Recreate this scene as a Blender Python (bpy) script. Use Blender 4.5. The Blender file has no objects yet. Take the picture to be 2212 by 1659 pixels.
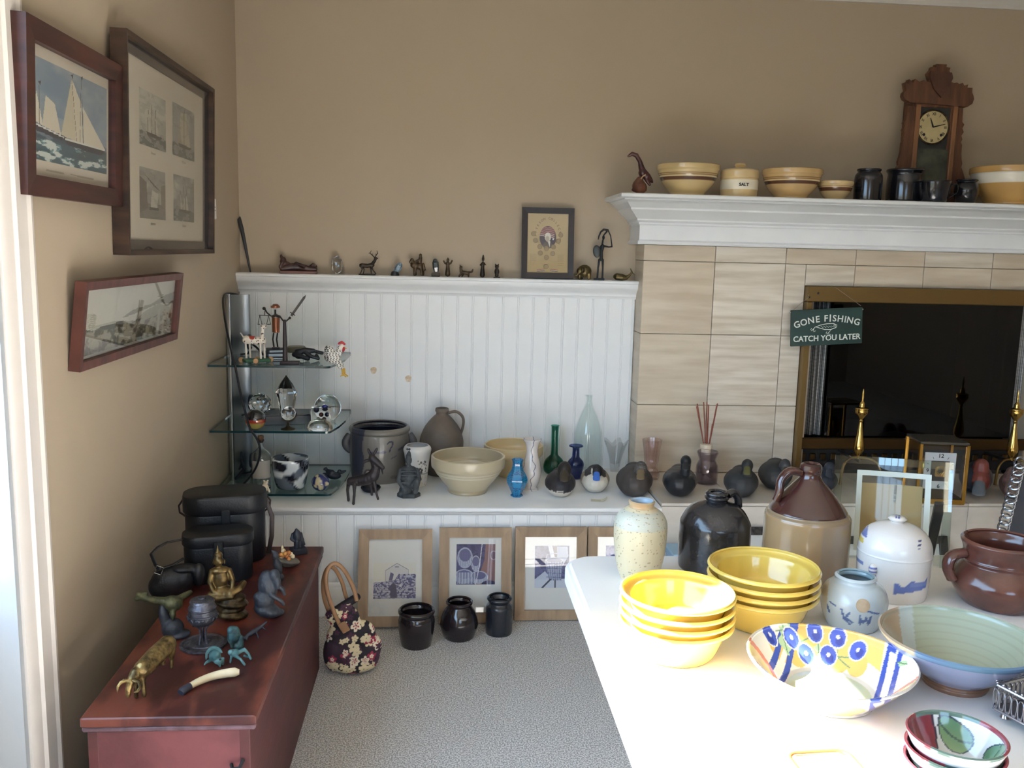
import bpy, bmesh, math, random
import numpy as np
from mathutils import Vector, Matrix, noise as mnoise

random.seed(7); np.random.seed(7)
PI = math.pi
scene = bpy.context.scene
COL = scene.collection

# ------------------------------------------------------------------ camera
IW, IH, FPX = 2212, 1659, 1913.8
CAM = Vector((0.851, -3.841, 1.382))
YAW, PITCH, ROLL = 0.0803, 0.1503, 0.0243
_f = Vector((math.sin(YAW)*math.cos(PITCH), math.cos(YAW)*math.cos(PITCH), -math.sin(PITCH)))
_r0 = Vector((math.cos(YAW), -math.sin(YAW), 0)); _u0 = _r0.cross(_f)
_r = math.cos(ROLL)*_r0 + math.sin(ROLL)*_u0
_u = -math.sin(ROLL)*_r0 + math.cos(ROLL)*_u0
cd = bpy.data.cameras.new('camera'); cam = bpy.data.objects.new('camera', cd); COL.objects.link(cam)
cd.sensor_fit = 'HORIZONTAL'; cd.sensor_width = 36.0; cd.lens = FPX/IW*36.0
cd.clip_start = 0.05; cd.clip_end = 200
cam.matrix_world = Matrix(((_r.x,_u.x,-_f.x,CAM.x),(_r.y,_u.y,-_f.y,CAM.y),(_r.z,_u.z,-_f.z,CAM.z),(0,0,0,1)))
scene.camera = cam

# ------------------------------------------------------------------ light
scene.view_settings.view_transform = 'Standard'; scene.view_settings.look = 'None'
scene.view_settings.gamma = 1.0; scene.view_settings.use_curve_mapping = False
scene.view_settings.exposure = 0.66
world = bpy.data.worlds.new('world'); scene.world = world; world.use_nodes = True
bg = world.node_tree.nodes['Background']
bg.inputs['Strength'].default_value = 5.6
_wn, _wl = world.node_tree.nodes, world.node_tree.links          # open sky above, sunlit ground below the horizon
_tc = _wn.new('ShaderNodeTexCoord'); _sx = _wn.new('ShaderNodeSeparateXYZ'); _cr = _wn.new('ShaderNodeValToRGB')
_wl.new(_tc.outputs['Generated'], _sx.inputs[0]); _wl.new(_sx.outputs['Z'], _cr.inputs[0]); _wl.new(_cr.outputs[0], bg.inputs['Color'])
_cr.color_ramp.elements[0].position = 0.0; _cr.color_ramp.elements[0].color = (0.20, 0.21, 0.18, 1)
_cr.color_ramp.elements[1].position = 0.03; _cr.color_ramp.elements[1].color = (0.46, 0.70, 1.0, 1)
sl = bpy.data.lights.new('sun', 'SUN'); sl.energy = 66.0; sl.angle = math.radians(0.6); sl.color = (1.0, 0.965, 0.92)
sun = bpy.data.objects.new('sun', sl); COL.objects.link(sun)
_sd = Vector((1.0, -0.276, -0.81))
sun.rotation_euler = _sd.to_track_quat('-Z', 'Y').to_euler()
sun.location = (-6, 0, 6)
def portal(name, loc, size, direction):
    a = bpy.data.lights.new(name, 'AREA'); a.shape = 'RECTANGLE'; a.size = size[0]; a.size_y = size[1]
    a.cycles.is_portal = True
    o = bpy.data.objects.new(name, a); COL.objects.link(o); o.location = loc
    o.rotation_euler = Vector(direction).to_track_quat('-Z', 'Z').to_euler()
DOOR_Y0, DOOR_Y1, DOOR_H = -4.55, -2.05, 2.05          # glazed opening in the left wall
WX0, WX1, WZ0, WZ1, REAR_Y = 0.9, 2.1, 0.9, 2.0, -6.0 # window in the rear wall
portal('door_portal', (-0.16, (DOOR_Y0+DOOR_Y1)/2, (DOOR_H+.68)/2), (DOOR_Y1-DOOR_Y0, DOOR_H-.68), (1,0,0))
portal('window_portal', ((WX0+WX1)/2, REAR_Y-0.02, (WZ0+WZ1)/2), (WX1-WX0, WZ1-WZ0), (0,1,0))
try:
    scene.cycles.use_denoising = True
    scene.cycles.max_bounces = 14; scene.cycles.diffuse_bounces = 5; scene.cycles.glossy_bounces = 4
    scene.cycles.transmission_bounces = 10; scene.cycles.transparent_max_bounces = 16
    scene.cycles.caustics_reflective = False; scene.cycles.caustics_refractive = False
    scene.cycles.sample_clamp_indirect = 8.0
except Exception: pass

# ------------------------------------------------------------------ pixel <-> place
def ray(u, v): return _f + _r*((u-IW/2)/FPX) - _u*((v-IH/2)/FPX)
def onZ(u, v, z): d = ray(u, v); return CAM + d*((z-CAM.z)/d.z)
def onY(u, v, y): d = ray(u, v); return CAM + d*((y-CAM.y)/d.y)
def onX(u, v, x): d = ray(u, v); return CAM + d*((x-CAM.x)/d.x)
def mpp(P): return (Vector(P)-CAM).dot(_f)/FPX
def hgt(P, v):
    d = Vector(P)-CAM; k = (IH/2-v)/FPX
    return (k*d.dot(_f)-d.dot(_u))/(_u.z-k*_f.z)
def pv(P): d = Vector(P)-CAM; return IH/2-FPX*d.dot(_u)/d.dot(_f)
def face(P): d = Vector(P)-CAM; return -math.atan2(d.x, d.y)
def spot(u, v, z, r=0.0):
    """where a thing of base radius r stands when its front edge is seen at (u, v)"""
    P = onZ(u, v, z); d = P-CAM; d.z = 0; d.normalize(); P = P+d*r; P.z = z
    return P

# ------------------------------------------------------------------ materials
def lin(c):
    if isinstance(c, str): c = tuple(int(c[i:i+2], 16) for i in (0, 2, 4))
    c = np.asarray(c, float)/255.0
    return np.where(c <= .04045, c/12.92, ((c+.055)/1.055)**2.4)
MATS = {}
def mat(name, color=(200,200,200), rough=.5, metal=0, noise=None, color2=None, bump=None, trans=0, ior=1.5, coat=0, spec=.5, stretch=None, alpha=1):
    """noise=(scale, contrast 0-1), color2 the second colour, bump=(scale, strength)"""
    if name in MATS: return MATS[name]
    m = bpy.data.materials.new(name); m.use_nodes = True; nt = m.node_tree; N = nt.nodes; L = nt.links
    b = N['Principled BSDF']; c = lin(color)
    b.inputs['Base Color'].default_value = (*c, 1); b.inputs['Roughness'].default_value = rough
    b.inputs['Metallic'].default_value = metal; b.inputs['IOR'].default_value = ior
    b.inputs['Transmission Weight'].default_value = trans; b.inputs['Coat Weight'].default_value = coat
    b.inputs['Coat Roughness'].default_value = .08; b.inputs['Specular IOR Level'].default_value = spec
    tc = N.new('ShaderNodeTexCoord'); vec = tc.outputs['Object']
    if stretch:
        mp = N.new('ShaderNodeMapping'); mp.inputs['Scale'].default_value = stretch
        oi = N.new('ShaderNodeObjectInfo'); ml = N.new('ShaderNodeMath'); ml.operation = 'MULTIPLY'; ml.inputs[1].default_value = 37.0
        L.new(oi.outputs['Random'], ml.inputs[0]); va = N.new('ShaderNodeVectorMath'); va.operation = 'ADD'
        L.new(vec, mp.inputs['Vector']); L.new(mp.outputs[0], va.inputs[0]); L.new(ml.outputs[0], va.inputs[1]); vec = va.outputs[0]
    if noise:
        t = N.new('ShaderNodeTexNoise'); t.inputs['Scale'].default_value = noise[0]; t.inputs['Detail'].default_value = 6
        r = N.new('ShaderNodeValToRGB'); k = noise[1]; L.new(vec, t.inputs['Vector']); L.new(t.outputs['Fac'], r.inputs['Fac'])
        r.color_ramp.elements[0].position = .5-.28*(1.05-k); r.color_ramp.elements[1].position = .5+.28*(1.05-k)
        c2 = lin(color2) if color2 is not None else c*.7
        r.color_ramp.elements[0].color = (*c2, 1); r.color_ramp.elements[1].color = (*c, 1)
        L.new(r.outputs['Color'], b.inputs['Base Color'])
    if bump:
        t2 = N.new('ShaderNodeTexNoise'); t2.inputs['Scale'].default_value = bump[0]; t2.inputs['Detail'].default_value = 4
        bn = N.new('ShaderNodeBump'); bn.inputs['Strength'].default_value = bump[1]; bn.inputs['Distance'].default_value = .004
        L.new(vec, t2.inputs['Vector']); L.new(t2.outputs['Fac'], bn.inputs['Height']); L.new(bn.outputs[0], b.inputs['Normal'])
    MATS[name] = m; return m
def painted(name, rough=.5, coat=0, metal=0, bump=None, spec=.5):
    """a material whose colour is the print stored on the mesh"""
    if name in MATS: return MATS[name]
    m = mat(name, rough=rough, coat=coat, metal=metal, bump=bump, spec=spec); nt = m.node_tree
    a = nt.nodes.new('ShaderNodeAttribute'); a.attribute_name = 'Col'
    nt.links.new(a.outputs['Color'], nt.nodes['Principled BSDF'].inputs['Base Color'])
    return m
def pane_mat(name, tint=(235,245,242), rough=.0, refl=1.0):
    """thin clear glass: lets light straight through, mirrors at grazing angles"""
    if name in MATS: return MATS[name]
    m = bpy.data.materials.new(name); m.use_nodes = True; nt = m.node_tree; N = nt.nodes; L = nt.links
    N.remove(N['Principled BSDF']); o = N['Material Output']
    t = N.new('ShaderNodeBsdfTransparent'); t.inputs['Color'].default_value = (*lin(tint), 1)
    g = N.new('ShaderNodeBsdfGlossy'); g.inputs['Roughness'].default_value = rough
    lw = N.new('ShaderNodeLayerWeight'); lw.inputs['Blend'].default_value = .5
    pw = N.new('ShaderNodeMath'); pw.operation = 'POWER'; pw.inputs[1].default_value = 5.0; L.new(lw.outputs['Facing'], pw.inputs[0])
    ma = N.new('ShaderNodeMath'); ma.operation = 'MULTIPLY_ADD'; ma.inputs[1].default_value = .93*refl; ma.inputs[2].default_value = .045*refl; L.new(pw.outputs[0], ma.inputs[0])
    x = N.new('ShaderNodeMixShader'); L.new(ma.outputs[0], x.inputs[0])
    L.new(t.outputs[0], x.inputs[1]); L.new(g.outputs[0], x.inputs[2]); L.new(x.outputs[0], o.inputs['Surface'])
    MATS[name] = m; return m

# ------------------------------------------------------------------ mesh building
class MB:
    def __init__(s): s.v = []; s.f = []
    def add(s, vs, fs):
        o = len(s.v); s.v += [tuple(p) for p in vs]; s.f += [tuple(i+o for i in f) for f in fs]; return s
    def box(s, c, size, bev=0.0, rot=None, seg=1):
        bm = bmesh.new(); bmesh.ops.create_cube(bm, size=1.0)
        for v in bm.verts: v.co = Vector((v.co.x*size[0], v.co.y*size[1], v.co.z*size[2]))
        if bev: bmesh.ops.bevel(bm, geom=list(bm.edges), offset=bev, segments=seg, affect='EDGES', profile=.7)
        R = rot.to_matrix() if hasattr(rot, 'to_matrix') else (rot or Matrix.Identity(3))
        bm.verts.index_update()
        s.add([R @ v.co + Vector(c) for v in bm.verts], [[v.index for v in f.verts] for f in bm.faces]); bm.free(); return s
    def lathe(s, prof, seg=40, c=(0,0,0), cap=True, M=None, sx=1, sy=1):
        n = len(prof); vs = []
        for r, z in prof:
            for k in range(seg):
                a = 2*PI*k/seg; p = Vector((r*sx*math.cos(a)+c[0], r*sy*math.sin(a)+c[1], z+c[2]))
                vs.append(M @ p if M else p)
        fs = [(i*seg+k, i*seg+(k+1) % seg, (i+1)*seg+(k+1) % seg, (i+1)*seg+k) for i in range(n-1) for k in range(seg)]
        if cap:
            fs.append(tuple(range(seg))[::-1]); fs.append(tuple((n-1)*seg+k for k in range(seg)))
        return s.add(vs, fs)
    def tube(s, pts, r, seg=10, cap=True, flat=1.0, closed=False):
        pts = [Vector(p) for p in pts]; n = len(pts); rs = r if hasattr(r, '__len__') else [r]*n
        vs = []; up = None
        for i, p in enumerate(pts):
            if closed: t = pts[(i+1) % n]-pts[i-1]
            else: t = pts[min(i+1, n-1)]-pts[max(i-1, 0)]
            t = t.normalized() if t.length > 1e-9 else Vector((0,0,1))
            if up is None:
                up = Vector((0,0,1)) if abs(t.z) < .9 else Vector((0,1,0))
            a = t.cross(up)
            if a.length < 1e-6: a = t.cross(Vector((1,0,0)))
            a.normalize(); b = a.cross(t).normalized(); up = b
            for k in range(seg):
                w = 2*PI*k/seg; vs.append(p + a*(rs[i]*math.cos(w)) + b*(rs[i]*flat*math.sin(w)))
        m = n if closed else n-1
        fs = [(i*seg+k, i*seg+(k+1) % seg, ((i+1) % n)*seg+(k+1) % seg, ((i+1) % n)*seg+k) for i in range(m) for k in range(seg)]
        if cap and not closed:
            fs.append(tuple(range(seg))[::-1]); fs.append(tuple((n-1)*seg+k for k in range(seg)))
        return s.add(vs, fs)
    def sphere(s, c, r, seg=16, rings=10, R=None):
        r = r if hasattr(r, '__len__') else (r, r, r); vs = []; fs = []
        for i in range(rings+1):
            t = PI*i/rings
            for k in range(seg):
                a = 2*PI*k/seg; p = Vector((r[0]*math.sin(t)*math.cos(a), r[1]*math.sin(t)*math.sin(a), r[2]*math.cos(t)))
                if R: p = R @ p
                vs.append(p+Vector(c))
        for i in range(rings):
            for k in range(seg):
                q = (i*seg+k, (i+1)*seg+k, (i+1)*seg+(k+1) % seg, i*seg+(k+1) % seg)
                fs.append(q)
        return s.add(vs, fs)
    def prism(s, outline, d0, d1, M=None):
        """outline [(x,z)] extruded along y from d0 to d1"""
        n = len(outline); vs = [Vector((x, d0, z)) for x, z in outline]+[Vector((x, d1, z)) for x, z in outline]
        if M: vs = [M @ v for v in vs]
        fs = [tuple(range(n)), tuple(range(2*n-1, n-1, -1))]+[(k, (k+1) % n+0, (k+1) % n+n, k+n)[::-1] for k in range(n)]
        return s.add(vs, fs)
    def extrude_x(s, prof, x0, x1):
        """prof [(y,z)] closed outline run along x"""
        n = len(prof); vs = [(x0, y, z) for y, z in prof]+[(x1, y, z) for y, z in prof]
        fs = [tuple(range(n)), tuple(range(2*n-1, n-1, -1))]+[(k, k+n, (k+1) % n+n, (k+1) % n) for k in range(n)]
        return s.add(vs, fs)
    def mesh(s, name, smooth=35):
        me = bpy.data.meshes.new(name); me.from_pydata([tuple(p) for p in s.v], [], s.f)
        bm = bmesh.new(); bm.from_mesh(me); bmesh.ops.remove_doubles(bm, verts=bm.verts, dist=1e-6)
        bmesh.ops.recalc_face_normals(bm, faces=bm.faces); bm.to_mesh(me); bm.free(); me.update()
        if smooth:
            me.polygons.foreach_set('use_smooth', [True]*len(me.polygons))
            try: me.set_sharp_from_angle(angle=math.radians(smooth))
            except Exception: pass
        return me
    def build(s, name, m, parent=None, smooth=35, loc=None, rot=None):
        me = s.mesh(name, smooth)
        if m: me.materials.append(m)
        return link(name, me, parent, loc, rot)
def link(name, me, parent=None, loc=None, rot=None):
    o = bpy.data.objects.new(name, me); COL.objects.link(o)
    if parent: o.parent = parent
    if loc is not None: o.location = loc
    if rot is not None: o.rotation_euler = rot
    return o
def tag(o, label, cat, group=None):
    o['label'] = label; o['category'] = cat
    if group: o['group'] = group
    return o
def thing(name, label, cat, loc=(0,0,0), rz=0.0, group=None):
    o = bpy.data.objects.new(name, None); COL.objects.link(o); o.empty_display_size = .05
    o.location = loc; o.rotation_euler = (0, 0, rz); return tag(o, label, cat, group)
def struct(o): o['kind'] = 'structure'; return o
def copy_thing(root, loc, rz, label, group=None):
    c = root.copy(); COL.objects.link(c); c.location = loc; c.rotation_euler = (0, 0, rz); c['label'] = label
    if group: c['group'] = group
    for ch in list(root.children):
        d = ch.copy(); COL.objects.link(d); d.parent = c
        for g in list(ch.children):
            e = g.copy(); COL.objects.link(e); e.parent = d
    return c
TEXTS = {}
def text(name, body, size, m, parent, loc, rot=(PI/2,0,0), bold=0.0, ext=.0004, align='CENTER', sx=1):
    cu = bpy.data.curves.new(name, 'FONT'); cu.body = body; cu.size = size; cu.align_x = align; cu.align_y = 'CENTER'
    cu.extrude = ext; cu.offset = bold; cu.resolution_u = 3; cu.materials.append(m)
    key = (body, size, bold, ext, align, m.name)
    if key not in TEXTS:
        t = bpy.data.objects.new('tmp', cu); COL.objects.link(t)
        me = bpy.data.meshes.new_from_object(t.evaluated_get(bpy.context.evaluated_depsgraph_get())); bpy.data.objects.remove(t)
        me.name = name; TEXTS[key] = me
    bpy.data.curves.remove(cu)
    o = link(name, TEXTS[key], parent, loc, rot); o.scale = (sx, 1, 1); return o

# ------------------------------------------------------------------ organic shapes: overlapping volumes grown into one skin
def blob(name, prims, voxel, m, parent=None, smooth_it=4, loc=None):
    """prims in metres: ('e', c, r, R) ellipsoid, ('c', [(p, r), ...]) tapered limb"""
    b = MB()
    for p in prims:
        if p[0] == 'e': b.sphere(p[1], p[2], 14, 9, p[3] if len(p) > 3 else None)
        else:
            ch = p[1]
            for (p0, r0), (p1, r1) in zip(ch, ch[1:]):
                p0 = Vector(p0); p1 = Vector(p1); n = max(1, int((p1-p0).length/max(.45*min(r0, r1), voxel*.8)))
                n = min(n, 24)
                for k in range(n+1):
                    t = k/n; b.sphere(p0.lerp(p1, t), max(r0+(r1-r0)*t, voxel*.75), 10, 6)
    me = bpy.data.meshes.new('tmp'); me.from_pydata(b.v, [], b.f); t = bpy.data.objects.new('tmp', me); COL.objects.link(t)
    rm = t.modifiers.new('r', 'REMESH'); rm.mode = 'VOXEL'; rm.voxel_size = voxel; rm.adaptivity = 0
    sm = t.modifiers.new('s', 'SMOOTH'); sm.factor = .5; sm.iterations = smooth_it
    dg = bpy.context.evaluated_depsgraph_get(); out = bpy.data.meshes.new_from_object(t.evaluated_get(dg))
    bpy.data.objects.remove(t); bpy.data.meshes.remove(me)
    out.name = name; out.materials.clear(); out.materials.append(m)
    out.polygons.foreach_set('use_smooth', [True]*len(out.polygons)); out.update()
    return link(name, out, parent, loc)
STANDING = []
class PX:
    """pixel-scaled workbench for a thing standing at P whose base is seen at (u0, v0)"""
    def __init__(s, P, u0, v0):
        s.P = Vector(P); s.u0 = u0; s.v0 = v0; s.m = mpp(P); s.mz = hgt(P, pv(P)-10)/10; s.rz = face(P)
    def p(s, u, v, d=0): return Vector(((u-s.u0)*s.m, d*s.m, (s.v0-v)*s.mz))
    def e(s, u, v, ru, rv, rd=None, d=0, rot=0, tilt=0):
        rd = ru if rd is None else rd
        R = Matrix.Rotation(-math.radians(rot), 3, 'Y') @ Matrix.Rotation(math.radians(tilt), 3, 'X')
        return ('e', s.p(u, v, d), (ru*s.m, rd*s.m, rv*s.mz), R)
    def c(s, *pts): return ('c', [(s.p(u, v, d), r*s.m) for u, v, d, r in pts])
    def thing(s, name, label, cat, group=None):
        t = thing(name, label, cat, s.P, s.rz, group); STANDING.append(t); return t

# ------------------------------------------------------------------ prints: colour drawn on a fine mesh
class Pic:
    def __init__(s, nx, ny, base=(255,255,255)):
        s.nx, s.ny = nx, ny; y, x = np.mgrid[0:ny, 0:nx]; s.U = (x+.5)/nx; s.V = (y+.5)/ny   # V up
        s.C = np.empty((ny, nx, 3)); s.C[:] = base; s.asp = nx/ny
    def fill(s, mask, c, a=1.0):
        k = (mask*a)[..., None] if mask.dtype != bool else (mask[..., None]*a)
        s.C = s.C*(1-k)+np.asarray(c, float)*k; return s
    def inside(s, pts):
        m = np.zeros(s.U.shape, bool); n = len(pts)
        for i in range(n):
            x0, y0 = pts[i]; x1, y1 = pts[(i+1) % n]
            if y0 == y1: continue
            c = ((y0 > s.V) != (y1 > s.V)) & (s.U < (x1-x0)*(s.V-y0)/(y1-y0)+x0); m ^= c
        return m
    def poly(s, pts, c, a=1.0): return s.fill(s.inside(pts), c, a)
    def rect(s, x0, y0, x1, y1, c, a=1.0): return s.fill((s.U > x0) & (s.U < x1) & (s.V > y0) & (s.V < y1), c, a)
    def ell(s, x, y, rx, ry, c, a=1.0): return s.fill(((s.U-x)/rx)**2+((s.V-y)/ry)**2 < 1, c, a)
    def line(s, pts, w, c, a=1.0):
        m = np.zeros(s.U.shape, bool)
        for (x0, y0), (x1, y1) in zip(pts, pts[1:]):
            ax, ay = (s.U-x0)*s.asp, s.V-y0; bx, by = (x1-x0)*s.asp, y1-y0; L = bx*bx+by*by+1e-12
            t = np.clip((ax*bx+ay*by)/L, 0, 1); m |= (ax-t*bx)**2+(ay-t*by)**2 < w*w/4
        return s.fill(m, c, a)
    def noise(s, fx, fy, seed=0, oct=4):
        r = np.random.RandomState(seed); o = np.zeros(s.U.shape); amp = 1.0; tot = 0
        for k in range(oct):
            gx, gy = max(2, int(fx*2**k)), max(2, int(fy*2**k)); g = r.rand(gy+2, gx+2)
            x = s.U*gx; y = s.V*gy; i = x.astype(int); j = y.astype(int); fx_, fy_ = x-i, y-j
            fx_ = fx_*fx_*(3-2*fx_); fy_ = fy_*fy_*(3-2*fy_)
            o += amp*((g[j,i]*(1-fx_)+g[j,i+1]*fx_)*(1-fy_)+(g[j+1,i]*(1-fx_)+g[j+1,i+1]*fx_)*fy_); tot += amp; amp *= .5
        return o/tot
    def sheet(s, name, w, h, m, parent, loc=None, rot=None, bend=None):
        """a flat sheet w x h in the xz plane facing -y, centred; bend(x)->y"""
        nx, ny = s.nx, s.ny
        X = np.linspace(-w/2, w/2, nx+1); Z = np.linspace(-h/2, h/2, ny+1); xx, zz = np.meshgrid(X, Z)
        yy = np.zeros_like(xx) if bend is None else bend(xx)
        vs = np.stack([xx.ravel(), yy.ravel(), zz.ravel()], 1)
        i, j = np.meshgrid(np.arange(nx), np.arange(ny)); a = (j*(nx+1)+i).ravel()
        fs = np.stack([a, a+1, a+nx+2, a+nx+1], 1)
        me = bpy.data.meshes.new(name); me.from_pydata(vs.tolist(), [], fs.tolist())
        at = me.color_attributes.new('Col', 'FLOAT_COLOR', 'CORNER')
        c = np.repeat(lin(np.clip(s.C, 0, 255)).reshape(-1, 3), 4, 0); c = np.concatenate([c, np.ones((len(c), 1))], 1)
        at.data.foreach_set('color', c.astype(np.float32).ravel()); me.materials.append(m); me.update()
        return link(name, me, parent, loc, rot)
def paint(o, fn, m=None):
    """colour a mesh by its own local coordinates: fn(x, y, z) -> (n,3) 0-255"""
    me = o.data; n = len(me.vertices); co = np.empty(n*3); me.vertices.foreach_get('co', co); co = co.reshape(-1, 3)
    c = np.asarray(fn(co[:,0], co[:,1], co[:,2]), float)
    c = np.concatenate([lin(np.clip(c, 0, 255)), np.ones((n, 1))], 1).astype(np.float32)
    a = me.color_attributes.new('Col', 'FLOAT_COLOR', 'POINT'); a.data.foreach_set('color', c.ravel())
    if m: me.materials.clear(); me.materials.append(m)
    return o
def nz(x, y, z, s, seed=0):
    """cheap smooth noise 0-1 for painting"""
    r = np.random.RandomState(seed); o = 0
    for k in range(7):
        d = r.randn(3); d /= np.linalg.norm(d); f = s*(.6+1.6*r.rand()); o = o+np.sin((x*d[0]+y*d[1]+z*d[2])*f+r.rand()*6.28)
    return np.clip(.5+o/7, 0, 1)
def mixc(a, b, t): t = np.asarray(t)[:, None]; return np.asarray(a, float)*(1-t)+np.asarray(b, float)*t

# ------------------------------------------------------------------ thrown pots
def prof_interp(prof, n=5):
    """Catmull-Rom through (r, t)"""
    out = []; P = [prof[0]]+list(prof)+[prof[-1]]
    for i in range(1, len(P)-2):
        p0, p1, p2, p3 = [np.array(P[i+k], float) for k in (-1, 0, 1, 2)]
        for k in range(n):
            t = k/n; q = .5*((2*p1)+(-p0+p2)*t+(2*p0-5*p1+4*p2-p3)*t*t+(-p0+3*p1-3*p2+p3)*t**3); out.append((max(q[0], 1e-4), q[1]))
    out.append(tuple(prof[-1])); return out
def vessel(prof, thick, open_=True, seg=48, floor=None, n=4, smooth=True):
    """prof [(r,z)] in metres, outside from base to lip; adds the inside when open"""
    p = prof_interp(prof, n) if smooth else list(prof)
    h = max(z for r, z in p); b = MB()
    if not open_:
        return b.lathe([(1e-4, p[0][1])]+p+[(1e-4, p[-1][1])], seg, cap=False)
    fl = floor if floor is not None else p[0][1]+thick*1.3
    inn = [(max(r-thick, 1e-4), z) for r, z in p if z > fl]
    if inn: inn[-1] = (max(p[-1][0]-thick, 1e-4), p[-1][1])
    lip = (p[-1][0]-thick/2, p[-1][1]+thick*.35)
    inn = inn[::-1]
    full = [(1e-4, p[0][1])]+p+[lip]+inn+[(max(inn[-1][0]*.9, 1e-4), fl), (1e-4, fl)]
    return b.lathe(full, seg, cap=False)
def pot(name, label, cat, u, vb, z, vt, prof, m, thick=.006, open_=True, group=None, P=None, seg=48, parent=None, n=4, smooth=True, floor=None, turn=None):
    """prof [(radius px, fraction of height)]; vb front of the base, vt centre of the lip"""
    if P is None:
        P0 = onZ(u, vb, z); P = spot(u, vb, z, prof[0][0]*mpp(P0))
    k = mpp(P); h = hgt(P, vt)
    o = vessel([(r*k, t*h) for r, t in prof], thick, open_, seg, None, n, smooth).build(name, m, None, 40)
    o.location = P; o.rotation_euler = (0, 0, face(P) if turn is None else turn)
    if label: tag(o, label, cat, group)
    o['_k'] = k; o['_h'] = h; del o['_k'], o['_h']
    return o, P, k, h
# ================================================================== materials of the room
WHITE = mat('white_paint', (238,240,240), .42, noise=(6,.15), color2=(230,231,230))
TRIMW = mat('trim_paint', (216,210,204), .4)
BEIGE = mat('beige_wall_paint', (178,163,142), .75, noise=(1.2,.1), color2=(173,158,137), bump=(260,.05))
CEILM = mat('ceiling_paint', (206,202,195), .8)
CARPET = mat('carpet', (226,224,221), .95, noise=(230,.8), color2=(158,156,154), bump=(240,.9), spec=.1)
TRAV = mat('travertine', (208,195,174), .42, noise=(3.2,.4), color2=(188,172,149), stretch=(1.2,1.2,9), bump=(30,.06))
TRAV2 = mat('travertine_pale', (220,210,194), .42, noise=(3.4,.5), color2=(192,179,159), stretch=(1.0,1.0,11), bump=(30,.06))
TRAV3 = mat('travertine_hearth', (210,202,190), .45, noise=(4,.3), color2=(192,183,170), stretch=(2,2,4))
GROUT = mat('grout', (176,160,138), .8)
BRASS = mat('antique_brass', (140,116,76), .42, 1)
BRASSD = mat('dark_brass', (84,66,42), .5, 1)
GOLD = mat('polished_brass', (206,168,92), .18, 1)
BLACKM = mat('black_metal', (20,20,22), .55)
CHROME = mat('chrome', (205,208,210), .14, 1)
STEEL = mat('brushed_steel', (150,156,160), .38, 1)
SOOT = mat('soot', (26,26,28), .9, noise=(9,.4), color2=(12,12,13))

# ================================================================== shell
b = MB(); b.box((2.5, -3.0, -.05), (5.9, 6.3, .1)); struct(b.build('floor', CARPET, smooth=0))
b = MB(); b.box((2.5, -3.0, 2.58), (5.9, 6.3, .1)); struct(b.build('ceiling', CEILM, smooth=0))
b = MB()
for x0, x1, z0, z1 in ((-.15, 2.42, 0, 2.53), (3.47, 5.4, 0, 2.53), (2.42, 3.47, 1.22, 2.53), (2.42, 3.47, 0, .43)):
    b.box(((x0+x1)/2, .06, (z0+z1)/2), (x1-x0, .12, z1-z0))
struct(b.build('wall_back', BEIGE, smooth=0))
b = MB()
b.box((-.075, DOOR_Y1/2, 1.265), (.15, -DOOR_Y1, 2.53)); b.box((-.075, (DOOR_Y0+DOOR_Y1)/2, (DOOR_H+2.53)/2), (.15, DOOR_Y1-DOOR_Y0, 2.53-DOOR_H))
b.box((-.075, (DOOR_Y0-6.15)/2, 1.265), (.15, DOOR_Y0+6.15, 2.53)); struct(b.build('wall_left', BEIGE, smooth=0))
b = MB(); b.box((5.45, -3, 1.265), (.1, 6.3, 2.53)); struct(b.build('wall_right', BEIGE, smooth=0))
b = MB(); ry = REAR_Y-.06
for x0, x1, z0, z1 in ((-.15, WX0, 0, 2.53), (WX1, 5.4, 0, 2.53), (WX0, WX1, 0, WZ0), (WX0, WX1, WZ1, 2.53)):
    b.box(((x0+x1)/2, ry, (z0+z1)/2), (x1-x0, .12, z1-z0))
struct(b.build('wall_rear', BEIGE, smooth=0))
w = bpy.data.objects.new('window_1', None); COL.objects.link(w); struct(w); w['label'] = 'white framed window in the wall behind the viewer'
b = MB()
for x in np.linspace(WX0, WX1, 5): b.box((x, REAR_Y-.03, (WZ0+WZ1)/2), (.05 if x in (WX0, WX1) else .028, .05, WZ1-WZ0))
for z in np.linspace(WZ0, WZ1, 4): b.box(((WX0+WX1)/2, REAR_Y-.03, z), (WX1-WX0, .05, .03))
b.build('window_frame', WHITE, w, 0)
# crown moulding along the ceiling of the back wall
b = MB(); b.extrude_x([(0,2.455),(-.012,2.455),(-.016,2.468),(-.05,2.505),(-.06,2.512),(-.06,2.53),(0,2.53)], 0, 5.4); struct(b.build('trim_1', CEILM, smooth=0))
# door casing and reveal on the left wall
cs = bpy.data.objects.new('door_1', None); COL.objects.link(cs); struct(cs); cs['label'] = 'white moulded casing of the glazed door at the left'
def casing_prof(y0): # across the casing, from the wall side to the opening: (offset, stand-out)
    return [(0,0),(0,.022),(.012,.024),(.018,.018),(.03,.017),(.055,.016),(.06,.021),(.068,.021),(.072,.014),(.098,.011),(.106,.006),(.106,0)]
b = MB(); pr = casing_prof(0); n = len(pr); y0 = -1.944
vs = [(x, y0-o, 0) for o, x in pr]+[(x, y0-o, DOOR_H+.1) for o, x in pr]
b.add(vs, [tuple(range(n))[::-1], tuple(range(n, 2*n))]+[(k, k+n, (k+1) % n+n, (k+1) % n)[::-1] for k in range(n)]); b.build('casing', TRIMW, cs, 30)
b = MB(); b.box((.011, (DOOR_Y0-1.95)/2, DOOR_H+.06), (.022, -DOOR_Y0-1.95+2*-0+.0, .1)); b.build('head_casing', TRIMW, cs, 0)
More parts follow.
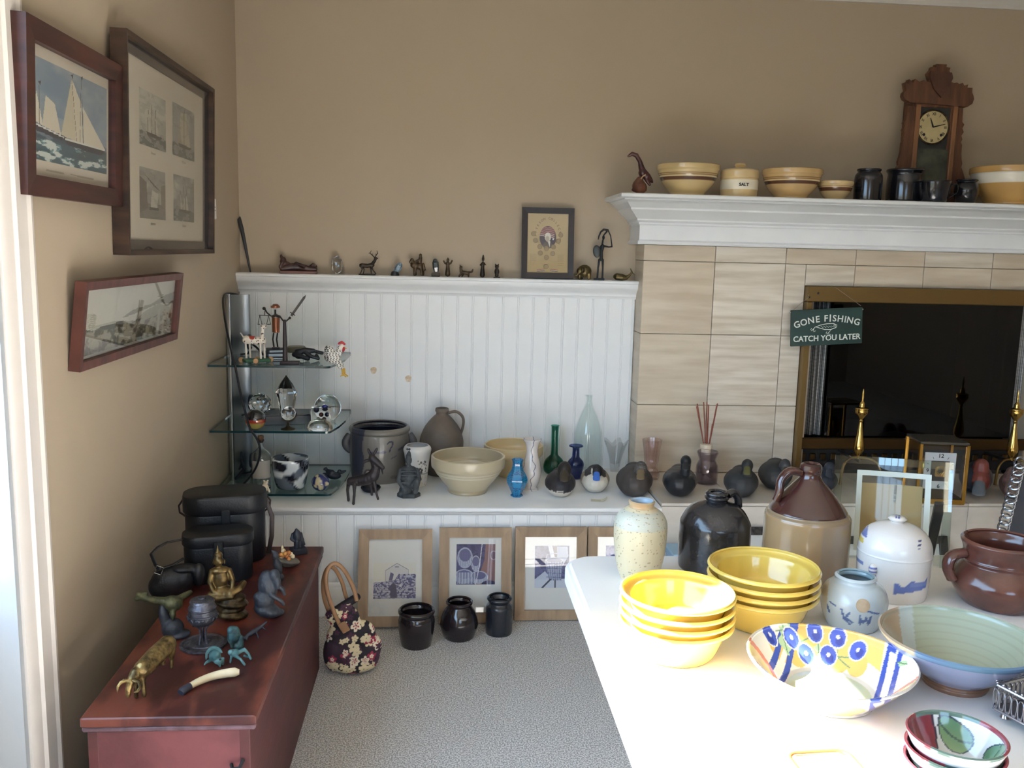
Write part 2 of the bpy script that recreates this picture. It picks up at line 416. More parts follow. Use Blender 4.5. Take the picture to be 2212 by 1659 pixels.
b = MB(); b.box((-.075, DOOR_Y1-.008, DOOR_H/2), (.15, .016, DOOR_H)); b.build('jamb', mat('jamb_paint', (168,174,180), .5), cs, 0)

b = MB(); b.box((-.125, (DOOR_Y0+DOOR_Y1)/2, .34), (.04, DOOR_Y1-DOOR_Y0-.03, .68), .003); b.build('sun_block_panel', WHITE, cs, 0)  # unseen panel added low in the opening, keeps sun off the floor
# ================================================================== wainscot of beaded boards
XR = 1.683; GS = .065
def board_mesh(w, h):
    b = MB(); d = .012
    bead = [(w-.0125,-d),(w-.0112,-d+.0022),(w-.0098,-d+.0008),(w-.0085,-d-.0005),(w-.0065,-d-.0008),(w-.0045,-d-.0005),(w-.0032,-d+.0008),(w-.0018,-d+.0022),(w-.0005,-d)] if w > .03 else []
    top = [(0,-d)]+bead+[(w,-d)]; out = top+[(w,0),(0,0)]; n = len(out)
    b.add([(x,y,0) for x,y in out]+[(x,y,h) for x,y in out], [tuple(range(n))[::-1], tuple(range(n,2*n))]+[(k,(k+1)%n,(k+1)%n+n,k+n) for k in range(n)])
    me = b.mesh('board', 0); me.materials.append(WHITE); return me
def boards(parent, grooves, x0, x1, y, z0, z1):
    full = board_mesh(GS, z1-z0); xs = [x0]+[g for g in grooves if x0+.004 < g < x1-.004]+[x1]
    for a, c in zip(xs, xs[1:]):
        me = full if abs(c-a-GS) < 1e-4 else board_mesh(c-a, z1-z0); link('board', me, parent, (a, y, z0))
wn = bpy.data.objects.new('wainscot', None); COL.objects.link(wn); struct(wn)
wn['label'] = 'white beadboard wainscot on the back wall above the bench'
boards(wn, [.071+.006+GS*i for i in range(-1, 27)], 0.004, XR, -.028, .43, 1.205)
b = MB(); b.box((XR/2, -.014, .82), (XR-.004, .026, .78)); b.build('backing', WHITE, wn, 0)
LZ = 1.262
b = MB(); b.extrude_x([(0,LZ),(-.086,LZ),(-.09,LZ-.004),(-.09,LZ-.012),(-.084,LZ-.015),(-.082,LZ-.03),(-.074,LZ-.04),(-.066,LZ-.044),(-.058,LZ-.054),(-.053,LZ-.06),(-.053,LZ-.068),(-.047,LZ-.072),(-.044,LZ-.08),(-.028,LZ-.08),(0,LZ-.08)], 0, XR+.002)
b.build('cap_rail', WHITE, wn, 50)
# small unpainted scars left on the boards
SCAR = mat('bare_patch', (222,208,188), .8, noise=(60,.6), color2=(196,170,140))
for u, v in ((807,800),(882,818)):
    p = onY(u, v, -.0405); b = MB(); pts = [(.013*(1+.1*math.sin(3*a))*math.cos(a), .016*(1+.08*math.sin(2*a+1))*math.sin(a)) for a in np.linspace(0, 2*PI, 19)[:-1]]
    b.prism(pts, -.0006, 0); b.build('bare_patch', SCAR, wn, 0, p)

# ================================================================== built-in bench
BZ, BY = .43, -.652
bench = thing('window_bench', 'long white built-in bench with beadboard front along the back wall', 'bench', (0,0,0))
b = MB(); b.extrude_x([(-.03,BZ),(BY+.008,BZ),(BY+.002,BZ-.003),(BY,BZ-.009),(BY+.002,BZ-.016),(BY+.008,BZ-.02),(-.03,BZ-.02)], 0.003, XR+.005); b.build('seat_board', WHITE, bench, 40)
b = MB(); b.extrude_x([(-.6,BZ-.02),(BY+.012,BZ-.02),(BY+.014,BZ-.026),(BY+.026,BZ-.036),(-.6,BZ-.036)], 0.003, XR); b.build('cove_moulding', WHITE, bench, 40)
boards(bench, [.276+.006+GS*i for i in range(-4, 23)], 0.004, XR, -.605, .0, BZ-.03)
b = MB(); b.extrude_x([(-.605,0),(-.632,0),(-.632,.1),(-.629,.108),(-.624,.112),(-.622,.122),(-.616,.13),(-.605,.13)], 0.003, XR); b.build('baseboard', WHITE, bench, 40)
b = MB(); b.box((XR/2, -.3, .2), (XR-.01, .58, .4)); b.build('carcass', WHITE, bench, 0)

# ================================================================== fireplace
FX0, FY, HZ = 1.685, -.163, .445
OX0, OX1, OZ1 = 2.385, 3.50, 1.261
FX1 = 4.20
fp = thing('fireplace', 'travertine tiled fireplace with brass framed firebox', 'fireplace', (0,0,0))
b = MB(); d = .012
for x0, x1, z0, z1 in ((FX0+.012, OX0+.05, HZ, 1.417), (OX1-.05, FX1, HZ, 1.417), (OX0, OX1, 1.23, 1.417)):
    b.box(((x0+x1)/2, (FY+d)/2, (z0+z1)/2), (x1-x0, -(FY+d), z1-z0))
b.build('core', GROUT, fp, 0)
TC = {}
def tile(x0, x1, z0, z1, m, parent=fp, y=FY, g=.0012, axis='x'):
    k = (round(x1-x0, 4), round(z1-z0, 4), m.name, axis)
    if k not in TC:
        t = MB(); w, h = x1-x0-2*g, z1-z0-2*g
        if axis == 'x': t.box((w/2, d/2, h/2), (w, d, h), .0012)
        elif axis == 'y': t.box((d/2, w/2, h/2), (d, w, h), .0012)
        else: t.box((w/2, h/2, -d/2), (w, h, d), .0015)
        me = t.mesh('tile', 0); me.materials.append(m); TC[k] = me
    if axis == 'x': loc = (x0+g, y, z0+g)
    elif axis == 'y': loc = (y, x0+g, z0+g)
    else: loc = (x0+g, z0+g, y)
    return link('tile', TC[k], parent, loc)
T = .305; cols = [FX0+T*i for i in range(9)]; rows = [HZ, .741, 1.046, 1.351, 1.418]
tm = lambda: random.choice([TRAV, TRAV2])
for j in range(4):
    for i in range(8):
        x0, x1, z0, z1 = cols[i], min(cols[i+1], FX1), rows[j], rows[j+1]
        if x1-x0 < .02: continue
        m = TRAV if (i == 0 and j < 3) else TRAV2 if (i == 1) else tm()
        if z1 <= OZ1 or (z0 < OZ1 and j < 2):
            if x1 <= OX0 or x0 >= OX1: tile(x0, x1, z0, z1, m)
            elif x0 < OX0: tile(x0, OX0, z0, z1, m)
            elif x1 > OX1: tile(OX1, x1, z0, z1, m)
        elif z0 < OZ1:
            if x0 < OX0 and x1 > OX0: tile(x0, OX0, z0, z1, m); tile(OX0, x1, OZ1, z1, m)
            elif x1 <= OX0 or x0 >= OX1: tile(x0, x1, z0, z1, m)
            elif x0 < OX1 < x1: tile(x0, OX1, OZ1, z1, m); tile(OX1, x1, z0, z1, m)
            else: tile(x0, x1, OZ1, z1, m)
        else: tile(x0, x1, z0, z1, m)
for j in range(4): tile(FY, -.001, rows[j], rows[j+1], TRAV, y=FX0, axis='y')
# brass surround, two mesh curtains, smoked glass, grate
fr = MB(); fr.box(((OX0+OX1)/2, FY-.012, 1.228), (OX1-OX0, .05, .066), .003); fr.build('brass_header', BRASS, fp, 0)
for x in (OX0+.012, OX1-.012): MB().box((x, FY-.012, .83), (.024, .05, .73), .002).build('brass_side', BRASS, fp, 0)
MB().box(((OX0+OX1)/2, FY+.012, .575), (OX1-OX0-.05, .02, .05), .003).build('brass_footer', BRASSD, fp, 0)
for x, z in ((OX0+.006, 1.215), (OX0+.045, 1.232)): MB().sphere((x, FY-.038, z), (.005,.002,.005), 10, 6).build('screw', BLACKM, fp)
MB().box(((OX0+OX1)/2, FY+.05, .5), (OX1-OX0-.04, .02, .1)).build('vent_panel', BLACKM, fp, 0)
for k in range(22): MB().box((OX0+.06+k*.047, FY+.036, .51), (.026, .01, .03), .003).build('vent_slot', BRASSD, fp, 0)
bx = MB()
for c, s in ((((OX0+OX1)/2, .46, .83), (1.2, .02, .84)), ((OX0+.03, .2, .83), (.02, .52, .84)), ((OX1-.03, .2, .83), (.02, .52, .84)), (((OX0+OX1)/2, .2, .45), (1.2, .52, .02)), (((OX0+OX1)/2, .2, 1.24), (1.2, .52, .02))): bx.box(c, s)
bx.build('firebox', SOOT, fp, 0)
m = mat('mesh_screen', (120,118,114), .5, .6); nt = m.node_tree; ck = nt.nodes.new('ShaderNodeTexChecker'); mp = nt.nodes.new('ShaderNodeMapping'); tc = nt.nodes.new('ShaderNodeTexCoord')
mp.inputs['Rotation'].default_value = (0, PI/4, 0); mp.inputs['Scale'].default_value = (1, 0, 1); ck.inputs['Scale'].default_value = 260
ck.inputs['Color1'].default_value = (.30,.29,.27,1); ck.inputs['Color2'].default_value = (.05,.05,.05,1)
nt.links.new(tc.outputs['Object'], mp.inputs[0]); nt.links.new(mp.outputs[0], ck.inputs[0]); nt.links.new(ck.outputs[0], nt.nodes['Principled BSDF'].inputs['Base Color'])
for x0, x1 in ((OX0+.03, OX0+.155), (OX1-.2, OX1-.03)):
    g = MB(); n = 40; vs = []
    for z in (.6, 1.19):
        for k in range(n+1): t = k/n; vs.append((x0+(x1-x0)*t, FY+.075+.012*math.sin(t*19)*(1-.3*t), z))
    g.add(vs, [(k, k+1, k+n+2, k+n+1) for k in range(n)]); g.build('mesh_curtain', m, fp, 60)
SMOKE = pane_mat('smoked_glass', (88,92,100), .0)
MB().box(((OX0+OX1)/2+.02, FY+.035, .9), (OX1-OX0-.26, .006, .6)).build('glass_door', SMOKE, fp, 0)
for k in range(7):
    x = OX0+.22+k*.09; g = MB(); g.tube([(x, .02, .60), (x, .05, .52), (x, .3, .52), (x, .34, .66)], .008, 8); g.build('grate_bar', BLACKM, fp)
BARK = mat('charred_log', (52,44,40), .9, noise=(14,.5), color2=(22,20,20))
for k, (x, y, z, a) in enumerate(((2.75,.12,.57,.1), (2.85,.24,.58,-.12), (2.8,.17,.66,.05))):
    g = MB(); g.tube([(x-.28, y-a*.3, z), (x, y, z+.01), (x+.28, y+a*.3, z)], [.045,.05,.04], 12); g.build('log', BARK, fp)
# hearth
he = thing('hearth', 'raised travertine hearth slab in front of the fireplace', 'hearth', (0,0,0))
HY = -.64
MB().box(((FX0+FX1)/2+.003, (HY+FY)/2+.006, (HZ-.012)/2), (FX1-FX0-.006, FY-HY-.012, HZ-.012)).build('core', GROUT, he, 0)
for i in range(8):
    x0, x1 = cols[i]+.0035, min(cols[i+1], FX1)+.0035
    if x1-x0 < .02: continue
    tile(x0, x1, HY, FY, TRAV3, he, y=HZ, axis='z'); tile(x0, x1, HZ-.012-.305, HZ-.012, TRAV3, he, y=HY); tile(x0, x1, .002, HZ-.012-.305, TRAV3, he, y=HY)
# mantel shelf, a built-up moulding that returns to the wall at its left end
mt = thing('mantel_shelf', 'white crown moulded mantel shelf over the fireplace', 'mantel', (0,0,0))
MZ = 1.613
mp_ = [(.022,1.418),(.034,1.418),(.037,1.424),(.034,1.431),(.027,1.434),(.024,1.438),(.024,1.495),(.034,1.5),(.034,1.506),(.044,1.509),(.05,1.515),(.05,1.52),(.058,1.524),(.072,1.533),(.092,1.545),(.108,1.553),(.112,1.555),(.112,1.562),(.122,1.566),(.138,1.578),(.152,1.586),(.164,1.589),(.172,1.59),(.172,1.594),(.19,1.595),(.2,1.599),(.2,1.609),(.196,1.613)]
b = MB(); n = len(mp_); vs = []
for st in range(4):
    for o, z in mp_:
        ox = .012+o*.66
        vs.append({0:(FX0-ox, -.0, z), 1:(FX0-ox, FY-o, z), 2:(FX1+ox, FY-o, z), 3:(FX1+ox, 0, z)}[st])
fs = [(s*n+k, (s+1)*n+k, (s+1)*n+k+1, s*n+k+1) for s in range(3) for k in range(n-1)]
fs += [(n-1, 2*n-1, 3*n-1, 4*n-1), (0, 3*n, 2*n, n)]
b.add(vs, fs); b.build('moulding', WHITE, mt, 30)

# ================================================================== outlet on the left wall
ol = thing('wall_outlet', 'white double outlet plate on the left wall near the corner', 'outlet', (0,-.475,1.505))
PLAST = mat('white_plastic', (236,234,230), .35)
MB().box((.004, 0, 0), (.008, .135, .075), .003).build('plate', PLAST, ol, 30)
for s in (-1, 1):
    o = MB().box((.0095, s*.03, 0), (.005, .034, .045), .004).build('receptacle', PLAST, ol, 30)
    for z in (-.006, .006): MB().box((.0125, s*.03, z), (.001, .009, .002)).build('slot', BLACKM, o, 0)
# ================================================================== framed pictures
GLAZE = pane_mat('picture_glass', (250,250,250))
PRINT = painted('print_paper', .8)
def frame(name, label, cat, w, h, bar, depth, fm, pic, loc, rot, mat_m=None, win=None, group=None, inner=None, dpth_pic=.006, inner_m=None):
    """mitred frame in the xz plane facing -y, origin at the middle of its bottom edge; win = print (w, h, cx, cz) on the mount"""
    t = bpy.data.objects.new(name, None); COL.objects.link(t); t.location = loc; t.rotation_euler = rot; t.empty_display_size = .05; tag(t, label, cat, group)
    def rail(a0, a1, b0, b1, d0, d1, bev, m, nm):
        (x0, z0), (x1, z1), (x2, z2), (x3, z3) = a0, a1, b1, b0
        bb = MB(); vs = [(x0,d0,z0),(x1,d0,z1),(x2,d0+bev,z2),(x3,d0+bev,z3),(x0,d1,z0),(x1,d1,z1),(x2,d1,z2),(x3,d1,z3)]
        bb.add(vs, [(0,1,2,3),(7,6,5,4),(0,4,5,1),(1,5,6,2),(2,6,7,3),(3,7,4,0)]); bb.build(nm, m, t, 0)
    W, H = w/2, h
    def ring(o0, o1, d0, d1, bev, m, nm):
        O = [(-W+o0, o0), (W-o0, o0), (W-o0, H-o0), (-W+o0, H-o0)]; I = [(-W+o1, o1), (W-o1, o1), (W-o1, H-o1), (-W+o1, H-o1)]
        for k in range(4): rail(O[k], O[(k+1) % 4], I[k], I[(k+1) % 4], d0, d1, bev, m, nm)
    ring(0, bar, -depth, 0, .002, fm, 'rail')
    if inner: ring(bar, bar+inner, -depth*.55, 0, .006, inner_m or fm, 'inner_rail')
    bi = bar+(inner or 0)
    MB().box((0, -.002, H/2), (w-.006, .003, h-.006)).build('backing', mat('backing_board', (120,100,80), .9), t, 0)
    if mat_m: MB().box((0, -dpth_pic+.0015, H/2), (w-2*bi+.004, .002, h-2*bi+.004)).build('mount', mat_m, t, 0)
    pw, ph, cx, cz = win or (w-2*bi+.002, h-2*bi+.002, 0, H/2)
    for k, (p, q) in enumerate(zip(pic, [(pw, ph, cx, cz)] if not isinstance(pw, tuple) else win)):
        p.sheet('print', q[0], q[1], PRINT, t, (q[2], -dpth_pic-.0004, q[3]))
    MB().box((0, -max(depth*.6, dpth_pic+.004), H/2), (w-2*bar, .0015, h-2*bar)).build('glass', GLAZE, t, 0)
    return t
MAHO = mat('mahogany_frame', (74,40,35), .4, noise=(5,.5), color2=(48,27,26), stretch=(1,1,8))
WALN = mat('dark_walnut_frame', (72,52,40), .45, noise=(6,.5), color2=(42,31,26), stretch=(1,1,6))
BLKI = mat('blackened_inner_moulding', (40,40,46), .45)
REDW = mat('red_stained_frame', (100,56,46), .45, noise=(6,.5), color2=(72,40,34), stretch=(6,1,1))
MOUNT = mat('ivory_mount', (228,220,202), .9, noise=(3,.1), color2=(220,211,190))
MOUNTW = mat('white_mount', (232,232,226), .9)

def clouds(p, seed, c0, c1, mask=None, fx=3, fy=4):
    n = p.noise(fx, fy, seed, 5); k = np.clip((n-.42)*4, 0, 1)
    if mask is not None: k = k*mask
    p.fill(k, c1)
# --- the racing yacht print
p = Pic(180, 130, (214,205,188)); L0, R0, B0, T0 = .03, .97, .13, .91
ins = (p.U > L0) & (p.U < R0) & (p.V > B0) & (p.V < T0)
p.fill(ins, (142,160,172)); clouds(p, 3, 0, (196,196,186), ins.astype(float)*.9); clouds(p, 9, 0, (108,130,152), (ins & (p.V > .5)).astype(float)*.6)
sea = ins & (p.V < .36+.015*np.sin(p.U*22)); p.fill(sea, (62,92,104)); n = p.noise(9, 26, 5, 4)
p.fill(sea & (n > .56), (112,146,150)); p.fill(sea & (n > .62), (204,214,208)); p.fill(sea & (p.V > .3), (52,70,92), .6)
for pts, c in (([(.08,.42),(.1,.66),(.17,.4)], (226,220,200)), ([(.16,.4),(.2,.64),(.3,.6),(.37,.37)], (220,212,192)), ([(.37,.37),(.5,.86),(.56,.35)], (206,198,174)), ([(.5,.86),(.62,.68),(.64,.33),(.55,.33)], (216,208,186)), ([(.64,.66),(.95,.35),(.65,.33)], (222,214,194))): p.poly(pts, c)
for a, c_ in (((.13,.38),(.13,.7)), ((.2,.36),(.2,.66)), ((.6,.32),(.62,.88)), ((.5,.86),(.56,.35)), ((.645,.34),(.63,.72))): p.line([a, c_], .006, (96,84,72))
p.poly([(.06,.41),(.4,.36),(.38,.325),(.1,.35)], (48,54,66)); p.poly([(.36,.36),(.95,.34),(.9,.29),(.46,.3)], (52,58,70)); p.line([(.04,.405),(.4,.355)], .012, (230,230,224)); p.line([(.42,.345),(.94,.345)], .012, (222,222,214))
for x, y in ((.12,.72),(.49,.88),(.61,.9)): p.poly([(x,y),(x+.03,y+.02),(x+.025,y-.02)], (60,56,60))
p.line([(.2,.06),(.4,.06)], .012, (176,168,150)); p.line([(.48,.065),(.78,.06)], .012, (170,162,146))
frame('framed_print', 'mahogany framed colour print of a racing yacht under full sail', 'picture', .522, .346, .042, .03, MAHO, [p], (0.001, -1.722, 1.468), (math.radians(2.5), 0, PI/2), MOUNT, dpth_pic=.01)
# --- four small ship engravings in one mount
def ship(seed, tall=False, sky=(176,176,164), kind=0):
    q = Pic(54, 72, sky); clouds(q, seed, 0, (206,204,190), None, 2, 3); n = q.noise(6, 14, seed+1)
    if kind < 2:
        q.fill(q.V < .24+.02*np.sin(q.U*18), (96,106,104)); q.fill((q.V < .25) & (n > .55), (150,156,150))
        x = .45
        for k, hgt_ in enumerate((.3,.42,.36)):
            x0 = .3+.14*k; q.poly([(x0,.27),(x0+.02,.3+hgt_),(x0+.13,.27)], (206,202,186)); q.line([(x0,.24),(x0+.02,.36+hgt_)], .012, (84,78,70))
        if tall: q.poly([(.25,.25),(.35,.86),(.62,.9),(.8,.25)], (196,188,166)); q.poly([(.2,.24),(.3,.7),(.4,.25)], (172,164,144)); q.line([(.5,.2),(.52,.95)], .014, (96,88,76))
        q.poly([(.22,.27),(.86,.25),(.78,.2),(.3,.2)], (70,70,68))
    else:
        q.rect(0, 0, 1, .3, (126,128,120)); q.poly([(0,.1),(0,.82),(.25,.72),(.3,.2)], (112,106,98)); q.poly([(.8,.1),(.82,.7),(1,.75),(1,.1)], (132,126,116))
        for k in range(4): q.line([(.2+.1*k,.86-.06*k),(.75,.6)], .012, (90,86,80))
        q.poly([(.4,.24),(.46,.58),(.7,.52),(.66,.22)], (208,204,190)); q.rect(.36, .18, .72, .24, (72,70,66))
    q.C *= (1-.08*(n[..., None] > .6)); return q
eng = [ship(11, kind=0), ship(21, True, (152,158,152), 1), ship(31, kind=2, sky=(160,160,150)), ship(41, kind=1, sky=(140,146,140))]
w2, h2 = .862, .562
f2 = frame('framed_print', 'dark framed mount holding four small ship engravings', 'picture', w2, h2, .014, .042, WALN, eng, (0.001, -1.024, 1.345), (math.radians(1.5), 0, PI/2), MOUNT,
      win=((.234,.15,-.139,.375), (.24,.157,.165,.38), (.23,.14,-.145,.17), (.23,.142,.165,.173)), inner=.026, inner_m=BLKI, dpth_pic=.012)
INK = mat('faded_ink', (150,140,120), .9)
for x, z in ((-.139,.285),(.165,.287),(-.145,.086),(.165,.088)): text('caption', 'Schooner', .011, INK, f2, (x, -.0125, z), ext=.0001)
# --- long panorama of a harbour
p = Pic(200, 64, (200,198,180)); n = p.noise(12, 3, 2); p.fill((n-.3)*.4, (178,176,158))
p.poly([(.38,.48),(.5,.58),(.72,.62),(.85,.72),(1,.76),(1,.55),(.8,.6),(.5,.5)], (138,132,114)); p.poly([(.5,.35),(.62,.5),(.8,.6),(.95,.5),(1,.3),(1,0),(.5,0)], (160,154,134))
n2 = p.noise(26, 12, 7, 5); land = p.V < .36+.1*p.noise(8, 2, 4); p.fill(land, (122,114,94)); p.fill(land & (n2 > .53), (160,154,134)); p.fill(land & (n2 < .44), (84,78,62))
p.line([(.56,.3),(.56,.72)], .02, (130,124,108)); p.rect(.8, .02, .83, .5, (176,172,154)); p.rect(0, 0, 1, .05, (186,186,174))
frame('framed_print', 'long narrow red framed sepia panorama of a harbour', 'picture', .755, .207, .02, .026, REDW, [p], (0.001, -1.388, 1.084), (math.radians(7), 0, PI/2), MOUNT, dpth_pic=.008)

# ================================================================== prints leaning on the bench front
OAKF = mat('limed_oak_frame', (168,142,112), .6, noise=(6,.45), color2=(140,116,92), stretch=(6,6,1), bump=(90,.15))
def barn():
    q = Pic(120, 100, (230,228,216)); n = q.noise(30, 30, 3, 3)
    q.poly([(.28,.3),(.28,.78),(.55,.98),(.82,.8),(.82,.3)], (214,214,212)); q.line([(.28,.78),(.55,.98),(.82,.8)], .015, (110,112,140))
    q.line([(.28,.3),(.28,.78)], .01, (130,132,150)); q.line([(.82,.3),(.82,.8)], .01, (130,132,150)); q.poly([(.36,.5),(.4,.74),(.48,.68),(.44,.5)], (84,86,128)); q.ell(.55, .88, .05, .025, (140,142,160))
    q.poly([(.0,.0),(.0,.45),(.5,.5),(.6,.68),(1,.68),(1,0)], (186,188,204)); m_ = q.inside([(.0,.0),(.0,.45),(.5,.5),(.6,.68),(1,.68),(1,0)])
    q.fill(m_ & (n > .5), (104,108,150)); q.fill(m_ & (n > .6), (58,62,112)); q.fill(m_ & (np.sin(q.V*90) > .75), (92,96,140), .6); q.poly([(.4,.02),(.4,.36),(.47,.46),(.54,.36),(.56,.02)], (48,52,92))
    q.line([(.6,.68),(.5,.5),(.3,.45)], .018, (90,90,130)); q.ell(.64, .36, .03, .04, (210,214,224)); return q
def baskets():
    q = Pic(110, 110, (70,72,120)); n = q.noise(12, 12, 5, 4); q.fill(n > .55, (48,50,98)); q.poly([(.5,.0),(.72,.6),(.75,1),(1,1),(1,.0)], (140,104,104))
    for cx, cy, rx, ry, a in ((.22,.66,.2,.26,1), (.5,.52,.12,.2,0), (.2,.2,.26,.18,0), (.58,.18,.24,.16,0)):
        q.ell(cx, cy, rx, ry, (176,184,206)); q.ell(cx, cy+ry*.25, rx*.75, ry*.6, (92,96,140))
        for k in range(-3, 4): q.line([(cx+k*rx*.26, cy-ry*.8), (cx+k*rx*.3, cy+ry*.5)], .008, (104,108,150))
    for k in range(12): q.rect(.02+.04*k, .02, .05+.04*k, .3, (190,198,214) if k % 2 else (150,158,188))
    q.line([(.5,.0),(.6,.5),(.66,1)], .02, (220,224,232)); q.ell(.96, .72, .1, .12, (170,150,160)); q.ell(.96, .72, .07, .09, (120,92,104)); q.ell(.85, .0, .2, .1, (40,42,88)); return q
def bucket():
    q = Pic(100, 120, (88,92,140)); n = q.noise(10, 16, 9, 4); q.fill(n > .52, (60,62,112)); q.rect(0, 0, 1, .22, (206,214,228)); q.poly([(0,.2),(.3,.4),(.5,.2)], (196,204,222))
    q.poly([(.55,.98),(.62,.6),(.8,.5),(.98,.75),(.95,.98)], (186,196,216)); q.poly([(.42,.98),(.48,.7),(.66,.5),(.64,.98)], (110,92,100)); q.poly([(.38,1),(.5,.6),(.6,.66),(.5,1)], (226,230,238))
    q.poly([(.3,.62),(.84,.66),(.76,.18),(.42,.18)], (164,172,198)); q.ell(.57, .66, .27, .07, (200,206,220)); q.ell(.57, .65, .22, .05, (120,126,160))
    for k in range(7): q.line([(.33+.08*k,.62),(.44+.055*k,.18)], .014, (92,98,142))
    for z in (.55,.45,.34,.24): q.line([(.34,z+.02),(.8,z)], .012, (84,90,134))
    q.line([(.46,.2),(.22,.0)], .04, (44,46,70)); q.line([(.6,.18),(.6,.02)], .035, (44,46,70)); q.line([(.3,.62),(.36,.8),(.6,.82),(.8,.8),(.84,.66)], .014, (190,196,214)); return q
def fourth():
    q = Pic(60, 60, (84,88,150)); q.fill(q.noise(8, 8, 3) > .52, (120,124,176)); return q
for k, (lab, pc, x, v_, win, lean) in enumerate((
    ('leaning oak framed blue print of an old barn', barn(), .6905, 1358, (.155,.13,-.002,.165), 17),
    ('leaning oak framed blue print of slatted bushel baskets', baskets(), .985, 1345, (.145,.15,.002,.215), 11),
    ('leaning oak framed blue print of a wire basket on a stand', bucket(), 1.27, 1333, (.13,.16,.005,.2), 7),
    ('leaning oak framed print half hidden behind the pale stoneware vase', fourth(), 1.545, 1330, (.13,.16,.0,.2), 7))):
    H_ = .352; ln = math.radians(lean); yb = -.633-.002-H_*math.sin(ln)-.02*0
    frame('leaning_picture', lab, 'picture', .27, H_, .037, .016, OAKF, [pc], (x, yb-.0, .001+.016*math.sin(ln)), (-ln, 0, [0.02,.0,.0,0][k]), MOUNTW, win=win, group='oak framed prints on the floor')

# ================================================================== the coin collection on the ledge
CARD = mat('tan_card', (190,168,124), .85)
p = Pic(150, 220, (196,174,130)); p.ell(.5, .6, .2, .19, (54,44,66))
ov = ((p.U-.5)/.2)**2+((p.V-.6)/.19)**2 < 1
for k in range(6): p.fill(ov & (np.abs(p.V-(.76-.03*k)+.12*(p.U-.5)+.006*np.sin(p.U*30)) < .009) & (p.U < .66), (206,176,170))
p.fill(ov & (p.V > .66) & (p.V < .8), (120,40,44), .45); p.ell(.5, .6, .075, .07, (226,222,210)); p.ell(.5, .625, .07, .055, (236,232,222)); p.poly([(.36,.46),(.44,.52),(.56,.52),(.64,.47),(.6,.42),(.42,.42)], (92,84,76)); p.poly([(.5,.53),(.56,.54),(.55,.43)], (234,232,222)); p.ell(.49, .575, .045, .05, (196,186,170)); p.ell(.63, .57, .02, .014, (240,240,250))
p.fill(((p.U-.5)/.2)**2+((p.V-.6)/.19)**2 > 1.0, (196,174,130), 0)
for x0, x1 in ((.07,.22),(.75,.9)):
    for k in range(12): p.line([(x0,.31-.016*k),(x1-.03*(k % 3 == 2),.31-.016*k)], .004, (160,140,104))
for s in (-1, 1):
    for k, c_ in enumerate(((150,40,40),(230,224,210),(50,56,100))): p.line([(.5+s*.07,.055-.012*k+.01),(.5+s*.14,.06-.012*k),(.5+s*.25,.055-.012*k)], .009, c_)
cf = frame('coin_collection_frame', 'small black framed card of nickel coins with an oval portrait', 'picture frame', .222, .298, .024, .016, mat('black_frame', (38,32,34), .35), [p], (1.294, -.058, LZ+.002), (-math.radians(6), 0, 0), CARD, dpth_pic=.007)
NICK = mat('worn_nickel', (150,132,100), .4, .8)
for x, z in ((-.062,.188),(.055,.185),(-.053,.16),(.044,.159),(-.034,.134),(.025,.134),(-.005,.126),(-.031,.107),(.022,.106),(-.005,.089),(-.006,.05)):
    o = MB().lathe([(.0001,0),(.0098,0),(.0105,.0008),(.0102,.0018),(.009,.0018),(.0085,.0012),(.0001,.0012)], 24, cap=False).build('coin', NICK, cf, 30, (x, -.0075, z), (PI/2,0,0))
TXT = mat('printed_brown', (110,84,60), .8)
for k, ch in enumerate('JEFFERSON COLLECTION'):
    a = math.radians(205-k*(230/19)); text('letter', ch, .013, TXT, cf, (.0-.0+.052*math.cos(a), -.0078, .182+.072*math.sin(a)), (PI/2, -(a-PI/2), 0), .0002, .0001)
# ================================================================== red blanket chest
CZ = .415; CX0, CX1, CY0, CY1 = .122, .476, -2.095, -1.035
RED = mat('worn_red_paint', (86,41,39), .55, noise=(3.5,.55), color2=(70,32,32), stretch=(1,1,3), bump=(30,.2))
REDE = mat('faded_red_paint', (112,58,58), .6, noise=(6,.7), color2=(88,43,44), bump=(40,.25))
REDT = mat('scuffed_red_top', (104,52,40), .4, noise=(7,.85), color2=(62,27,25), stretch=(1.6,.7,1), bump=(24,.15))
RUB = mat('rubbed_edge', (104,78,84), .45, noise=(14,.6), color2=(78,54,58), stretch=(3,1,1))
IRON = mat('iron', (40,38,38), .6, .6)
ch = thing('blanket_chest', 'worn red painted wooden blanket chest along the left wall', 'chest', (0,0,0))
cx, cyy = (CX0+CX1)/2, (CY0+CY1)/2
lid = MB().box((cx, cyy, CZ-.011), (CX1-CX0, CY1-CY0, .022), .007, seg=3).build('lid', REDT, ch, 40)
MB().box((cx, CY0+.012, CZ-.0275), (CX1-CX0-.004, .02, .013), .004).build('lid_moulding', RUB, ch, 40)
MB().box((CX1-.012, cyy, CZ-.0275), (.02, CY1-CY0-.03, .013), .004).build('lid_moulding', RED, ch, 40)
MB().box((cx-.004, CY0+.025, .1905), (CX1-CX0-.034, .022, .381), .002).build('end_board', REDE, ch, 0)
MB().box((cx-.004, CY1-.025, .1905), (CX1-CX0-.034, .022, .381), .002).build('end_board', REDE, ch, 0)
MB().box((CX1-.027, cyy, .1905), (.022, CY1-CY0-.026, .381), .002).build('side_board', RED, ch, 0)
MB().box((CX0+.02, cyy, .1905), (.022, CY1-CY0-.026, .381), .002).build('side_board', RED, ch, 0)
MB().box((cx, cyy, .02), (CX1-CX0-.06, CY1-CY0-.06, .02)).build('bottom_board', RED, ch, 0)
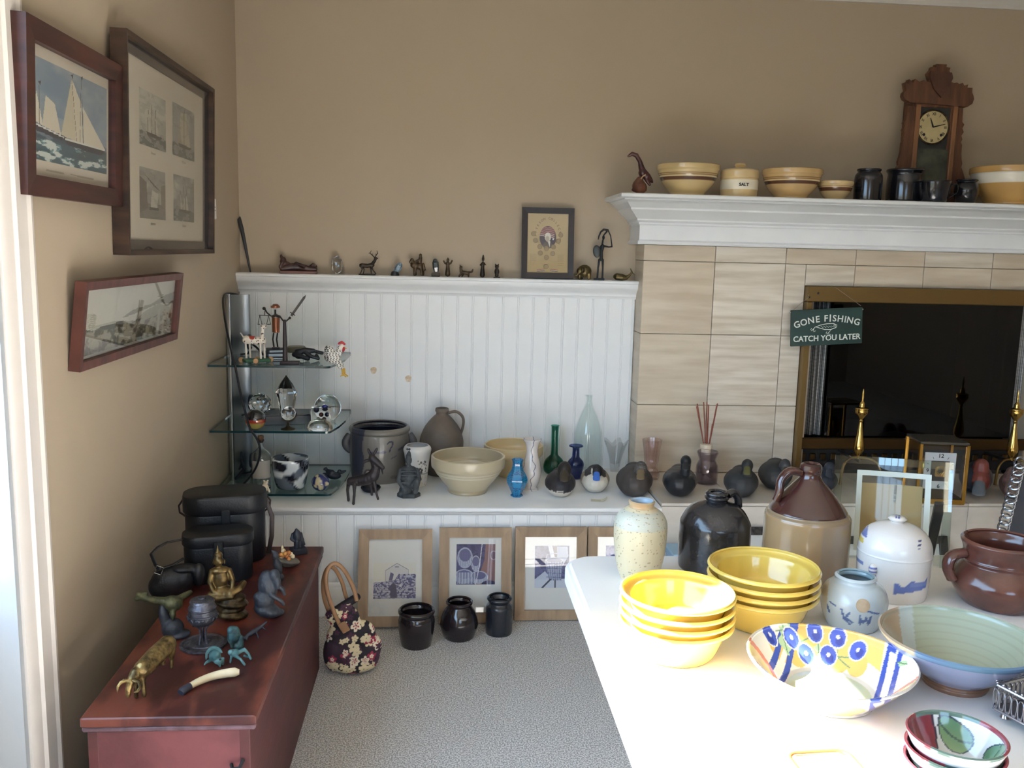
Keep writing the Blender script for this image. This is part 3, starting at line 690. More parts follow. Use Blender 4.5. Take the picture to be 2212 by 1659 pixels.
k = MB(); k.tube([(CX1-.055, CY0+.012, .30), (CX1-.05, CY0+.0, .296), (CX1-.035, CY0-.002, .30), (CX1-.03, CY0+.012, .31)], .004, 8); k.build('iron_staple', IRON, ch)

# ------------------------------------------------------------------ leather cases
LEA = mat('black_leather', (24,26,31), .42, noise=(30,.4), color2=(17,19,23), bump=(220,.2))
BRL = mat('brown_leather', (54,40,38), .5)
def case(name, label, u, v, wpx, dpx, vtop, lidf, cat='case', turn=0):
    P0 = onZ(u, v, CZ); k = mpp(P0); P = spot(u, v, CZ, dpx*k/2); t = thing(name, label, cat, P, face(P)+turn)
    h = hgt(P, vtop); w, d_ = wpx*k, dpx*k
    def D(w, d_, z0, z1, rnd, taper=1.0):
        out = []; n = 10
        for q in range(4):
            cxx = (w/2-rnd)*(1 if q in (0, 3) else -1); cyy = (d_/2-rnd)*(1 if q in (0, 1) else -1)
            for i in range(n+1):
                a = PI/2*(q+i/n); out.append((cxx+rnd*math.cos(a), cyy+rnd*math.sin(a)))
        bb = MB(); m_ = len(out); e = .006; lv = [(z0, .96), (z0+e, 1.0), (z1-e*1.5, taper), (z1-e*.4, taper*.985), (z1, taper*.95)]
        bb.add([(x*s_, y*s_, z) for z, s_ in lv for x, y in out], [tuple(range(m_))[::-1], tuple(range(4*m_, 5*m_))]+[(l*m_+i, l*m_+(i+1) % m_, (l+1)*m_+(i+1) % m_, (l+1)*m_+i) for l in range(4) for i in range(m_)])
        return bb
    D(w*.95, d_*.93, 0, h*(1-lidf)+.004, d_*.36).build('body', LEA, t, 40)
    D(w, d_, h*(1-lidf), h, d_*.42).build('lid', LEA, t, 40)
    MB().box((0, -d_/2-.001, h*(1-lidf)-.006), (.026, .006, .05), .002).build('flap', LEA, t, 30)
    return t, h, w, d_
t, h, w, d_ = case('binocular_case', 'tall black leather case with brass clasp at the back of the chest', 490, 1222, 176, 108, 1060, .27)
P_ = t.location
lk = MB(); lk.lathe([(.0001,0),(.013,0),(.012,.004),(.0001,.006)], 20, cap=False, M=Matrix.Translation((0, -d_/2-.004, h*.56)) @ Matrix.Rotation(PI/2, 4, 'X')); lk.box((0, -d_/2-.004, h*.56-.016), (.014, .004, .02), .001); lk.build('clasp', GOLD, t, 30)
for s in (-1, 1):
    q = MB(); q.tube([(s*w*.47, 0, h*.66), (s*(w*.47+.016), 0, h*.72), (s*(w*.47+.018), 0, h*.82), (s*(w*.47+.004), 0, h*.92)], .006, 8, flat=.5); q.build('strap_end', BRL, t)
q = MB(); q.tube([(w*.47, -.01, h*.9), (w*.5+.014, -.02, h*.6), (w*.5+.012, -.02, h*.3), (w*.49+.004, -.02, .01)], .007, 8, flat=.5); q.build('strap', BRL, t)
t, h, w, d_ = case('binocular_case', 'smaller black leather case in front of the tall case', 474, 1262, 150, 88, 1146, .24)
MB().box((.0, -d_/2-.005, h*.36), (.02, .004, .006), .001).build('clasp', CHROME, t, 0)
# satchel with a buckled strap
P = spot(368, 1304, CZ, .04); X = PX(P, 372, 1280); t = X.thing('leather_satchel', 'black leather pouch with silver strap buckle beside the wall', 'pouch')
blob('body', [X.e(378,1248,46,34,30,8), X.e(402,1244,26,30,28,8), X.e(352,1256,24,26,22,6)], .004, LEA, t)
blob('flap', [X.e(405,1222,32,10,20,2,-4), X.e(432,1236,14,26,16,-6)], .004, LEA, t)
q = MB(); q.tube([X.p(400,1168,30), X.p(370,1170,26), X.p(350,1176,16), X.p(337,1186,8), X.p(345,1206,0), X.p(352,1217,-4)], [.006]*6, 8, flat=.45); q.tube([X.p(350,1218,0), X.p(380,1213,8), X.p(402,1206,20)], .006, 8, flat=.45); q.build('strap', LEA, t)
q = MB(); c_ = X.p(351,1217,-7); a = [(-9,-4),(4,-11),(10,4),(-3,11)]; q.tube([c_+Vector((x*X.m, 0, z*X.m)) for x, z in a], .0016, 8, closed=True); q.build('buckle', CHROME, t)

# ------------------------------------------------------------------ figures on the chest
BRONZE = mat('golden_bronze', (116,94,56), .36, .8, noise=(40,.5), color2=(62,50,32))
OLDBR = mat('old_bronze', (86,70,44), .45, .7, noise=(60,.6), color2=(42,35,24), bump=(120,.3))
VERD = mat('verdigris', (92,130,132), .65, .2, noise=(45,.6), color2=(56,92,92), bump=(90,.3))
GRNB = mat('green_bronze', (92,90,58), .55, .4, noise=(50,.5), color2=(52,52,36), bump=(80,.5))
DARKS = mat('dark_stone', (50,54,62), .55, noise=(40,.5), color2=(28,31,37), bump=(70,.5))
PEWTER = mat('pewter', (112,112,120), .35, .75, noise=(80,.4), color2=(64,64,72), bump=(180,.4))
BLKST = mat('black_statuette', (30,34,44), .45, bump=(60,.4))
# eagle, wings raised, on a rock
P = spot(370, 1390, CZ, .028); X = PX(P, 378, 1388); t = X.thing('eagle_figurine', 'green bronze eagle with spread wings perched on a stone', 'figurine')
blob('rock', [X.e(382,1368,24,22,20,0,10), X.e(366,1345,11,30,12,4,8), X.e(392,1382,28,8,22)], .0022, DARKS, t)
blob('eagle', [X.e(384,1316,22,16,16,4,-20), X.e(383,1336,7,10,8,-6), X.c((382,1336,-8,4),(383,1347,-10,2)), X.c((378,1312,6,9),(352,1306,4,8),(330,1298,0,7),(316,1286,-2,5)), X.e(322,1292,16,7,5,0,28), X.c((393,1312,8,9),(406,1309,18,8),(420,1306,28,6)), X.c((376,1328,6,5),(368,1345,6,4)), X.e(368,1318,10,14,8,10)], .0024, GRNB, t)
# seated Buddha on a lotus throne
P = spot(503, 1352, CZ, .045); X = PX(P, 500, 1342); t = X.thing('buddha_statue', 'golden bronze seated Buddha with pointed crown on a lotus base', 'statue')
blob('throne', [X.e(498,1330,36,11,30,0,-8), X.e(498,1318,31,8,26), X.e(499,1306,36,9,30,0,-8), X.e(500,1296,30,8,24)], .0026, OLDBR, t, 3)
blob('figure', [X.e(478,1252,17,24,13), X.e(477,1236,21,9,12), X.e(480,1280,22,14,18), X.c((498,1282,-14,8),(516,1276,-8,8),(524,1268,2,7)), X.c((498,1288,-16,8),(470,1288,-16,8),(456,1284,-6,8)), X.c((460,1238,0,7),(455,1258,-3,6),(462,1276,-10,5),(478,1281,-16,4)), X.c((495,1238,0,7),(502,1258,-3,6),(500,1274,-10,5),(486,1281,-17,4)), X.e(474,1214,10,13,10,-2), X.e(477,1216,5,7,5,-9), X.e(474,1203,9,7,9), X.c((474,1226,0,6),(476,1234,0,8)), X.e(464,1218,2.2,6,2.5), X.e(486,1218,2.2,6,2.5)], .0019, BRONZE, t, 3)
X_ = MB(); c_ = X.p(473,1200); X_.lathe([(.0068,0),(.0055,.004),(.0032,.009),(.002,.016),(.0003,.022)], 12, c=c_); X_.build('finial', BRONZE, t)
# pewter censer on three stems
P = spot(440, 1413, CZ, .05); k = mpp(P); X = PX(P, 440, 1396); t = X.thing('pewter_censer', 'pewter footed censer with lid and round tray on the chest', 'censer'); h = hgt(P, 1290)
def rs(*pr): return [(r*k, z*h) for r, z in pr]
MB().lathe(rs((.1,0),(47,0),(49,.02),(49,.05),(44,.06),(40,.04),(30,.045),(28,.06),(18,.06),(16,.04),(.1,.045)), 40, cap=False).build('tray', PEWTER, t, 30)
for a in range(3):
    w_ = 2*PI*a/3-.5; q = MB(); pts = [(r*k*math.cos(w_), r*k*math.sin(w_), z*h) for r, z in ((9,.04),(6,.2),(7,.35),(14,.44),(24,.47))]; q.tube(pts, [.0035,.0026,.0026,.003,.002], 8); q.build('stem', PEWTER, t)
MB().lathe(rs((.1,.42),(14,.42),(22,.46),(30,.55),(31,.6),(29,.62),(31,.64),(31,.66),(28,.67),(28,.75),(30,.77),(.1,.77)), 36, cap=False).build('bowl', PEWTER, t, 30)
MB().lathe(rs((29,.77),(29,.8),(25,.86),(24,.9),(26,.91),(24,.95),(12,.97),(8,.97),(8,1.0),(.1,1.0)), 36, cap=False).build('lid', PEWTER, t, 30)
for a in range(14):
    w_ = 2*PI*a/14; MB().tube([(31.5*k*math.cos(w_+s*.12), 31.5*k*math.sin(w_+s*.12), h*(.58+.05*abs(s))) for s in (-1,-.5,0,.5,1)], .0014, 6).build('scroll', PEWTER, t)
# crouching stone figure
P = spot(578, 1345, CZ, .032); X = PX(P, 576, 1335); t = X.thing('stone_figurine', 'dark stone figure in a cloak bending forward on the chest', 'figurine')
blob('figure', [X.e(576,1322,30,15,24,0,-18), X.e(570,1300,22,24,20), X.e(578,1272,21,34,20,4,6), X.e(592,1248,12,14,12,-4), X.e(598,1262,8,14,8,-10), X.c((590,1260,-8,6),(608,1276,-10,5),(612,1288,-8,4)), X.e(556,1290,9,9,9,-6), X.c((585,1285,-14,5),(604,1300,-12,5),(610,1310,-8,4)), X.e(596,1330,16,7,14,4)], .0026, DARKS, t, 2)
# basket of little fruits
P = spot(622, 1232, CZ, .035); X = PX(P, 622, 1222); t = X.thing('fruit_dish', 'small stone dish heaped with carved amber fruits', 'dish')
blob('dish', [X.e(622,1214,27,8,22,0,-14), X.e(626,1222,18,5,14)], .002, mat('grey_stone', (104,98,86), .6, noise=(40,.4), color2=(70,66,58)), t)
AMB = mat('amber_fruit', (196,140,66), .35, noise=(50,.6), color2=(150,70,44)); CRM = mat('cream_fruit', (206,188,150), .4)
for i, (u, v) in enumerate(((610,1207),(617,1208),(624,1208),(632,1206),(612,1201),(620,1202),(628,1201),(617,1196),(624,1197),(613,1192),(608,1198),(630,1211))):
    MB().sphere(X.p(u, v, -6+5*math.sin(i*2.4)), 5.2*X.m, 12, 8).build('fruit', AMB if i % 3 else CRM, t)
MB().sphere(X.p(611,1188), (3*X.m, 3*X.m, 6*X.m), 10, 8).build('leaf_bud', CRM, t)
P = spot(598, 1262, CZ, .016); X = PX(P, 597, 1258); t = X.thing('fish_figurine', 'small blue grey bird figurine between stone figure and fruit dish', 'figurine')
blob('body', [X.e(600,1222,9,18,9,0,14), X.e(595,1198,7,10,7), X.e(601,1246,12,10,11), X.c((592,1192,0,4),(588,1186,-4,2))], .002, DARKS, t, 2)
# standing statuette on a plinth
P = spot(645, 1200, CZ, .02); X = PX(P, 644, 1193); t = X.thing('statuette', 'small black draped statuette on a square plinth at the chest end', 'statuette')
MB().box(X.p(644,1188), (32*X.m, 28*X.m, 13*X.m), .002, Matrix.Rotation(.3, 3, 'Z')).build('plinth', BLKST, t, 0)
blob('figure', [X.c((640,1181,-2,6),(640,1168,-2,6),(639,1158,0,7)), X.c((648,1181,2,6),(646,1168,2,7)), X.e(641,1158,10,15,8), X.e(640,1145,3.6,4.6,4), X.c((632,1152,0,3),(629,1162,-3,3),(634,1166,-5,2.5)), X.c((650,1152,0,3),(652,1164,0,3),(656,1176,2,3)), X.e(651,1172,5,12,4,2,-10)], .0016, BLKST, t, 2)
# brass bull
P = Vector((.234, -1.98, CZ)); X = PX(P, 345, 1468); t = X.thing('brass_bull', 'cast brass bull with curved horns at the near end of the chest', 'figurine'); BR2 = mat('brass_cast', (142,120,76), .36, .8, noise=(50,.6), color2=(70,58,36), bump=(160,.35))
blob('bull', [X.c((376,1414,26,21),(352,1424,2,22),(326,1435,-26,20)), X.c((312,1437,-38,13),(302,1447,-50,9),(297,1462,-54,7),(296,1474,-54,5.5)), X.c((324,1448,-34,8),(326,1466,-36,5),(327,1487,-36,5)), X.c((312,1450,-24,8),(310,1470,-24,5),(311,1492,-26,5)), X.c((384,1428,20,9),(384,1446,22,5),(383,1462,22,5)), X.c((366,1430,30,9),(367,1444,32,5),(367,1456,32,5)), X.c((388,1400,30,3),(392,1412,34,3),(391,1430,34,3)), X.c((310,1444,-44,4),(318,1440,-38,4)), X.c((298,1444,-56,3),(288,1442,-52,4))], .0026, BR2, t, 2)
q = MB(); q.tube([X.p(294,1443,-52), X.p(283,1444,-56), X.p(277,1450,-60), X.p(276,1460,-64)], [.0042,.004,.003,.001], 8); q.build('horn', BR2, t)
q = MB(); q.tube([X.p(306,1443,-56), X.p(317,1446,-62), X.p(320,1454,-68), X.p(314,1460,-72), X.p(307,1460,-74)], [.0042,.004,.0036,.003,.001], 8); q.build('horn', BR2, t)
# verdigris pieces
P = spot(510, 1408, CZ, .012); X = PX(P, 508, 1402); t = X.thing('bronze_owl', 'dark verdigris standing bird figurine behind the helmet', 'figurine')
blob('body', [X.e(504,1374,14,20,12,0,-10), X.e(512,1396,13,9,11), X.e(500,1362,10,9,10), X.c((496,1372,-6,4),(500,1394,-8,4)), X.e(519,1388,6,14,8)], .002, mat('dark_verdigris', (60,96,98), .55, .3, noise=(60,.6), color2=(34,52,54), bump=(90,.4)), t, 2)
P = spot(552, 1380, CZ, .01); X = PX(P, 550, 1376); t = X.thing('bronze_lizard', 'small dark bronze lizard lying flat on the chest lid', 'figurine')
blob('body', [X.c((530,1374,-6,4),(545,1368,0,6),(560,1362,6,5),(574,1353,12,2)), X.c((536,1370,0,2),(532,1377,-14,2)), X.c((552,1368,0,2),(556,1376,-12,2)), X.c((562,1360,6,2),(572,1366,2,1.6)), X.e(528,1375,6,4,5,-8)], .0016, BLKST, t, 2)
P = spot(463, 1447, CZ, .018); X = PX(P, 462, 1440); t = X.thing('toy_helmet', 'tiny verdigris crested warrior helmet in front of the censer', 'figurine')
blob('helmet', [X.e(464,1424,13,13,13), X.e(470,1434,10,8,9,-4), X.c((456,1434,4,5),(446,1440,6,3),(442,1444,6,2)), X.c((472,1438,-8,4),(474,1445,-8,3)), X.c((480,1432,-4,4),(480,1444,-2,3))], .0016, VERD, t, 2)
pr = [(18*math.cos(a), 20*math.sin(a)) for a in np.linspace(PI*1.12, .2, 14)]; inn = [(13*math.cos(a), 13*math.sin(a)) for a in np.linspace(.3, PI*1.05, 12)]
MB().prism([(x*X.m, z*X.mz) for x, z in pr+inn], -.0022, .0022, Matrix.Translation(X.p(462,1424))).build('crest', VERD, t, 20)
MB().sphere(X.p(474,1430,-10), (.0035,.002,.0025), 10, 6).build('eye_hole', BLKST, t)
P = spot(520, 1440, CZ, .014); X = PX(P, 520, 1436); t = X.thing('bronze_frog', 'tiny verdigris leaping frog beside the toy helmet', 'figurine')
blob('frog', [X.e(508,1418,11,8,9,0,10), X.e(500,1414,6,6,6,-4), X.c((512,1420,0,5),(528,1414,4,4),(537,1424,2,3),(541,1434,0,3)), X.c((510,1422,-6,4),(520,1428,-10,3),(528,1440,-12,3)), X.c((502,1420,-4,3),(499,1434,-6,2.5)), X.c((528,1428,4,3),(540,1434,6,2))], .0015, VERD, t, 2)
# ivory tusk with a dark carved end
P = Vector(((.313+.409)/2, -1.968, CZ)); a0 = Vector((.302,-2.0,CZ+.008))-P; a1 = Vector((.405,-1.925,CZ+.012))-P
t = thing('ivory_tusk', 'curved ivory tusk with a blackened end lying on the chest', 'tusk', P); mid = (a0+a1)/2+Vector((-.016, .026, .006))
pts = [a0*(1-s)**2+mid*2*s*(1-s)+a1*s*s for s in np.linspace(0, 1, 15)]
MB().tube(pts[2:], [.0072+.0034*s for s in np.linspace(0, 1, 12)]+[.006], 14).build('tusk', mat('ivory', (226,210,176), .35, noise=(20,.4), color2=(196,176,138)), t, 40)
MB().tube([pts[0]-Vector((.003,.006,.002))]+pts[:3], [.008,.0095,.0085,.0078], 12).build('dark_end', mat('dark_horn', (44,46,56), .45), t, 40)
# ================================================================== corner stand with three glass shelves
GLASS = mat('clear_glass', (250,252,252), .0, trans=1, ior=1.48)
CRYST = mat('crystal', (255,255,255), .0, trans=1, ior=1.56)
SHELFG = pane_mat('shelf_glass', (230,239,237))
SHEDGE = mat('shelf_glass_edge', (22,52,58), .1, coat=.5)
BLACK = mat('black_plastic', (24,26,34), .35)
st = thing('glass_shelf_stand', 'corner stand of three glass shelves on a chrome column', 'shelf stand', (0,0,0))
SY0, SY1 = -.585, -.12
SZ = [.944, .701, .462]
MB().box((.012, -.27, (1.185+BZ)/2), (.016, .03, 1.185-BZ), .005, seg=2).build('chrome_edge', CHROME, st, 40)
q = MB(); n = 10; out = [(.02+.06*i/n, -.262+.035*math.sin(PI*i/n*.5)) for i in range(n+1)]+[(.08,-.2),(.02,-.2)]
q.add([(x,y,BZ) for x,y in out]+[(x,y,1.18) for x,y in out], [tuple(range(len(out)))[::-1], tuple(range(len(out), 2*len(out)))]+[(k, (k+1) % len(out), (k+1) % len(out)+len(out), k+len(out)) for k in range(len(out))]); q.build('column', STEEL, st, 40)
def shelf_outline(e=0.0):
    pts = [(.006+e, SY0+e), (.425-e, SY0+e)]
    for i in range(6): a = -PI/2+PI/2.6*i/5; pts.append((.425-e+.02*math.cos(a), SY0+.02+.02*math.sin(a)+e*.5))
    pts += [(.462-e, SY0+.1), (.475-e, SY0+.22), (.478-e, SY1-.06), (.47-e, SY1-e), (.006+e, SY1-e)]
    return pts
for z in SZ:
    o = shelf_outline(); n = len(o); q = MB()
    q.add([(x,y,z) for x,y in o]+[(x,y,z-.008) for x,y in o], [tuple(range(n)), tuple(range(n, 2*n))[::-1]]); sh = q.build('glass_shelf', SHELFG, st, 0)
    q = MB(); q.add([(x,y,z) for x,y in o]+[(x,y,z-.008) for x,y in o], [(k, (k+1) % n, (k+1) % n+n, k+n) for k in range(n)]); q.build('polished_edge', SHEDGE, sh, 0)
    MB().lathe([(.0001,0),(.03,0),(.032,.004),(.03,.01),(.0001,.012)], 28, cap=False, M=Matrix.Translation((.082,-.26,z+.05)) @ Matrix.Rotation(PI/2, 4, 'Y')).build('support_disc', mat('dark_blue_disc', (28,40,62), .35), st, 30)
    q = MB(); q.tube([(.095,-.262,z+.045), (.12,-.28,z+.03), (.15,-.31,z+.006)], .004, 8); q.tube([(.06,-.3,z+.004), (.085,-.28,z+.006), (.095,-.265,z+.03)], .004, 8); q.build('support_arm', BLACK, st)
q = MB(); pts = [onY(u, v, y) for u, v, y in ((515,637,-.23),(492,634,-.27),(482,645,-.35),(486,690,-.45),(500,760,-.57),(508,790,-.6),(520,850,-.6),(530,890,-.6),(540,925,-.6),(556,950,-.6),(562,975,-.6),(555,1005,-.58),(540,1030,-.55),(522,1050,-.5))]
sp = []
for i in range(len(pts)-1):
    p0, p1, p2, p3 = pts[max(i-1, 0)], pts[i], pts[i+1], pts[min(i+2, len(pts)-1)]
    for j in range(4):
        t_ = j/4; sp.append(.5*((2*p1)+(-p0+p2)*t_+(2*p0-5*p1+4*p2-p3)*t_*t_+(-p0+3*p1-3*p2+p3)*t_**3))
q.tube(sp+[pts[-1]], .0042, 8); q.build('power_cord', BLACK, st)

def sspot(u, i, y): p = onY(u, 900, y); return Vector((onZ(u, 900, SZ[i]).x*0+p.x, y, SZ[i]))
def on_shelf(u, v, i, back=0.0):
    p = onZ(u, v, SZ[i]); y = max(min(p.y+back, SY1-.03), SY0+.01); p = onY(u, v, y); return Vector((p.x, y, SZ[i]))
# ------------------------------------------------------------------ top shelf
P = on_shelf(548, 772, 0); P.y = -.52; P.x = onY(548, 772, -.52).x; X = PX(P, 548, pv(P)-4)
X.v0 = 778; t = X.thing('toy_horse', 'white spotted toy horse on a green wheeled base', 'toy'); WHT = mat('toy_white', (226,218,206), .5); GRN = mat('toy_green', (48,96,66), .5); WOODL = mat('pale_wood', (196,150,104), .5)
R_ = Matrix.Rotation(.25, 3, 'Z'); MB().box(X.p(554,772), (56*X.m, 26*X.m, 7*X.m), .002, R_).build('base', GRN, t, 0)
for u, d_ in ((522,8),(552,-13),(584,12),(556,18)): MB().lathe([(.0001,-3*X.m),(5*X.m,-3*X.m),(6*X.m,0),(5*X.m,3*X.m),(.0001,3*X.m)], 18, cap=False, M=Matrix.Translation(X.p(u,772,d_)) @ Matrix.Rotation(PI/2, 4, 'X')).build('wheel', WOODL, t, 30)
o = blob('body', [X.c((534,728,4,9.5),(566,730,-4,9)), X.c((566,724,-4,4),(568,704,-4,3.4)), X.e(570,700,7,4.2,4,-4,12), X.c((566,698,-4,1.5),(563,694,-4,1.5)), X.c((572,697,-4,1.5),(573,692,-4,1.5)), X.c((528,722,4,2),(522,714,6,1.4))], .0016, WHT, t, 2)
rd = (226,218,206); paint(o, lambda x, y, z: np.where((((x-X.p(545,0).x)**2+(z-X.p(0,721).z)**2 < (6*X.m)**2) & (z > X.p(0,727).z))[:,None], (168,60,44), np.where((nz(x,y,z,420,3) > .84)[:,None], (60,44,40), rd)), painted('toy_paint', .5))
for u, d_ in ((532,8),(540,14),(562,-9),(570,2)): MB().tube([X.p(u,735,d_), X.p(u+1,768,d_)], 2*X.m, 8).build('leg', WHT, t)
# justice figure standing on stacked books
P = Vector((onY(597, 760, -.36).x, -.36, SZ[0])); X = PX(P, 597, pv(P)); X.v0 = 765
bk = [('black_book', 'thin black book at the bottom of the small pile', 4, (40,30,34), 36), ('silver_case', 'silver edged dark case in the middle of the small pile', 9, (30,32,38), 34), ('black_book', 'black book on top of the small pile under the justice figure', 7, (38,40,44), 32)]
z = SZ[0]
for i, (nm, lb, hh, c_, w_) in enumerate(bk):
    H_ = hh*X.m; o = thing(nm, lb, 'book', (P.x, P.y, z), X.rz+.05*i, 'small pile on the top glass shelf'); MB().box((0,0,H_/2), (w_*2*X.m*.62, 42*X.m, H_), .0015).build('cover', mat('book_cover_%d' % i, c_, .5), o, 0)
    MB().box((0, -21*X.m, H_/2), (w_*2*X.m*.5, .003, H_*.6)).build('page_edge', mat('silver_edge', (150,156,164), .4, .3), o, 0); z += H_+.0004
P2 = Vector((P.x, P.y, z)); X = PX(P2, 597, pv(P2)); X.v0 = 732; t = X.thing('justice_figure', 'copper bodied metal figure holding scales and a raised sword', 'figurine')
COPPER = mat('copper', (150,98,74), .32, .9); WIRE = mat('dark_wire', (58,54,52), .4, .7)
def sc(u, v): return X.p(u, v)
S = 1.0
MB().lathe([(7*X.m,0),(8*X.m,.002),(8.4*X.m,30*X.m),(7.6*X.m,32*X.m)], 24, c=X.p(597,697)).build('body', COPPER, t, 30)
q = MB(); q.lathe([(9*X.m,0),(9.5*X.m,2*X.m),(5.5*X.m,7*X.m),(.0001,8*X.m)], 20, c=X.p(597,644)); q.lathe([(6*X.m,0),(9.6*X.m,1*X.m),(9.6*X.m,5*X.m),(5*X.m,6*X.m)], 20, c=X.p(596,645)); q.build('hat', COPPER, t, 30)
q = MB(); q.tube([X.p(596,640+i*0,0)+Vector((3.6*X.m*math.cos(a), 0, 2.6*X.m*math.sin(a))) for i, a in enumerate(np.linspace(0, 2*PI, 13)[:-1])], 1*X.m, 6, closed=True); q.tube([X.p(596,648), X.p(596,662)], 2*X.m, 8); q.build('neck', WIRE, t)
q = MB(); q.tube([X.p(588,664), X.p(597,660), X.p(606,664)], 3*X.m, 8); q.build('shoulders', WIRE, t)
for u in (592, 600): MB().tube([X.p(u,698), X.p(u-2,712), X.p(u,728)], 1.6*X.m, 8).build('leg', WIRE, t); MB().box(X.p(u,730,-2), (8*X.m, 12*X.m, 3*X.m), .001).build('foot', WIRE, t, 0)
q = MB(); q.tube([X.p(606,663), X.p(612,672), X.p(617,674), X.p(625,667)], 1.6*X.m, 8); q.sphere(X.p(626,666), 3*X.m, 10, 8); q.build('arm', WIRE, t)
q = MB(); q.tube([X.p(587,662), X.p(579,655), X.p(575,648)], 1.6*X.m, 8); q.sphere(X.p(573,646), 3.6*X.m, 10, 8); q.build('arm', WIRE, t)
q = MB(); a, c_ = X.p(626,666), X.p(661,616); dr = (c_-a).normalized(); pp = Vector((-dr.z, 0, dr.x)); w_ = 2.6*X.m
tip = [a+dr*.01+pp*w_, a+(c_-a)*.88+pp*w_, c_, a+(c_-a)*.88-pp*w_, a+dr*.01-pp*w_]; q.prism([(v.x, v.z) for v in tip], -.001, .001); q.tube([a+(c_-a)*.18+pp*6*X.m, a+(c_-a)*.18-pp*6*X.m], 1.2*X.m, 8); q.build('sword', WIRE, t, 0)
q = MB(); q.tube([X.p(562,660), X.p(586,661)], .9*X.m, 6); q.tube([X.p(575,648), X.p(574,661)], .9*X.m, 6)
for u in (564, 582):
    q.tube([X.p(u,661), X.p(u-4,679)], .6*X.m, 6); q.tube([X.p(u,661), X.p(u+4,679)], .6*X.m, 6); q.lathe([(.0001,0),(5*X.m,1*X.m),(5.5*X.m,2*X.m),(.0001,1.6*X.m)], 14, c=X.p(u,681), cap=False)
q.build('scales', WIRE, t)
# dark wooden boot shaped post
P = Vector((onY(618, 780, -.545).x, -.545, SZ[0])); X = PX(P, 620, pv(P)); X.v0 = 782; t = X.thing('wooden_post', 'dark tapered wooden post on a flat foot on the top glass shelf', 'carving'); DW = mat('dark_carved_wood', (50,36,40), .5, noise=(20,.4), color2=(34,24,28))
q = MB(); q.lathe([(5.2*X.m,0),(5.4*X.m,6*X.m),(3.4*X.m,88*X.m),(3.6*X.m,91*X.m),(2.6*X.m,93*X.m)], 14, c=X.p(618,780)); q.build('post', DW, t, 30)
MB().box(X.p(628,780,0), (40*X.m, 24*X.m, 7*X.m), .003, Matrix.Rotation(-.15, 3, 'Z'), 2).build('foot', DW, t, 30)
# black reclining sculpture with drum
P = Vector((onY(665, 772, -.42).x, -.42, SZ[0])); X = PX(P, 668, pv(P)); X.v0 = 770; t = X.thing('black_sculpture', 'black abstract reclining sculpture behind the wooden post', 'sculpture')
blob('body', [X.c((640,760,0,6),(655,764,-6,5),(668,768,-10,5)), X.c((646,756,6,7),(662,752,4,7),(680,752,0,5)), X.c((664,756,0,5),(676,764,-6,4),(690,768,-6,4),(686,760,-4,3)), X.c((676,752,4,4),(698,758,8,4)), X.e(650,766,8,4,8)], .0024, BLACK, t, 2)
MB().lathe([(19*X.m,0),(20*X.m,2*X.m),(20*X.m,11*X.m),(18*X.m,13*X.m),(.0001,13.6*X.m)], 28, c=X.p(644,758,26)).build('drum', mat('drum_top', (96,92,74), .5), t, 30)
# rooster perched on the shelf edge, legs dangling
P = Vector((onY(722, 780, -.54).x, -.54, SZ[0])); X = PX(P, 718, pv(P)); X.v0 = 781; t = X.thing('rooster_figurine', 'black and white speckled rooster sitting with yellow legs dangling', 'figurine')
o = blob('body', [X.e(716,764,15,15,12,0,10), X.e(708,758,11,17,8,0,-14), X.e(704,748,7,9,6), X.e(728,752,8,12,8,0,-10), X.e(734,743,6,8,6), X.c((724,776,-6,5),(732,786,-10,4.5)), X.c((730,776,2,5),(736,784,0,4))], .0014, WHT, t, 2)
def rooster(x, y, z):
    c_ = np.full((len(x), 3), (224,220,210.)); s_ = np.sin(x/X.m*1.0+2*np.sin(z/X.m*.5))*np.sin(z/X.m*.9); c_[s_ > .3] = (60,60,62)
    tail = x < X.p(706,0).x; c_[tail & (np.sin(z/X.m*1.5) > -.1)] = (34,34,38); hd = (z > X.p(0,748).z) & (x > X.p(728,0).x); c_[hd] = (222,216,204); return c_
paint(o, rooster, painted('rooster_paint', .4, .3))
RDP = mat('red_paint', (178,36,44), .45); YEL = mat('yellow_paint', (206,164,66), .5)
blob('comb', [X.c((728,735,0,2.4),(734,732,0,3),(740,736,0,2.4)), X.e(738,746,3.4,5,3.6,-3), X.e(736,750,3,4,3)], .0012, RDP, t, 1)
for u0, u1, d_ in ((735,739,-10),(739,745,-1)):
    q = MB(); q.tube([X.p(u0,788,d_), X.p(u0+1,800,d_-1)], 2.2*X.m, 8); q.tube([X.p(u0+1,800,d_-1), X.p(u0+8,805,d_-4)], 1.6*X.m, 8); q.tube([X.p(u0+1,800,d_-1), X.p(u0-4,804,d_-3)], 1.3*X.m, 8); q.build('leg', YEL, t)
MB().tube([X.p(741,744,-4), X.p(745,745,-5)], [1.5*X.m,.3*X.m], 8).build('beak', YEL, t)

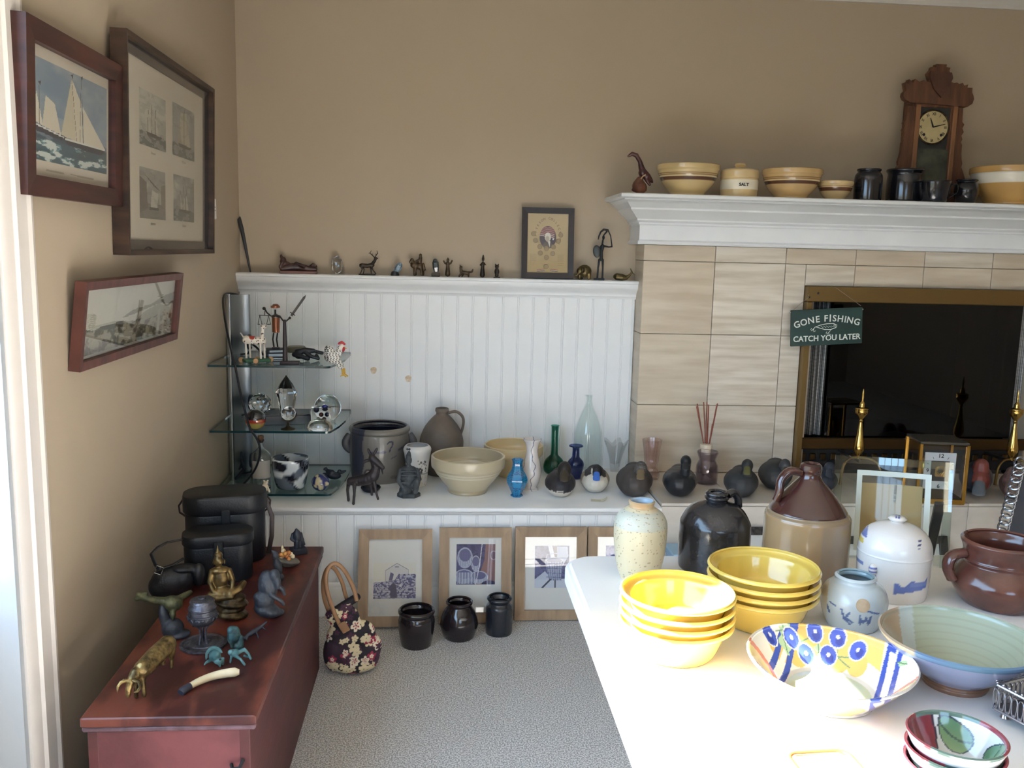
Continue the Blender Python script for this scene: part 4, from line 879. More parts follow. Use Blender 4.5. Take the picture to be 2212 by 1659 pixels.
# ------------------------------------------------------------------ middle shelf
def ball(name, label, u, vc, rpx, i, y, m, cat='ball', squash=1.0, facets=None):
    P = Vector((onY(u, vc, y).x, y, SZ[i])); k = mpp(P); r = rpx*k
    if facets:
        bm = bmesh.new(); bmesh.ops.create_icosphere(bm, subdivisions=facets, radius=r)
        for v in bm.verts: v.co.z = max(v.co.z, -r*.8)*squash
        me = bpy.data.meshes.new(name); bm.to_mesh(me); bm.free(); me.materials.append(m); o = link(name, me, None, P+Vector((0,0,r*.8*squash)))
    else:
        o = MB().sphere((0,0,0), (r, r, r*squash), 32, 20).build(name, m); o.location = P+Vector((0,0,r*squash))
    return tag(o, label, cat), P, r
P = Vector((onY(605, 900, -.42).x, -.42, SZ[1])); X = PX(P, 610, pv(P)); t = X.thing('black_case', 'flat black case lying at the back of the middle glass shelf', 'case')
MB().box((0,0,10*X.m), (128*X.m, 60*X.m, 20*X.m), .002).build('body', BLACK, t, 0); MB().box((0,0,21*X.m), (124*X.m, 58*X.m, 2*X.m), .001).build('lid', mat('black_lid', (44,48,56), .25), t, 0)
zc = SZ[1]+22*X.m
b_, P, r = ball('faceted_crystal', 'large faceted crystal paperweight left of the pointed crystal', 562, 862, 25, 1, -.42, CRYST, 'paperweight', .92, 2); b_.location.z += zc-SZ[1]
P = Vector((onY(619, 880, -.42).x, -.42, zc)); k = mpp(P); o = MB().lathe([(.0001,0),(13*k,0),(16*k,10*k),(21*k,36*k),(23*k,44*k),(14*k,62*k),(.0001,82*k)], 10, cap=False).build('pointed_crystal', CRYST, None, 0); o.location = P; tag(o, 'tall crystal obelisk with a pointed faceted top', 'crystal')
b_, P, r = ball('glass_ball', 'large clear glass ball at the right of the middle shelf', 708, 868, 29, 1, -.38, GLASS)
def fruitball(x, y, z):
    c_ = np.full((len(x), 3), (40,38,40.)); c_[z < .004] = (150,50,40); c_[z < -.008] = (150,136,70); c_[(nz(x,y,z,260,5) > .66) & (z < .004)] = (190,110,60); return c_
b_, P, r = ball('marbled_glass_ball', 'dark glass ball with a red and gold band at the shelf front', 552, 905, 22, 1, -.56, painted('marbled_glass', .05, 1)); paint(b_, fruitball)
P = Vector((onY(622, 922, -.555).x, -.555, SZ[1])); X = PX(P, 621, pv(P)); X.v0 = 923; t = X.thing('crystal_globe', 'tiny crystal globe on a turned brass stand', 'globe'); k = X.m
MB().lathe([(.0001,0),(15*k,0),(15*k,2*k),(6*k,5*k),(3*k,9*k),(2.4*k,17*k),(.0001,18*k)], 24, cap=False).build('stand', OLDBR, t, 40)
MB().sphere(X.p(622,888), 15.5*k, 28, 18).build('ball', GLASS, t)
q = MB(); c_ = X.p(622,888); q.tube([c_+Vector((17*k*math.cos(a), 0, 17*k*math.sin(a))) for a in np.linspace(-2.5, .0, 16)], 1.3*k, 6); q.build('arc', OLDBR, t)
P = Vector((onY(695, 905, -.47).x, -.47, SZ[1])); X = PX(P, 695, pv(P)); X.v0 = 905; t = X.thing('coloured_paperweight', 'square glass paperweight with blue and red swirls inside', 'paperweight')
MB().box(X.p(694,886), (42*X.m, 26*X.m, 40*X.m), .006, seg=3).build('block', GLASS, t, 40)
for u, v, c_, r in ((684,872,(40,48,130),6),(702,868,(40,48,130),7),(694,882,(176,60,50),5),(706,882,(60,70,150),5),(688,892,(180,160,120),5),(700,892,(170,60,60),5)): MB().sphere(X.p(u,v), (r*X.m, 4*X.m, r*X.m), 12, 8).build('inclusion', mat('incl_%d_%d' % (u, v), c_, .3), t)
P = Vector((onY(691, 920, -.56).x, -.56, SZ[1])); k = mpp(P); o = MB().lathe([(.0001,0),(25*k,0),(27*k,3*k),(27*k,9*k),(22*k,18*k),(12*k,24*k),(.0001,26*k)], 32, cap=False, sy=.6).build('glass_dome', CRYST, None, 60); o.location = P; tag(o, 'clear half dome glass paperweight at the shelf front', 'paperweight')
# ------------------------------------------------------------------ bottom shelf
P = Vector((onY(565, 1040, -.5).x, -.5, SZ[2])); X = PX(P, 565, pv(P)); k = X.m; t = X.thing('corked_bottle', 'clear corked bottle with a paper label on the bottom glass shelf', 'bottle')
vessel([(r*k, z*k) for r, z in ((18,0),(20,2),(20.5,40),(20.5,66),(18,76),(9,84),(5.4,90),(5.2,100),(7,102),(7,105))], .0022).build('glass_body', GLASS, t, 40)
MB().lathe([(4.6*k,99*k),(6*k,107*k),(6.4*k,113*k),(5.4*k,114*k)], 18).build('cork', mat('cork', (112,80,58), .9), t, 30)
q = MB(); n = 16; q.add([((20.9*k)*math.sin(a), -(20.9*k)*math.cos(a), z) for z in (24*k, 62*k) for a in np.linspace(-1.05, 1.05, n+1)], [(i, i+1, i+n+2, i+n+1) for i in range(n)]); q.build('label', mat('paper_label', (170,166,158), .9), t, 60)
P = Vector((onY(628, 1045, -.49).x, -.49, SZ[2])); X = PX(P, 628, pv(P)); k = X.m
o = vessel([(r*k, z*k) for r, z in ((24,0),(30,3),(35,20),(38.5,45),(39.5,62),(39,66))], .003).build('swirl_bowl', None, None, 40); o.location = P; o.rotation_euler = (0,0,X.rz); tag(o, 'black and white swirled glass bowl on the bottom glass shelf', 'bowl')
paint(o, lambda x, y, z: np.where((np.sin(x/k*.09+2.4*np.sin(z/k*.09)+y/k*.08) > .35)[:,None], (206,212,214), np.where((np.sin(x/k*.13+z/k*.11+y/k*.05) > .2)[:,None], (22,28,42), (88,98,110))), painted('swirl_glass', .06, 1))
P = Vector((onY(567, 1043, -.565).x, -.565, SZ[2])); X = PX(P, 567, pv(P)); X.v0 = 1046; t = X.thing('bear_figurine', 'tiny cream bear figurine in front of the corked bottle', 'figurine')
blob('body', [X.e(572,1036,8,9,7), X.e(574,1026,5.5,5,5), X.e(570,1021,1.8,2,2), X.e(578,1021,1.8,2,2), X.c((568,1042,-3,3),(556,1044,-6,2.4)), X.c((578,1036,-4,2.4),(581,1044,-6,2.4)), X.c((566,1032,-5,2.2),(562,1038,-7,2))], .0011, mat('cream_ceramic', (226,214,190), .4), t, 2)
o, P, r = ball('earth_ball', 'small blue marble ball painted as the earth', 692, 1023, 19, 2, -.54, None, 'globe')
def earth(x, y, z):
    n = nz(x, y, z, 110, 12); c_ = np.full((len(x), 3), (26,38,96.)); land = ((x+.004)**2/.011**2+(z-.012)**2/.013**2 < 1)+((x-.006)**2/.008**2+(z+.012)**2/.012**2 < 1)+(n > .86); c_[land.astype(bool)] = (186,174,140); return c_
o.data.materials.append(painted('earth_paint', .1, .8)); paint(o, earth)
P = Vector((onY(720, 1012, -.37).x, -.37, SZ[2])); X = PX(P, 715, pv(P)); X.v0 = 1014; t = X.thing('black_bird', 'small black carved bird at the end of the bottom shelf', 'figurine')
blob('body', [X.e(716,1006,16,8,9,0,-6), X.c((702,996,4,4),(712,1000,0,7)), X.c((694,1001,0,2),(706,1003,0,4)), X.e(728,998,5,5,5), X.c((732,999,-2,4),(741,996,-3,2)), X.e(698,992,5,3,3,4,30)], .002, BLKST, t, 2)
P = Vector((onY(522, 1043, -.38).x, -.38, SZ[2])); X = PX(P, 520, pv(P)); X.v0 = 1046; t = X.thing('black_figure', 'thin black bent figure beside the chrome column', 'figurine')
blob('body', [X.c((508,1046,0,3),(520,1034,0,4),(526,1026,0,4),(522,1012,0,3.4),(521,990,0,2.4)), X.c((522,1014,0,3),(516,1026,0,2.4))], .0018, BLKST, t, 2)
# ================================================================== figures along the ledge
DBR = mat('dark_bronze', (62,52,42), .42, .6, noise=(60,.45), color2=(38,32,28), bump=(110,.3))
WBR = mat('worn_bronze', (92,74,52), .42, .6, noise=(60,.45), color2=(58,46,34), bump=(110,.3))
def LX(u, v, y=-.052):
    P = onY(u, v, y); P = Vector((P.x, y, LZ)); X = PX(P, u, v); return X
G = 'figures along the ledge'
X = LX(541, 585, -.04); t = X.thing('carved_stick', 'dark carved stick leaning in the corner on the ledge', 'stick')
q = MB(); q.tube([X.p(541,585), X.p(536,555,2), X.p(530,520,5), X.p(524,490,8), X.p(520,472,10), X.p(522,466,10)], [1.6*X.m,2.6*X.m,3.6*X.m,4.6*X.m,4.4*X.m,.6*X.m], 10); q.build('shaft', mat('grey_horn', (58,60,64), .5, noise=(20,.5), color2=(38,38,42), stretch=(1,1,.2)), t)
X = LX(645, 588, -.056); t = X.thing('reclining_figure', 'carved reclining figure on a wooden base on the ledge', 'figurine', G); CW = mat('carved_rosewood', (78,50,42), .4, noise=(30,.5), color2=(44,28,30))
MB().box(X.p(645,585), (79*X.m, 30*X.m, 6*X.m), .002).build('base', mat('rosewood_base', (104,64,52), .45), t, 0)
blob('figure', [X.c((612,578,-4,6),(628,574,0,9),(648,574,0,9),(664,577,-2,7),(680,578,-4,5)), X.e(613,562,7,10,7,0,-8), X.c((613,572,0,5),(622,568,0,6)), X.c((610,580,-6,3.4),(606,574,-6,3),(612,564,-6,3)), X.c((640,566,-4,4),(656,572,-10,3.4)), X.c((668,576,0,5),(676,568,2,4),(681,572,0,4)), X.e(609,552,3,5,3)], .0026, CW, t, 2)
X = LX(728, 585, -.05); t = X.thing('glass_egg', 'clear glass skull shaped egg on the ledge', 'paperweight', G)
MB().sphere(X.p(728,566), (12.5*X.m, 11*X.m, 20*X.m), 20, 12).build('egg', CRYST, t, 0)
X = LX(795, 593, -.054); t = X.thing('bronze_stag', 'dark bronze stag with tall antlers on the ledge', 'figurine', G)
MB().box(X.p(793,591.5), (36*X.m, 12*X.m, 3*X.m), .001).build('base', DBR, t, 0)
blob('stag', [X.c((782,572,0,4.6),(794,573,0,4.8),(804,571,0,5)), X.c((804,569,0,4),(809,562,0,3.4),(811,557,0,3)), X.c((810,556,0,3),(815,557,-1,1.8)), X.c((780,574,-2,3),(783,580,-2,1.5),(779,590,-2,1.3)), X.c((783,575,2,2.6),(787,581,2,1.4),(785,590,2,1.2)), X.c((803,575,-2,2.6),(805,581,-2,1.4),(812,590,-2,1.2)), X.c((801,575,2,2.4),(802,590,2,1.2)), X.c((778,570,0,1.6),(777,575,0,1))], .0015, DBR, t, 2)
for s in (-1, 1):
    q = MB(); q.tube([X.p(809,555,s), X.p(808+s*5,549,s*3), X.p(807+s*9,545,s*4), X.p(806+s*8,549-0,s*5) if 0 else X.p(806+s*10,548-2,s*5)], [1.2*X.m,1*X.m,.9*X.m,.5*X.m], 6); q.tube([X.p(808+s*5,549,s*3), X.p(808+s*3,547,s*3)], .7*X.m, 6); q.tube([X.p(807+s*8,546,s*4), X.p(808+s*6,543-3,s*5)], .7*X.m, 6); q.build('antler', DBR, t)
def crystal_on_base(u, v, cu, cv, ru, rv, rot, base, lab, cc):
    X = LX(u, v, -.054); t = X.thing('mineral_crystal', lab, 'crystal', G)
    if base == 'dome': MB().lathe([(9.4*X.m,0),(9.4*X.m,3*X.m),(7*X.m,9*X.m),(.0001,11*X.m)], 20, cap=False).build('base', BLACK, t, 30)
    else: MB().box(X.p(u, v-4), (18*X.m, 14*X.m, 8*X.m), .001).build('base', DBR, t, 0)
    q = MB(); q.lathe([(.0001,-rv*X.m),(ru*.7*X.m,-rv*.9*X.m),(ru*X.m,-rv*.3*X.m),(ru*X.m,rv*.4*X.m),(ru*.5*X.m,rv*.9*X.m),(.0001,rv*X.m)], 6, cap=False, M=Matrix.Translation(X.p(cu, cv)) @ Matrix.Rotation(math.radians(rot), 4, 'Y')); q.build('crystal', cc, t, 0)
crystal_on_base(853, 594, 860, 577, 7, 13, 30, 'dome', 'pale blue mineral crystal leaning on a black domed base', mat('pale_blue_crystal', (132,156,172), .12, coat=.5, noise=(40,.5), color2=(84,104,120)))
crystal_on_base(941, 597, 941, 573, 7, 15, -6, 'box', 'dark teal mineral crystal upright on a bronze cube', mat('dark_teal_crystal', (52,72,78), .12, coat=.6, noise=(40,.6), color2=(18,24,30)))
X = LX(905, 596, -.054); t = X.thing('horse_rider', 'worn bronze rider on a stout horse on the ledge', 'figurine', G)
blob('horse_and_rider', [X.c((893,574,0,7),(906,576,0,8)), X.c((893,570,0,5),(890,564,0,4.4)), X.c((890,563,0,4),(886,568,-1,2.6)), X.c((897,578,-2,4),(896,595,-2,3)), X.c((911,576,2,5),(914,594,2,3)), X.c((896,578,3,3),(898,594,4,2.6)), X.c((909,578,-3,4),(911,594,-4,2.6)), X.c((914,572,0,3),(918,584,0,2)), X.c((906,570,0,5),(908,558,0,4)), X.e(908,553,3.4,4,3.4), X.c((905,562,-3,2),(898,566,-4,2))], .0018, WBR, t, 2)
X = LX(967, 597, -.054); t = X.thing('praying_figurine', 'small bronze figure raising both arms on the ledge', 'figurine', G)
blob('figure', [X.c((967,596,0,6),(967,580,0,4),(967,572,0,4)), X.e(967,566,3.2,4,3.2), X.c((967,574,0,2.6),(961,573,0,2),(958,568,0,1.8)), X.c((967,574,0,2.6),(973,573,0,2),(976,567,0,1.8)), X.c((967,564,0,2),(967,561,0,1))], .0014, WBR, t, 2)
X = LX(1002, 598, -.054); t = X.thing('dog_figurine', 'small bronze dog with a curled tail on the ledge', 'figurine', G)
blob('dog', [X.c((997,588,0,4),(1010,590,0,4.4)), X.c((996,587,0,3.6),(995,578,0,3)), X.e(996,577,3,3,3), X.c((994,575,0,1.2),(993,573,0,1)), X.c((1012,588,0,2.6),(1019,587,0,2),(1021,582,0,1.4)), X.c((1012,592,2,2.6),(1012,597,2,2)), X.c((997,590,-2,3),(992,597,-3,2)), X.c((1000,592,2,2.6),(998,597,3,2))], .0014, WBR, t, 2)
X = LX(1042, 600, -.054); t = X.thing('robed_figurine', 'tall thin bronze robed woman on the ledge', 'figurine', G)
blob('figure', [X.c((1042,599,0,6),(1042,584,0,4),(1043,574,0,3.6)), X.e(1043,565,3,5,3), X.c((1043,561,0,2.4),(1043,557,0,1.4)), X.c((1040,575,0,2),(1037,578,-2,1.6)), X.c((1046,575,0,2),(1048,577,-2,1.6))], .0014, DBR, t, 2)
X = LX(1073, 600, -.054); t = X.thing('cat_figurine', 'small dark bronze cat sitting up on the ledge', 'figurine', G)
blob('cat', [X.e(1073,587,5.4,9,5), X.e(1073,576,4.6,4.4,4.2), X.c((1070,573,0,1.4),(1069.5,570,0,.9)), X.c((1076,573,0,1.4),(1076.5,570,0,.9)), X.e(1073,595,4.4,4,4)], .0013, DBR, t, 2); MB().box(X.p(1073,599), (14*X.m, 10*X.m, 2.4*X.m), .0006).build('base', DBR, t, 0)
X = LX(1261, 604, -.056); t = X.thing('brass_elephant', 'round brass elephant at the right of the coin frame', 'figurine', G); GBR = mat('dull_brass', (112,96,60), .34, .8, noise=(40,.4), color2=(72,62,42))
blob('elephant', [X.e(1262,588,15.5,14,11), X.c((1252,594,-3,5),(1252,603,-3,4)), X.c((1272,594,-3,5),(1272,603,-3,4)), X.c((1256,596,6,5),(1256,603,6,4)), X.e(1252,588,7,8,7,-6), X.c((1250,592,-10,3),(1245,598,-12,2.2),(1241,596,-12,1.6)), X.e(1258,586,3,6,5,-10)], .002, GBR, t, 2)
X = LX(1297, 605, -.056); t = X.thing('tall_bronze_figure', 'tall slender bronze archer figure carrying a shield', 'figurine', G); BLB = mat('blackened_bronze', (34,36,38), .4, .5)
MB().box(X.p(1294,603.5), (23*X.m, 16*X.m, 4*X.m), .001).build('base', BLB, t, 0)
blob('figure', [X.c((1290,602,0,2.2),(1291,580,0,2),(1293,562,0,2.8)), X.c((1301,602,0,2.2),(1301,580,0,2),(1300,562,0,2.8)), X.c((1297,560,0,4),(1297,545,0,3.2),(1299,532,0,4)), X.c((1298,530,0,2.2),(1299,520,0,2)), X.e(1300,514,3,5,3.4), X.c((1302,532,0,2.2),(1312,534,0,1.6),(1319,533,0,1.6)), X.c((1319,533,0,1.6),(1315,510,0,1.4),(1309,498,0,1.6)), X.c((1296,532,0,2.2),(1290,540,-2,1.8)), X.c((1309,498,0,2),(1300,497,0,2.4),(1294,502,0,2),(1290,512,0,1.8),(1289,518,0,1.2)), X.c((1301,508,0,1.6),(1306,502,0,2))], .0014, BLB, t, 1)
MB().sphere(X.p(1287,544,-3), (8.4*X.m, 2.4*X.m, 13.5*X.m), 20, 12, Matrix.Rotation(-.12, 3, 'Y')).build('shield', mat('grey_bronze', (62,66,66), .4, .5), t)
X = LX(1346, 607, -.056); t = X.thing('brass_whale', 'small brass whale with a raised tail at the ledge end', 'figurine', G)
blob('whale', [X.c((1333,600,0,8),(1343,601,0,7.4),(1352,602,0,4.6),(1360,596,0,2.6),(1364,588,0,1.6)), X.c((1363,588,0,1.6),(1361,582,0,1.1)), X.c((1363,589,0,1.6),(1369,594,0,1.2)), X.e(1330,600,6,6,6)], .0015, GBR, t, 2)
# ================================================================== pots and figures on the bench
STONE = mat('grey_stoneware', (116,112,104), .4, coat=.2)
def potthing(name, label, cat, u, vb, z, vt, prof, m, thick=.006, group=None, P=None, part='body', n=4, seg=48, smooth=True):
    """as pot(), but the vessel is a part so that handles and lids can join it"""
    o, P, k, h = pot(name, None, None, u, vb, z, vt, prof, m, thick, True, None, P, seg, None, n, smooth)
    o.name = part; t = thing(name, label, cat, P, face(P), group); o.parent = t; o.location = (0,0,0); o.rotation_euler = (0,0,0)
    return t, o, P, k, h
def handle(t, pts, r, m, flat=.6, name='handle', seg=10):
    P = [Vector(p) for p in pts]; sp = []
    for i in range(len(P)-1):
        p0, p1, p2, p3 = P[max(i-1, 0)], P[i], P[i+1], P[min(i+2, len(P)-1)]
        for j in range(5):
            s = j/5; sp.append(.5*((2*p1)+(-p0+p2)*s+(2*p0-5*p1+4*p2-p3)*s*s+(-p0+3*p1-3*p2+p3)*s**3))
    return MB().tube(sp+[P[-1]], r, seg, flat=flat).build(name, m, t, 50)
# salt glazed crock
t, o, P, k, h = potthing('stoneware_crock', 'large grey salt glazed crock with cobalt marks and two lug handles', 'crock', 820, 1046, BZ, 920, [(56,0),(59,.04),(62.5,.3),(63.5,.6),(62,.86),(61,.9),(64.5,.93),(65,.97),(63,1)], STONE, .014)
def crock(x, y, z):
    c_ = mixc((128,122,112), (108,104,98), nz(x,y,z,30,4)); X_ = x/k; Z_ = z/h; f_ = y < 0
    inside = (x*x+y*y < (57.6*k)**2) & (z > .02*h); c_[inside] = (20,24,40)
    bl = f_ & (X_ < -38+8*nz(x,y,z,40,8)) & (X_ > -58); c_[bl] = mixc((52,54,70), (70,70,80), nz(x,y,z,60,2))[bl]
    def stroke(pts, w):
        m_ = np.zeros(len(x), bool)
        for (x0, z0), (x1, z1) in zip(pts, pts[1:]):
            ax, az = X_-x0, Z_*126-z0; bx, bz = x1-x0, z1-z0; tt = np.clip((ax*bx+az*bz)/(bx*bx+bz*bz), 0, 1); m_ |= (ax-tt*bx)**2+(az-tt*bz)**2 < w*w
        return m_ & f_
    c_[stroke([(17,97),(20,101),(26,101),(27,94),(22,84),(20,78)], 1.5)] = (40,42,62)
    c_[stroke([(-18,76),(10,78)], 2.6)] = (66,66,84); c_[stroke([(40,80),(56,88)], 2.4)] = (60,60,70); c_[stroke([(24,62),(34,66)], 1.6)] = (80,78,84); c_[stroke([(26,16),(42,14)], 4)] = (92,86,80)
    return c_
def dens(o, n=2):
    bm = bmesh.new(); bm.from_mesh(o.data); bmesh.ops.subdivide_edges(bm, edges=bm.edges[:], cuts=n, use_grid_fill=True); bm.to_mesh(o.data); bm.free(); o.data.polygons.foreach_set('use_smooth', [True]*len(o.data.polygons)); return o
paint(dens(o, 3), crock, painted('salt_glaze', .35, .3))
for s in (-1, 1): handle(t, [(s*59*k, -.004, h*.55), (s*68*k, -.008, h*.62), (s*70*k, -.01, h*.72), (s*61*k, -.006, h*.84)], [.012]*15+[.01], mat('lug_clay', (78,76,78), .45), 1.6, 'lug')
# ovoid jug
BJUG = mat('brown_grey_clay', (116,104,92), .6, noise=(18,.3), color2=(98,88,78))
t, o, P, k, h = potthing('ovoid_jug', 'matte brown ovoid jug with a strap handle behind the white pot', 'jug', 953, 1030, BZ, 882, [(32,0),(36,.06),(44,.28),(47,.46),(45,.57),(38,.7),(27,.81),(17,.885),(13,.91),(12.5,.94),(14.5,.96),(14,1)], BJUG, .008)
handle(t, [(13*k,0,h*.93), (30*k,-.004,h*.955), (44*k,-.006,h*.88), (46*k,-.006,h*.76), (41*k,-.004,h*.62)], .0085, BJUG, .7)
# white brushed pot
t, o, P, k, h = potthing('white_brush_pot', 'white glazed pot with charcoal brush splashes', 'pot', 901, 1052, BZ, 962, [(20,0),(21,.1),(24,.45),(28,.76),(30,.88),(29,.95),(25.5,1)], STONE, .006)
def wp(x, y, z):
    c_ = mixc((226,222,216), (206,204,200), nz(x,y,z,40,4)); n = nz(x,y,z,260,9); a = ((x-.016)**2/.022**2+(z-h*.52)**2/.036**2 < 1)&(y < 0); c_[a & (n > .55)] = (54,50,54); c_[(z < h*.28) & (n > .6)] = (206,196,176)
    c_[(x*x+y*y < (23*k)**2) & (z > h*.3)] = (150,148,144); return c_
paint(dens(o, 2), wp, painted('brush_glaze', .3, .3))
# goat
X = PX(spot(785, 1092, BZ, .02), 785, 1088); t = X.thing('wooden_goat', 'dark brown slender goat figure with drooping ears standing on the bench', 'figurine'); DKW = mat('dark_brown_wood', (54,44,44), .5, noise=(20,.4), color2=(38,32,34))
blob('goat', [X.c((758,1052,10,9),(774,1050,6,12),(792,1046,0,13),(806,1038,-4,13)), X.c((808,1034,-4,12),(812,1020,-6,10),(808,1006,-6,9)), X.c((804,1000,-6,9),(814,1008,-10,8),(826,1018,-14,5)), X.c((801,994,-4,3),(797,986,-2,3.6),(795,981,-2,2.6)), X.c((807,992,-4,3),(812,984,-2,3.4),(814,980,-2,2.2)), X.c((800,1004,-4,3),(790,1006,-2,4),(785,1010,-2,3)), X.c((754,1054,14,5),(751,1072,14,3.4),(753,1094,14,3.4)), X.c((766,1056,-4,5),(766,1074,-6,3.2),(764,1096,-6,3.4)), X.c((800,1054,10,5),(802,1070,10,2.8),(803,1082,10,3)), X.c((808,1052,-8,5),(812,1072,-10,2.8),(816,1086,-10,3)), X.c((824,1022,-14,2.6),(826,1032,-14,1.6))], .0026, DKW, t, 2)
q = MB(); q.tube([X.p(794,1036,-2)+Vector((7*X.m*math.cos(a), 0, 11*X.m*math.sin(a))) for a in np.linspace(0, 2*PI, 15)[:-1]], 1.8*X.m, 8, closed=True); q.build('loop', DKW, t)
P = spot(801, 1066, BZ, .03); k = mpp(P); o = vessel([(12*k,0),(16*k,2*k),(21*k,8*k),(21*k,11*k)], .003).build('dark_dish', BLKST); o.location = P; tag(o, 'small round black dish behind the wooden goat', 'dish')
# kneeling warrior
X = PX(spot(883, 1077, BZ, .03), 883, 1070); t = X.thing('kneeling_warrior', 'grey clay kneeling warrior statuette on a cut corner base', 'statuette'); CLAY = mat('dark_grey_clay', (74,78,80), .7, noise=(40,.5), color2=(50,54,58), bump=(120,.4))
MB().lathe([(25*X.m,0),(25*X.m,7*X.m),(23*X.m,9*X.m)], 6, sy=.8).build('base', CLAY, t, 0)
fig = [X.e(884,1032,16,22,13), X.e(883,1013,18,9,11), X.c((866,1014,-2,6),(861,1034,-4,5.5),(870,1048,-10,4.5)), X.c((900,1014,-2,6),(905,1032,-4,5.5),(894,1042,-12,4.5)), X.e(876,1056,14,14,14,-4), X.c((890,1046,-6,8),(900,1034,-16,8),(897,1056,-16,6)), X.c((872,1058,4,8),(866,1062,-10,7)), X.e(882,992,7.4,10,8,-2), X.c((882,984,0,6),(883,976,0,3.4)), X.e(879,969,2.4,2.6,2.4), X.e(884,969,2.4,2.6,2.4), X.e(882,1004,6,4,6), X.e(882,998,3,3,3,-9)]
for i in range(5): fig.append(X.c((868,1014+8*i,-10+i*0,2.2),(898,1014+8*i,-10,2.2)))
blob('warrior', fig, .0018, CLAY, t, 1)
# mixing bowls
YW = mat('cream_yellowware', (214,192,148), .3, coat=.3)
def bands(c0, spec, k, h, inner=None):
    def fn(x, y, z):
        c_ = np.full((len(x), 3), c0, float); r = np.hypot(x, y)
        for a, b_, cc in spec: c_[(z/h > a) & (z/h < b_)] = cc
        if inner is not None: c_[PIN(r, z)] = inner
        return c_
    return fn
t, o, P, k, h = potthing('mixing_bowl', 'large cream ridged mixing bowl in the middle of the bench', 'bowl', 1010, 1072, BZ, 984, [(41,0),(43,.04),(42,.1),(48,.2),(58,.36),(66,.5),(68,.52),(69,.55),(70.5,.57),(71,.6),(73,.63),(73.5,.66),(75,.68),(77.5,.7),(79,.74),(79.5,.9),(79,1)], YW, .009, n=2)
def b1(x, y, z):
    c_ = np.full((len(x), 3), (192,178,148.)); zz = z/h; c_[(zz > .5) & (zz < .68)] = (204,194,168); c_[(zz > .575) & (zz < .6)] = (180,164,132); c_[(zz > .65) & (zz < .67)] = (174,156,124); c_[zz < .1] = (186,170,138); return c_
paint(o, b1, painted('yellowware_glaze', .28, .4))
t, o, P, k, h = potthing('mixing_bowl', 'cream mixing bowl partly hidden behind the marble vase', 'bowl', 1108, 1034, BZ, 960, [(34,0),(36,.05),(42,.25),(52,.5),(56,.6),(58,.63),(60,.68),(63,.72),(64,.9),(63.5,1)], YW, .008, n=2); paint(o, b1)
# turquoise vase, hexagonal
t, o, P, k, h = potthing('turquoise_vase', 'small bright turquoise six sided vase with raised floral relief', 'vase', 1116, 1075, BZ, 992, [(13,0),(13.5,.04),(11,.07),(14,.16),(20,.32),(22.5,.44),(20,.56),(13.5,.7),(10.8,.8),(10.6,.92),(13,1)], YW, .003, seg=6, n=5)
o.data.polygons.foreach_set('use_smooth', [False]*len(o.data.polygons)); dens(o, 5); o.data.polygons.foreach_set('use_smooth', [True]*len(o.data.polygons))
paint(o, lambda x, y, z: mixc((20,126,176), (10,78,122), (np.sin(x/k*1.1+3*np.sin(z/k*.35))*np.sin(z/k*.7+2*np.sin(x/k*.5)) > .25).astype(float)*(y < 0)), painted('turquoise_glaze', .15, .6))
# marbled vase
t, o, P, k, h = potthing('marbled_vase', 'white vase with dark marbled streaks behind the turquoise vase', 'vase', 1147, 1062, BZ, 948, [(16,0),(15,.03),(12.5,.06),(17,.16),(21,.34),(19,.5),(14.5,.64),(12.5,.76),(14,.88),(19,.97),(20.5,1)], YW, .004)
paint(dens(o, 2), lambda x, y, z: np.where((np.abs(np.sin(np.arctan2(y, x)*2.2+.5*np.sin(z/k*.09)+.2*np.sin(z/k*.3))) < .1)[:,None], (92,94,116), mixc((222,216,210), (204,198,194), nz(x,y,z,60,3))), painted('marbled_glaze', .2, .5))
# coloured glass
GGREEN = pane_mat('green_glass', (150,206,194)); GBLUE = pane_mat('cobalt_glass', (170,180,212)); GPALE = pane_mat('pale_green_glass', (247,251,250)); GCLEAR = pane_mat('clear_vase_glass', (249,250,250), 0, 2.0)
GPINK = pane_mat('pink_glass', (250,243,242), 0, 1.4); GMAUVE = pane_mat('mauve_glass', (226,221,227), 0, 1.4)
pot('green_bottle', 'slender green glass bottle with round bulb behind the first decoy', 'bottle', 1196, 1026, BZ, 919, [(18,0),(22,.06),(23,.16),(19,.28),(11,.36),(8,.42),(7.6,.7),(8,.95),(9.4,1)], GGREEN, .003)
pot('blue_bottle', 'cobalt blue glass bottle with a wide flat lip', 'bottle', 1242, 1036, BZ, 962, [(11,0),(13,.04),(17.5,.35),(18,.45),(15,.55),(9,.64),(8,.72),(8,.94),(15,.97),(15,1)], GBLUE, .003)
pot('tall_glass_bottle', 'tall pale green glass bottle at the right end of the bench', 'bottle', 1267, 1018, BZ, 853, [(27,0),(29,.03),(29,.45),(28,.52),(21,.68),(11,.82),(7,.89),(6.4,.94),(6.6,.975),(7.6,.98),(7.6,1)], GPALE, .004)
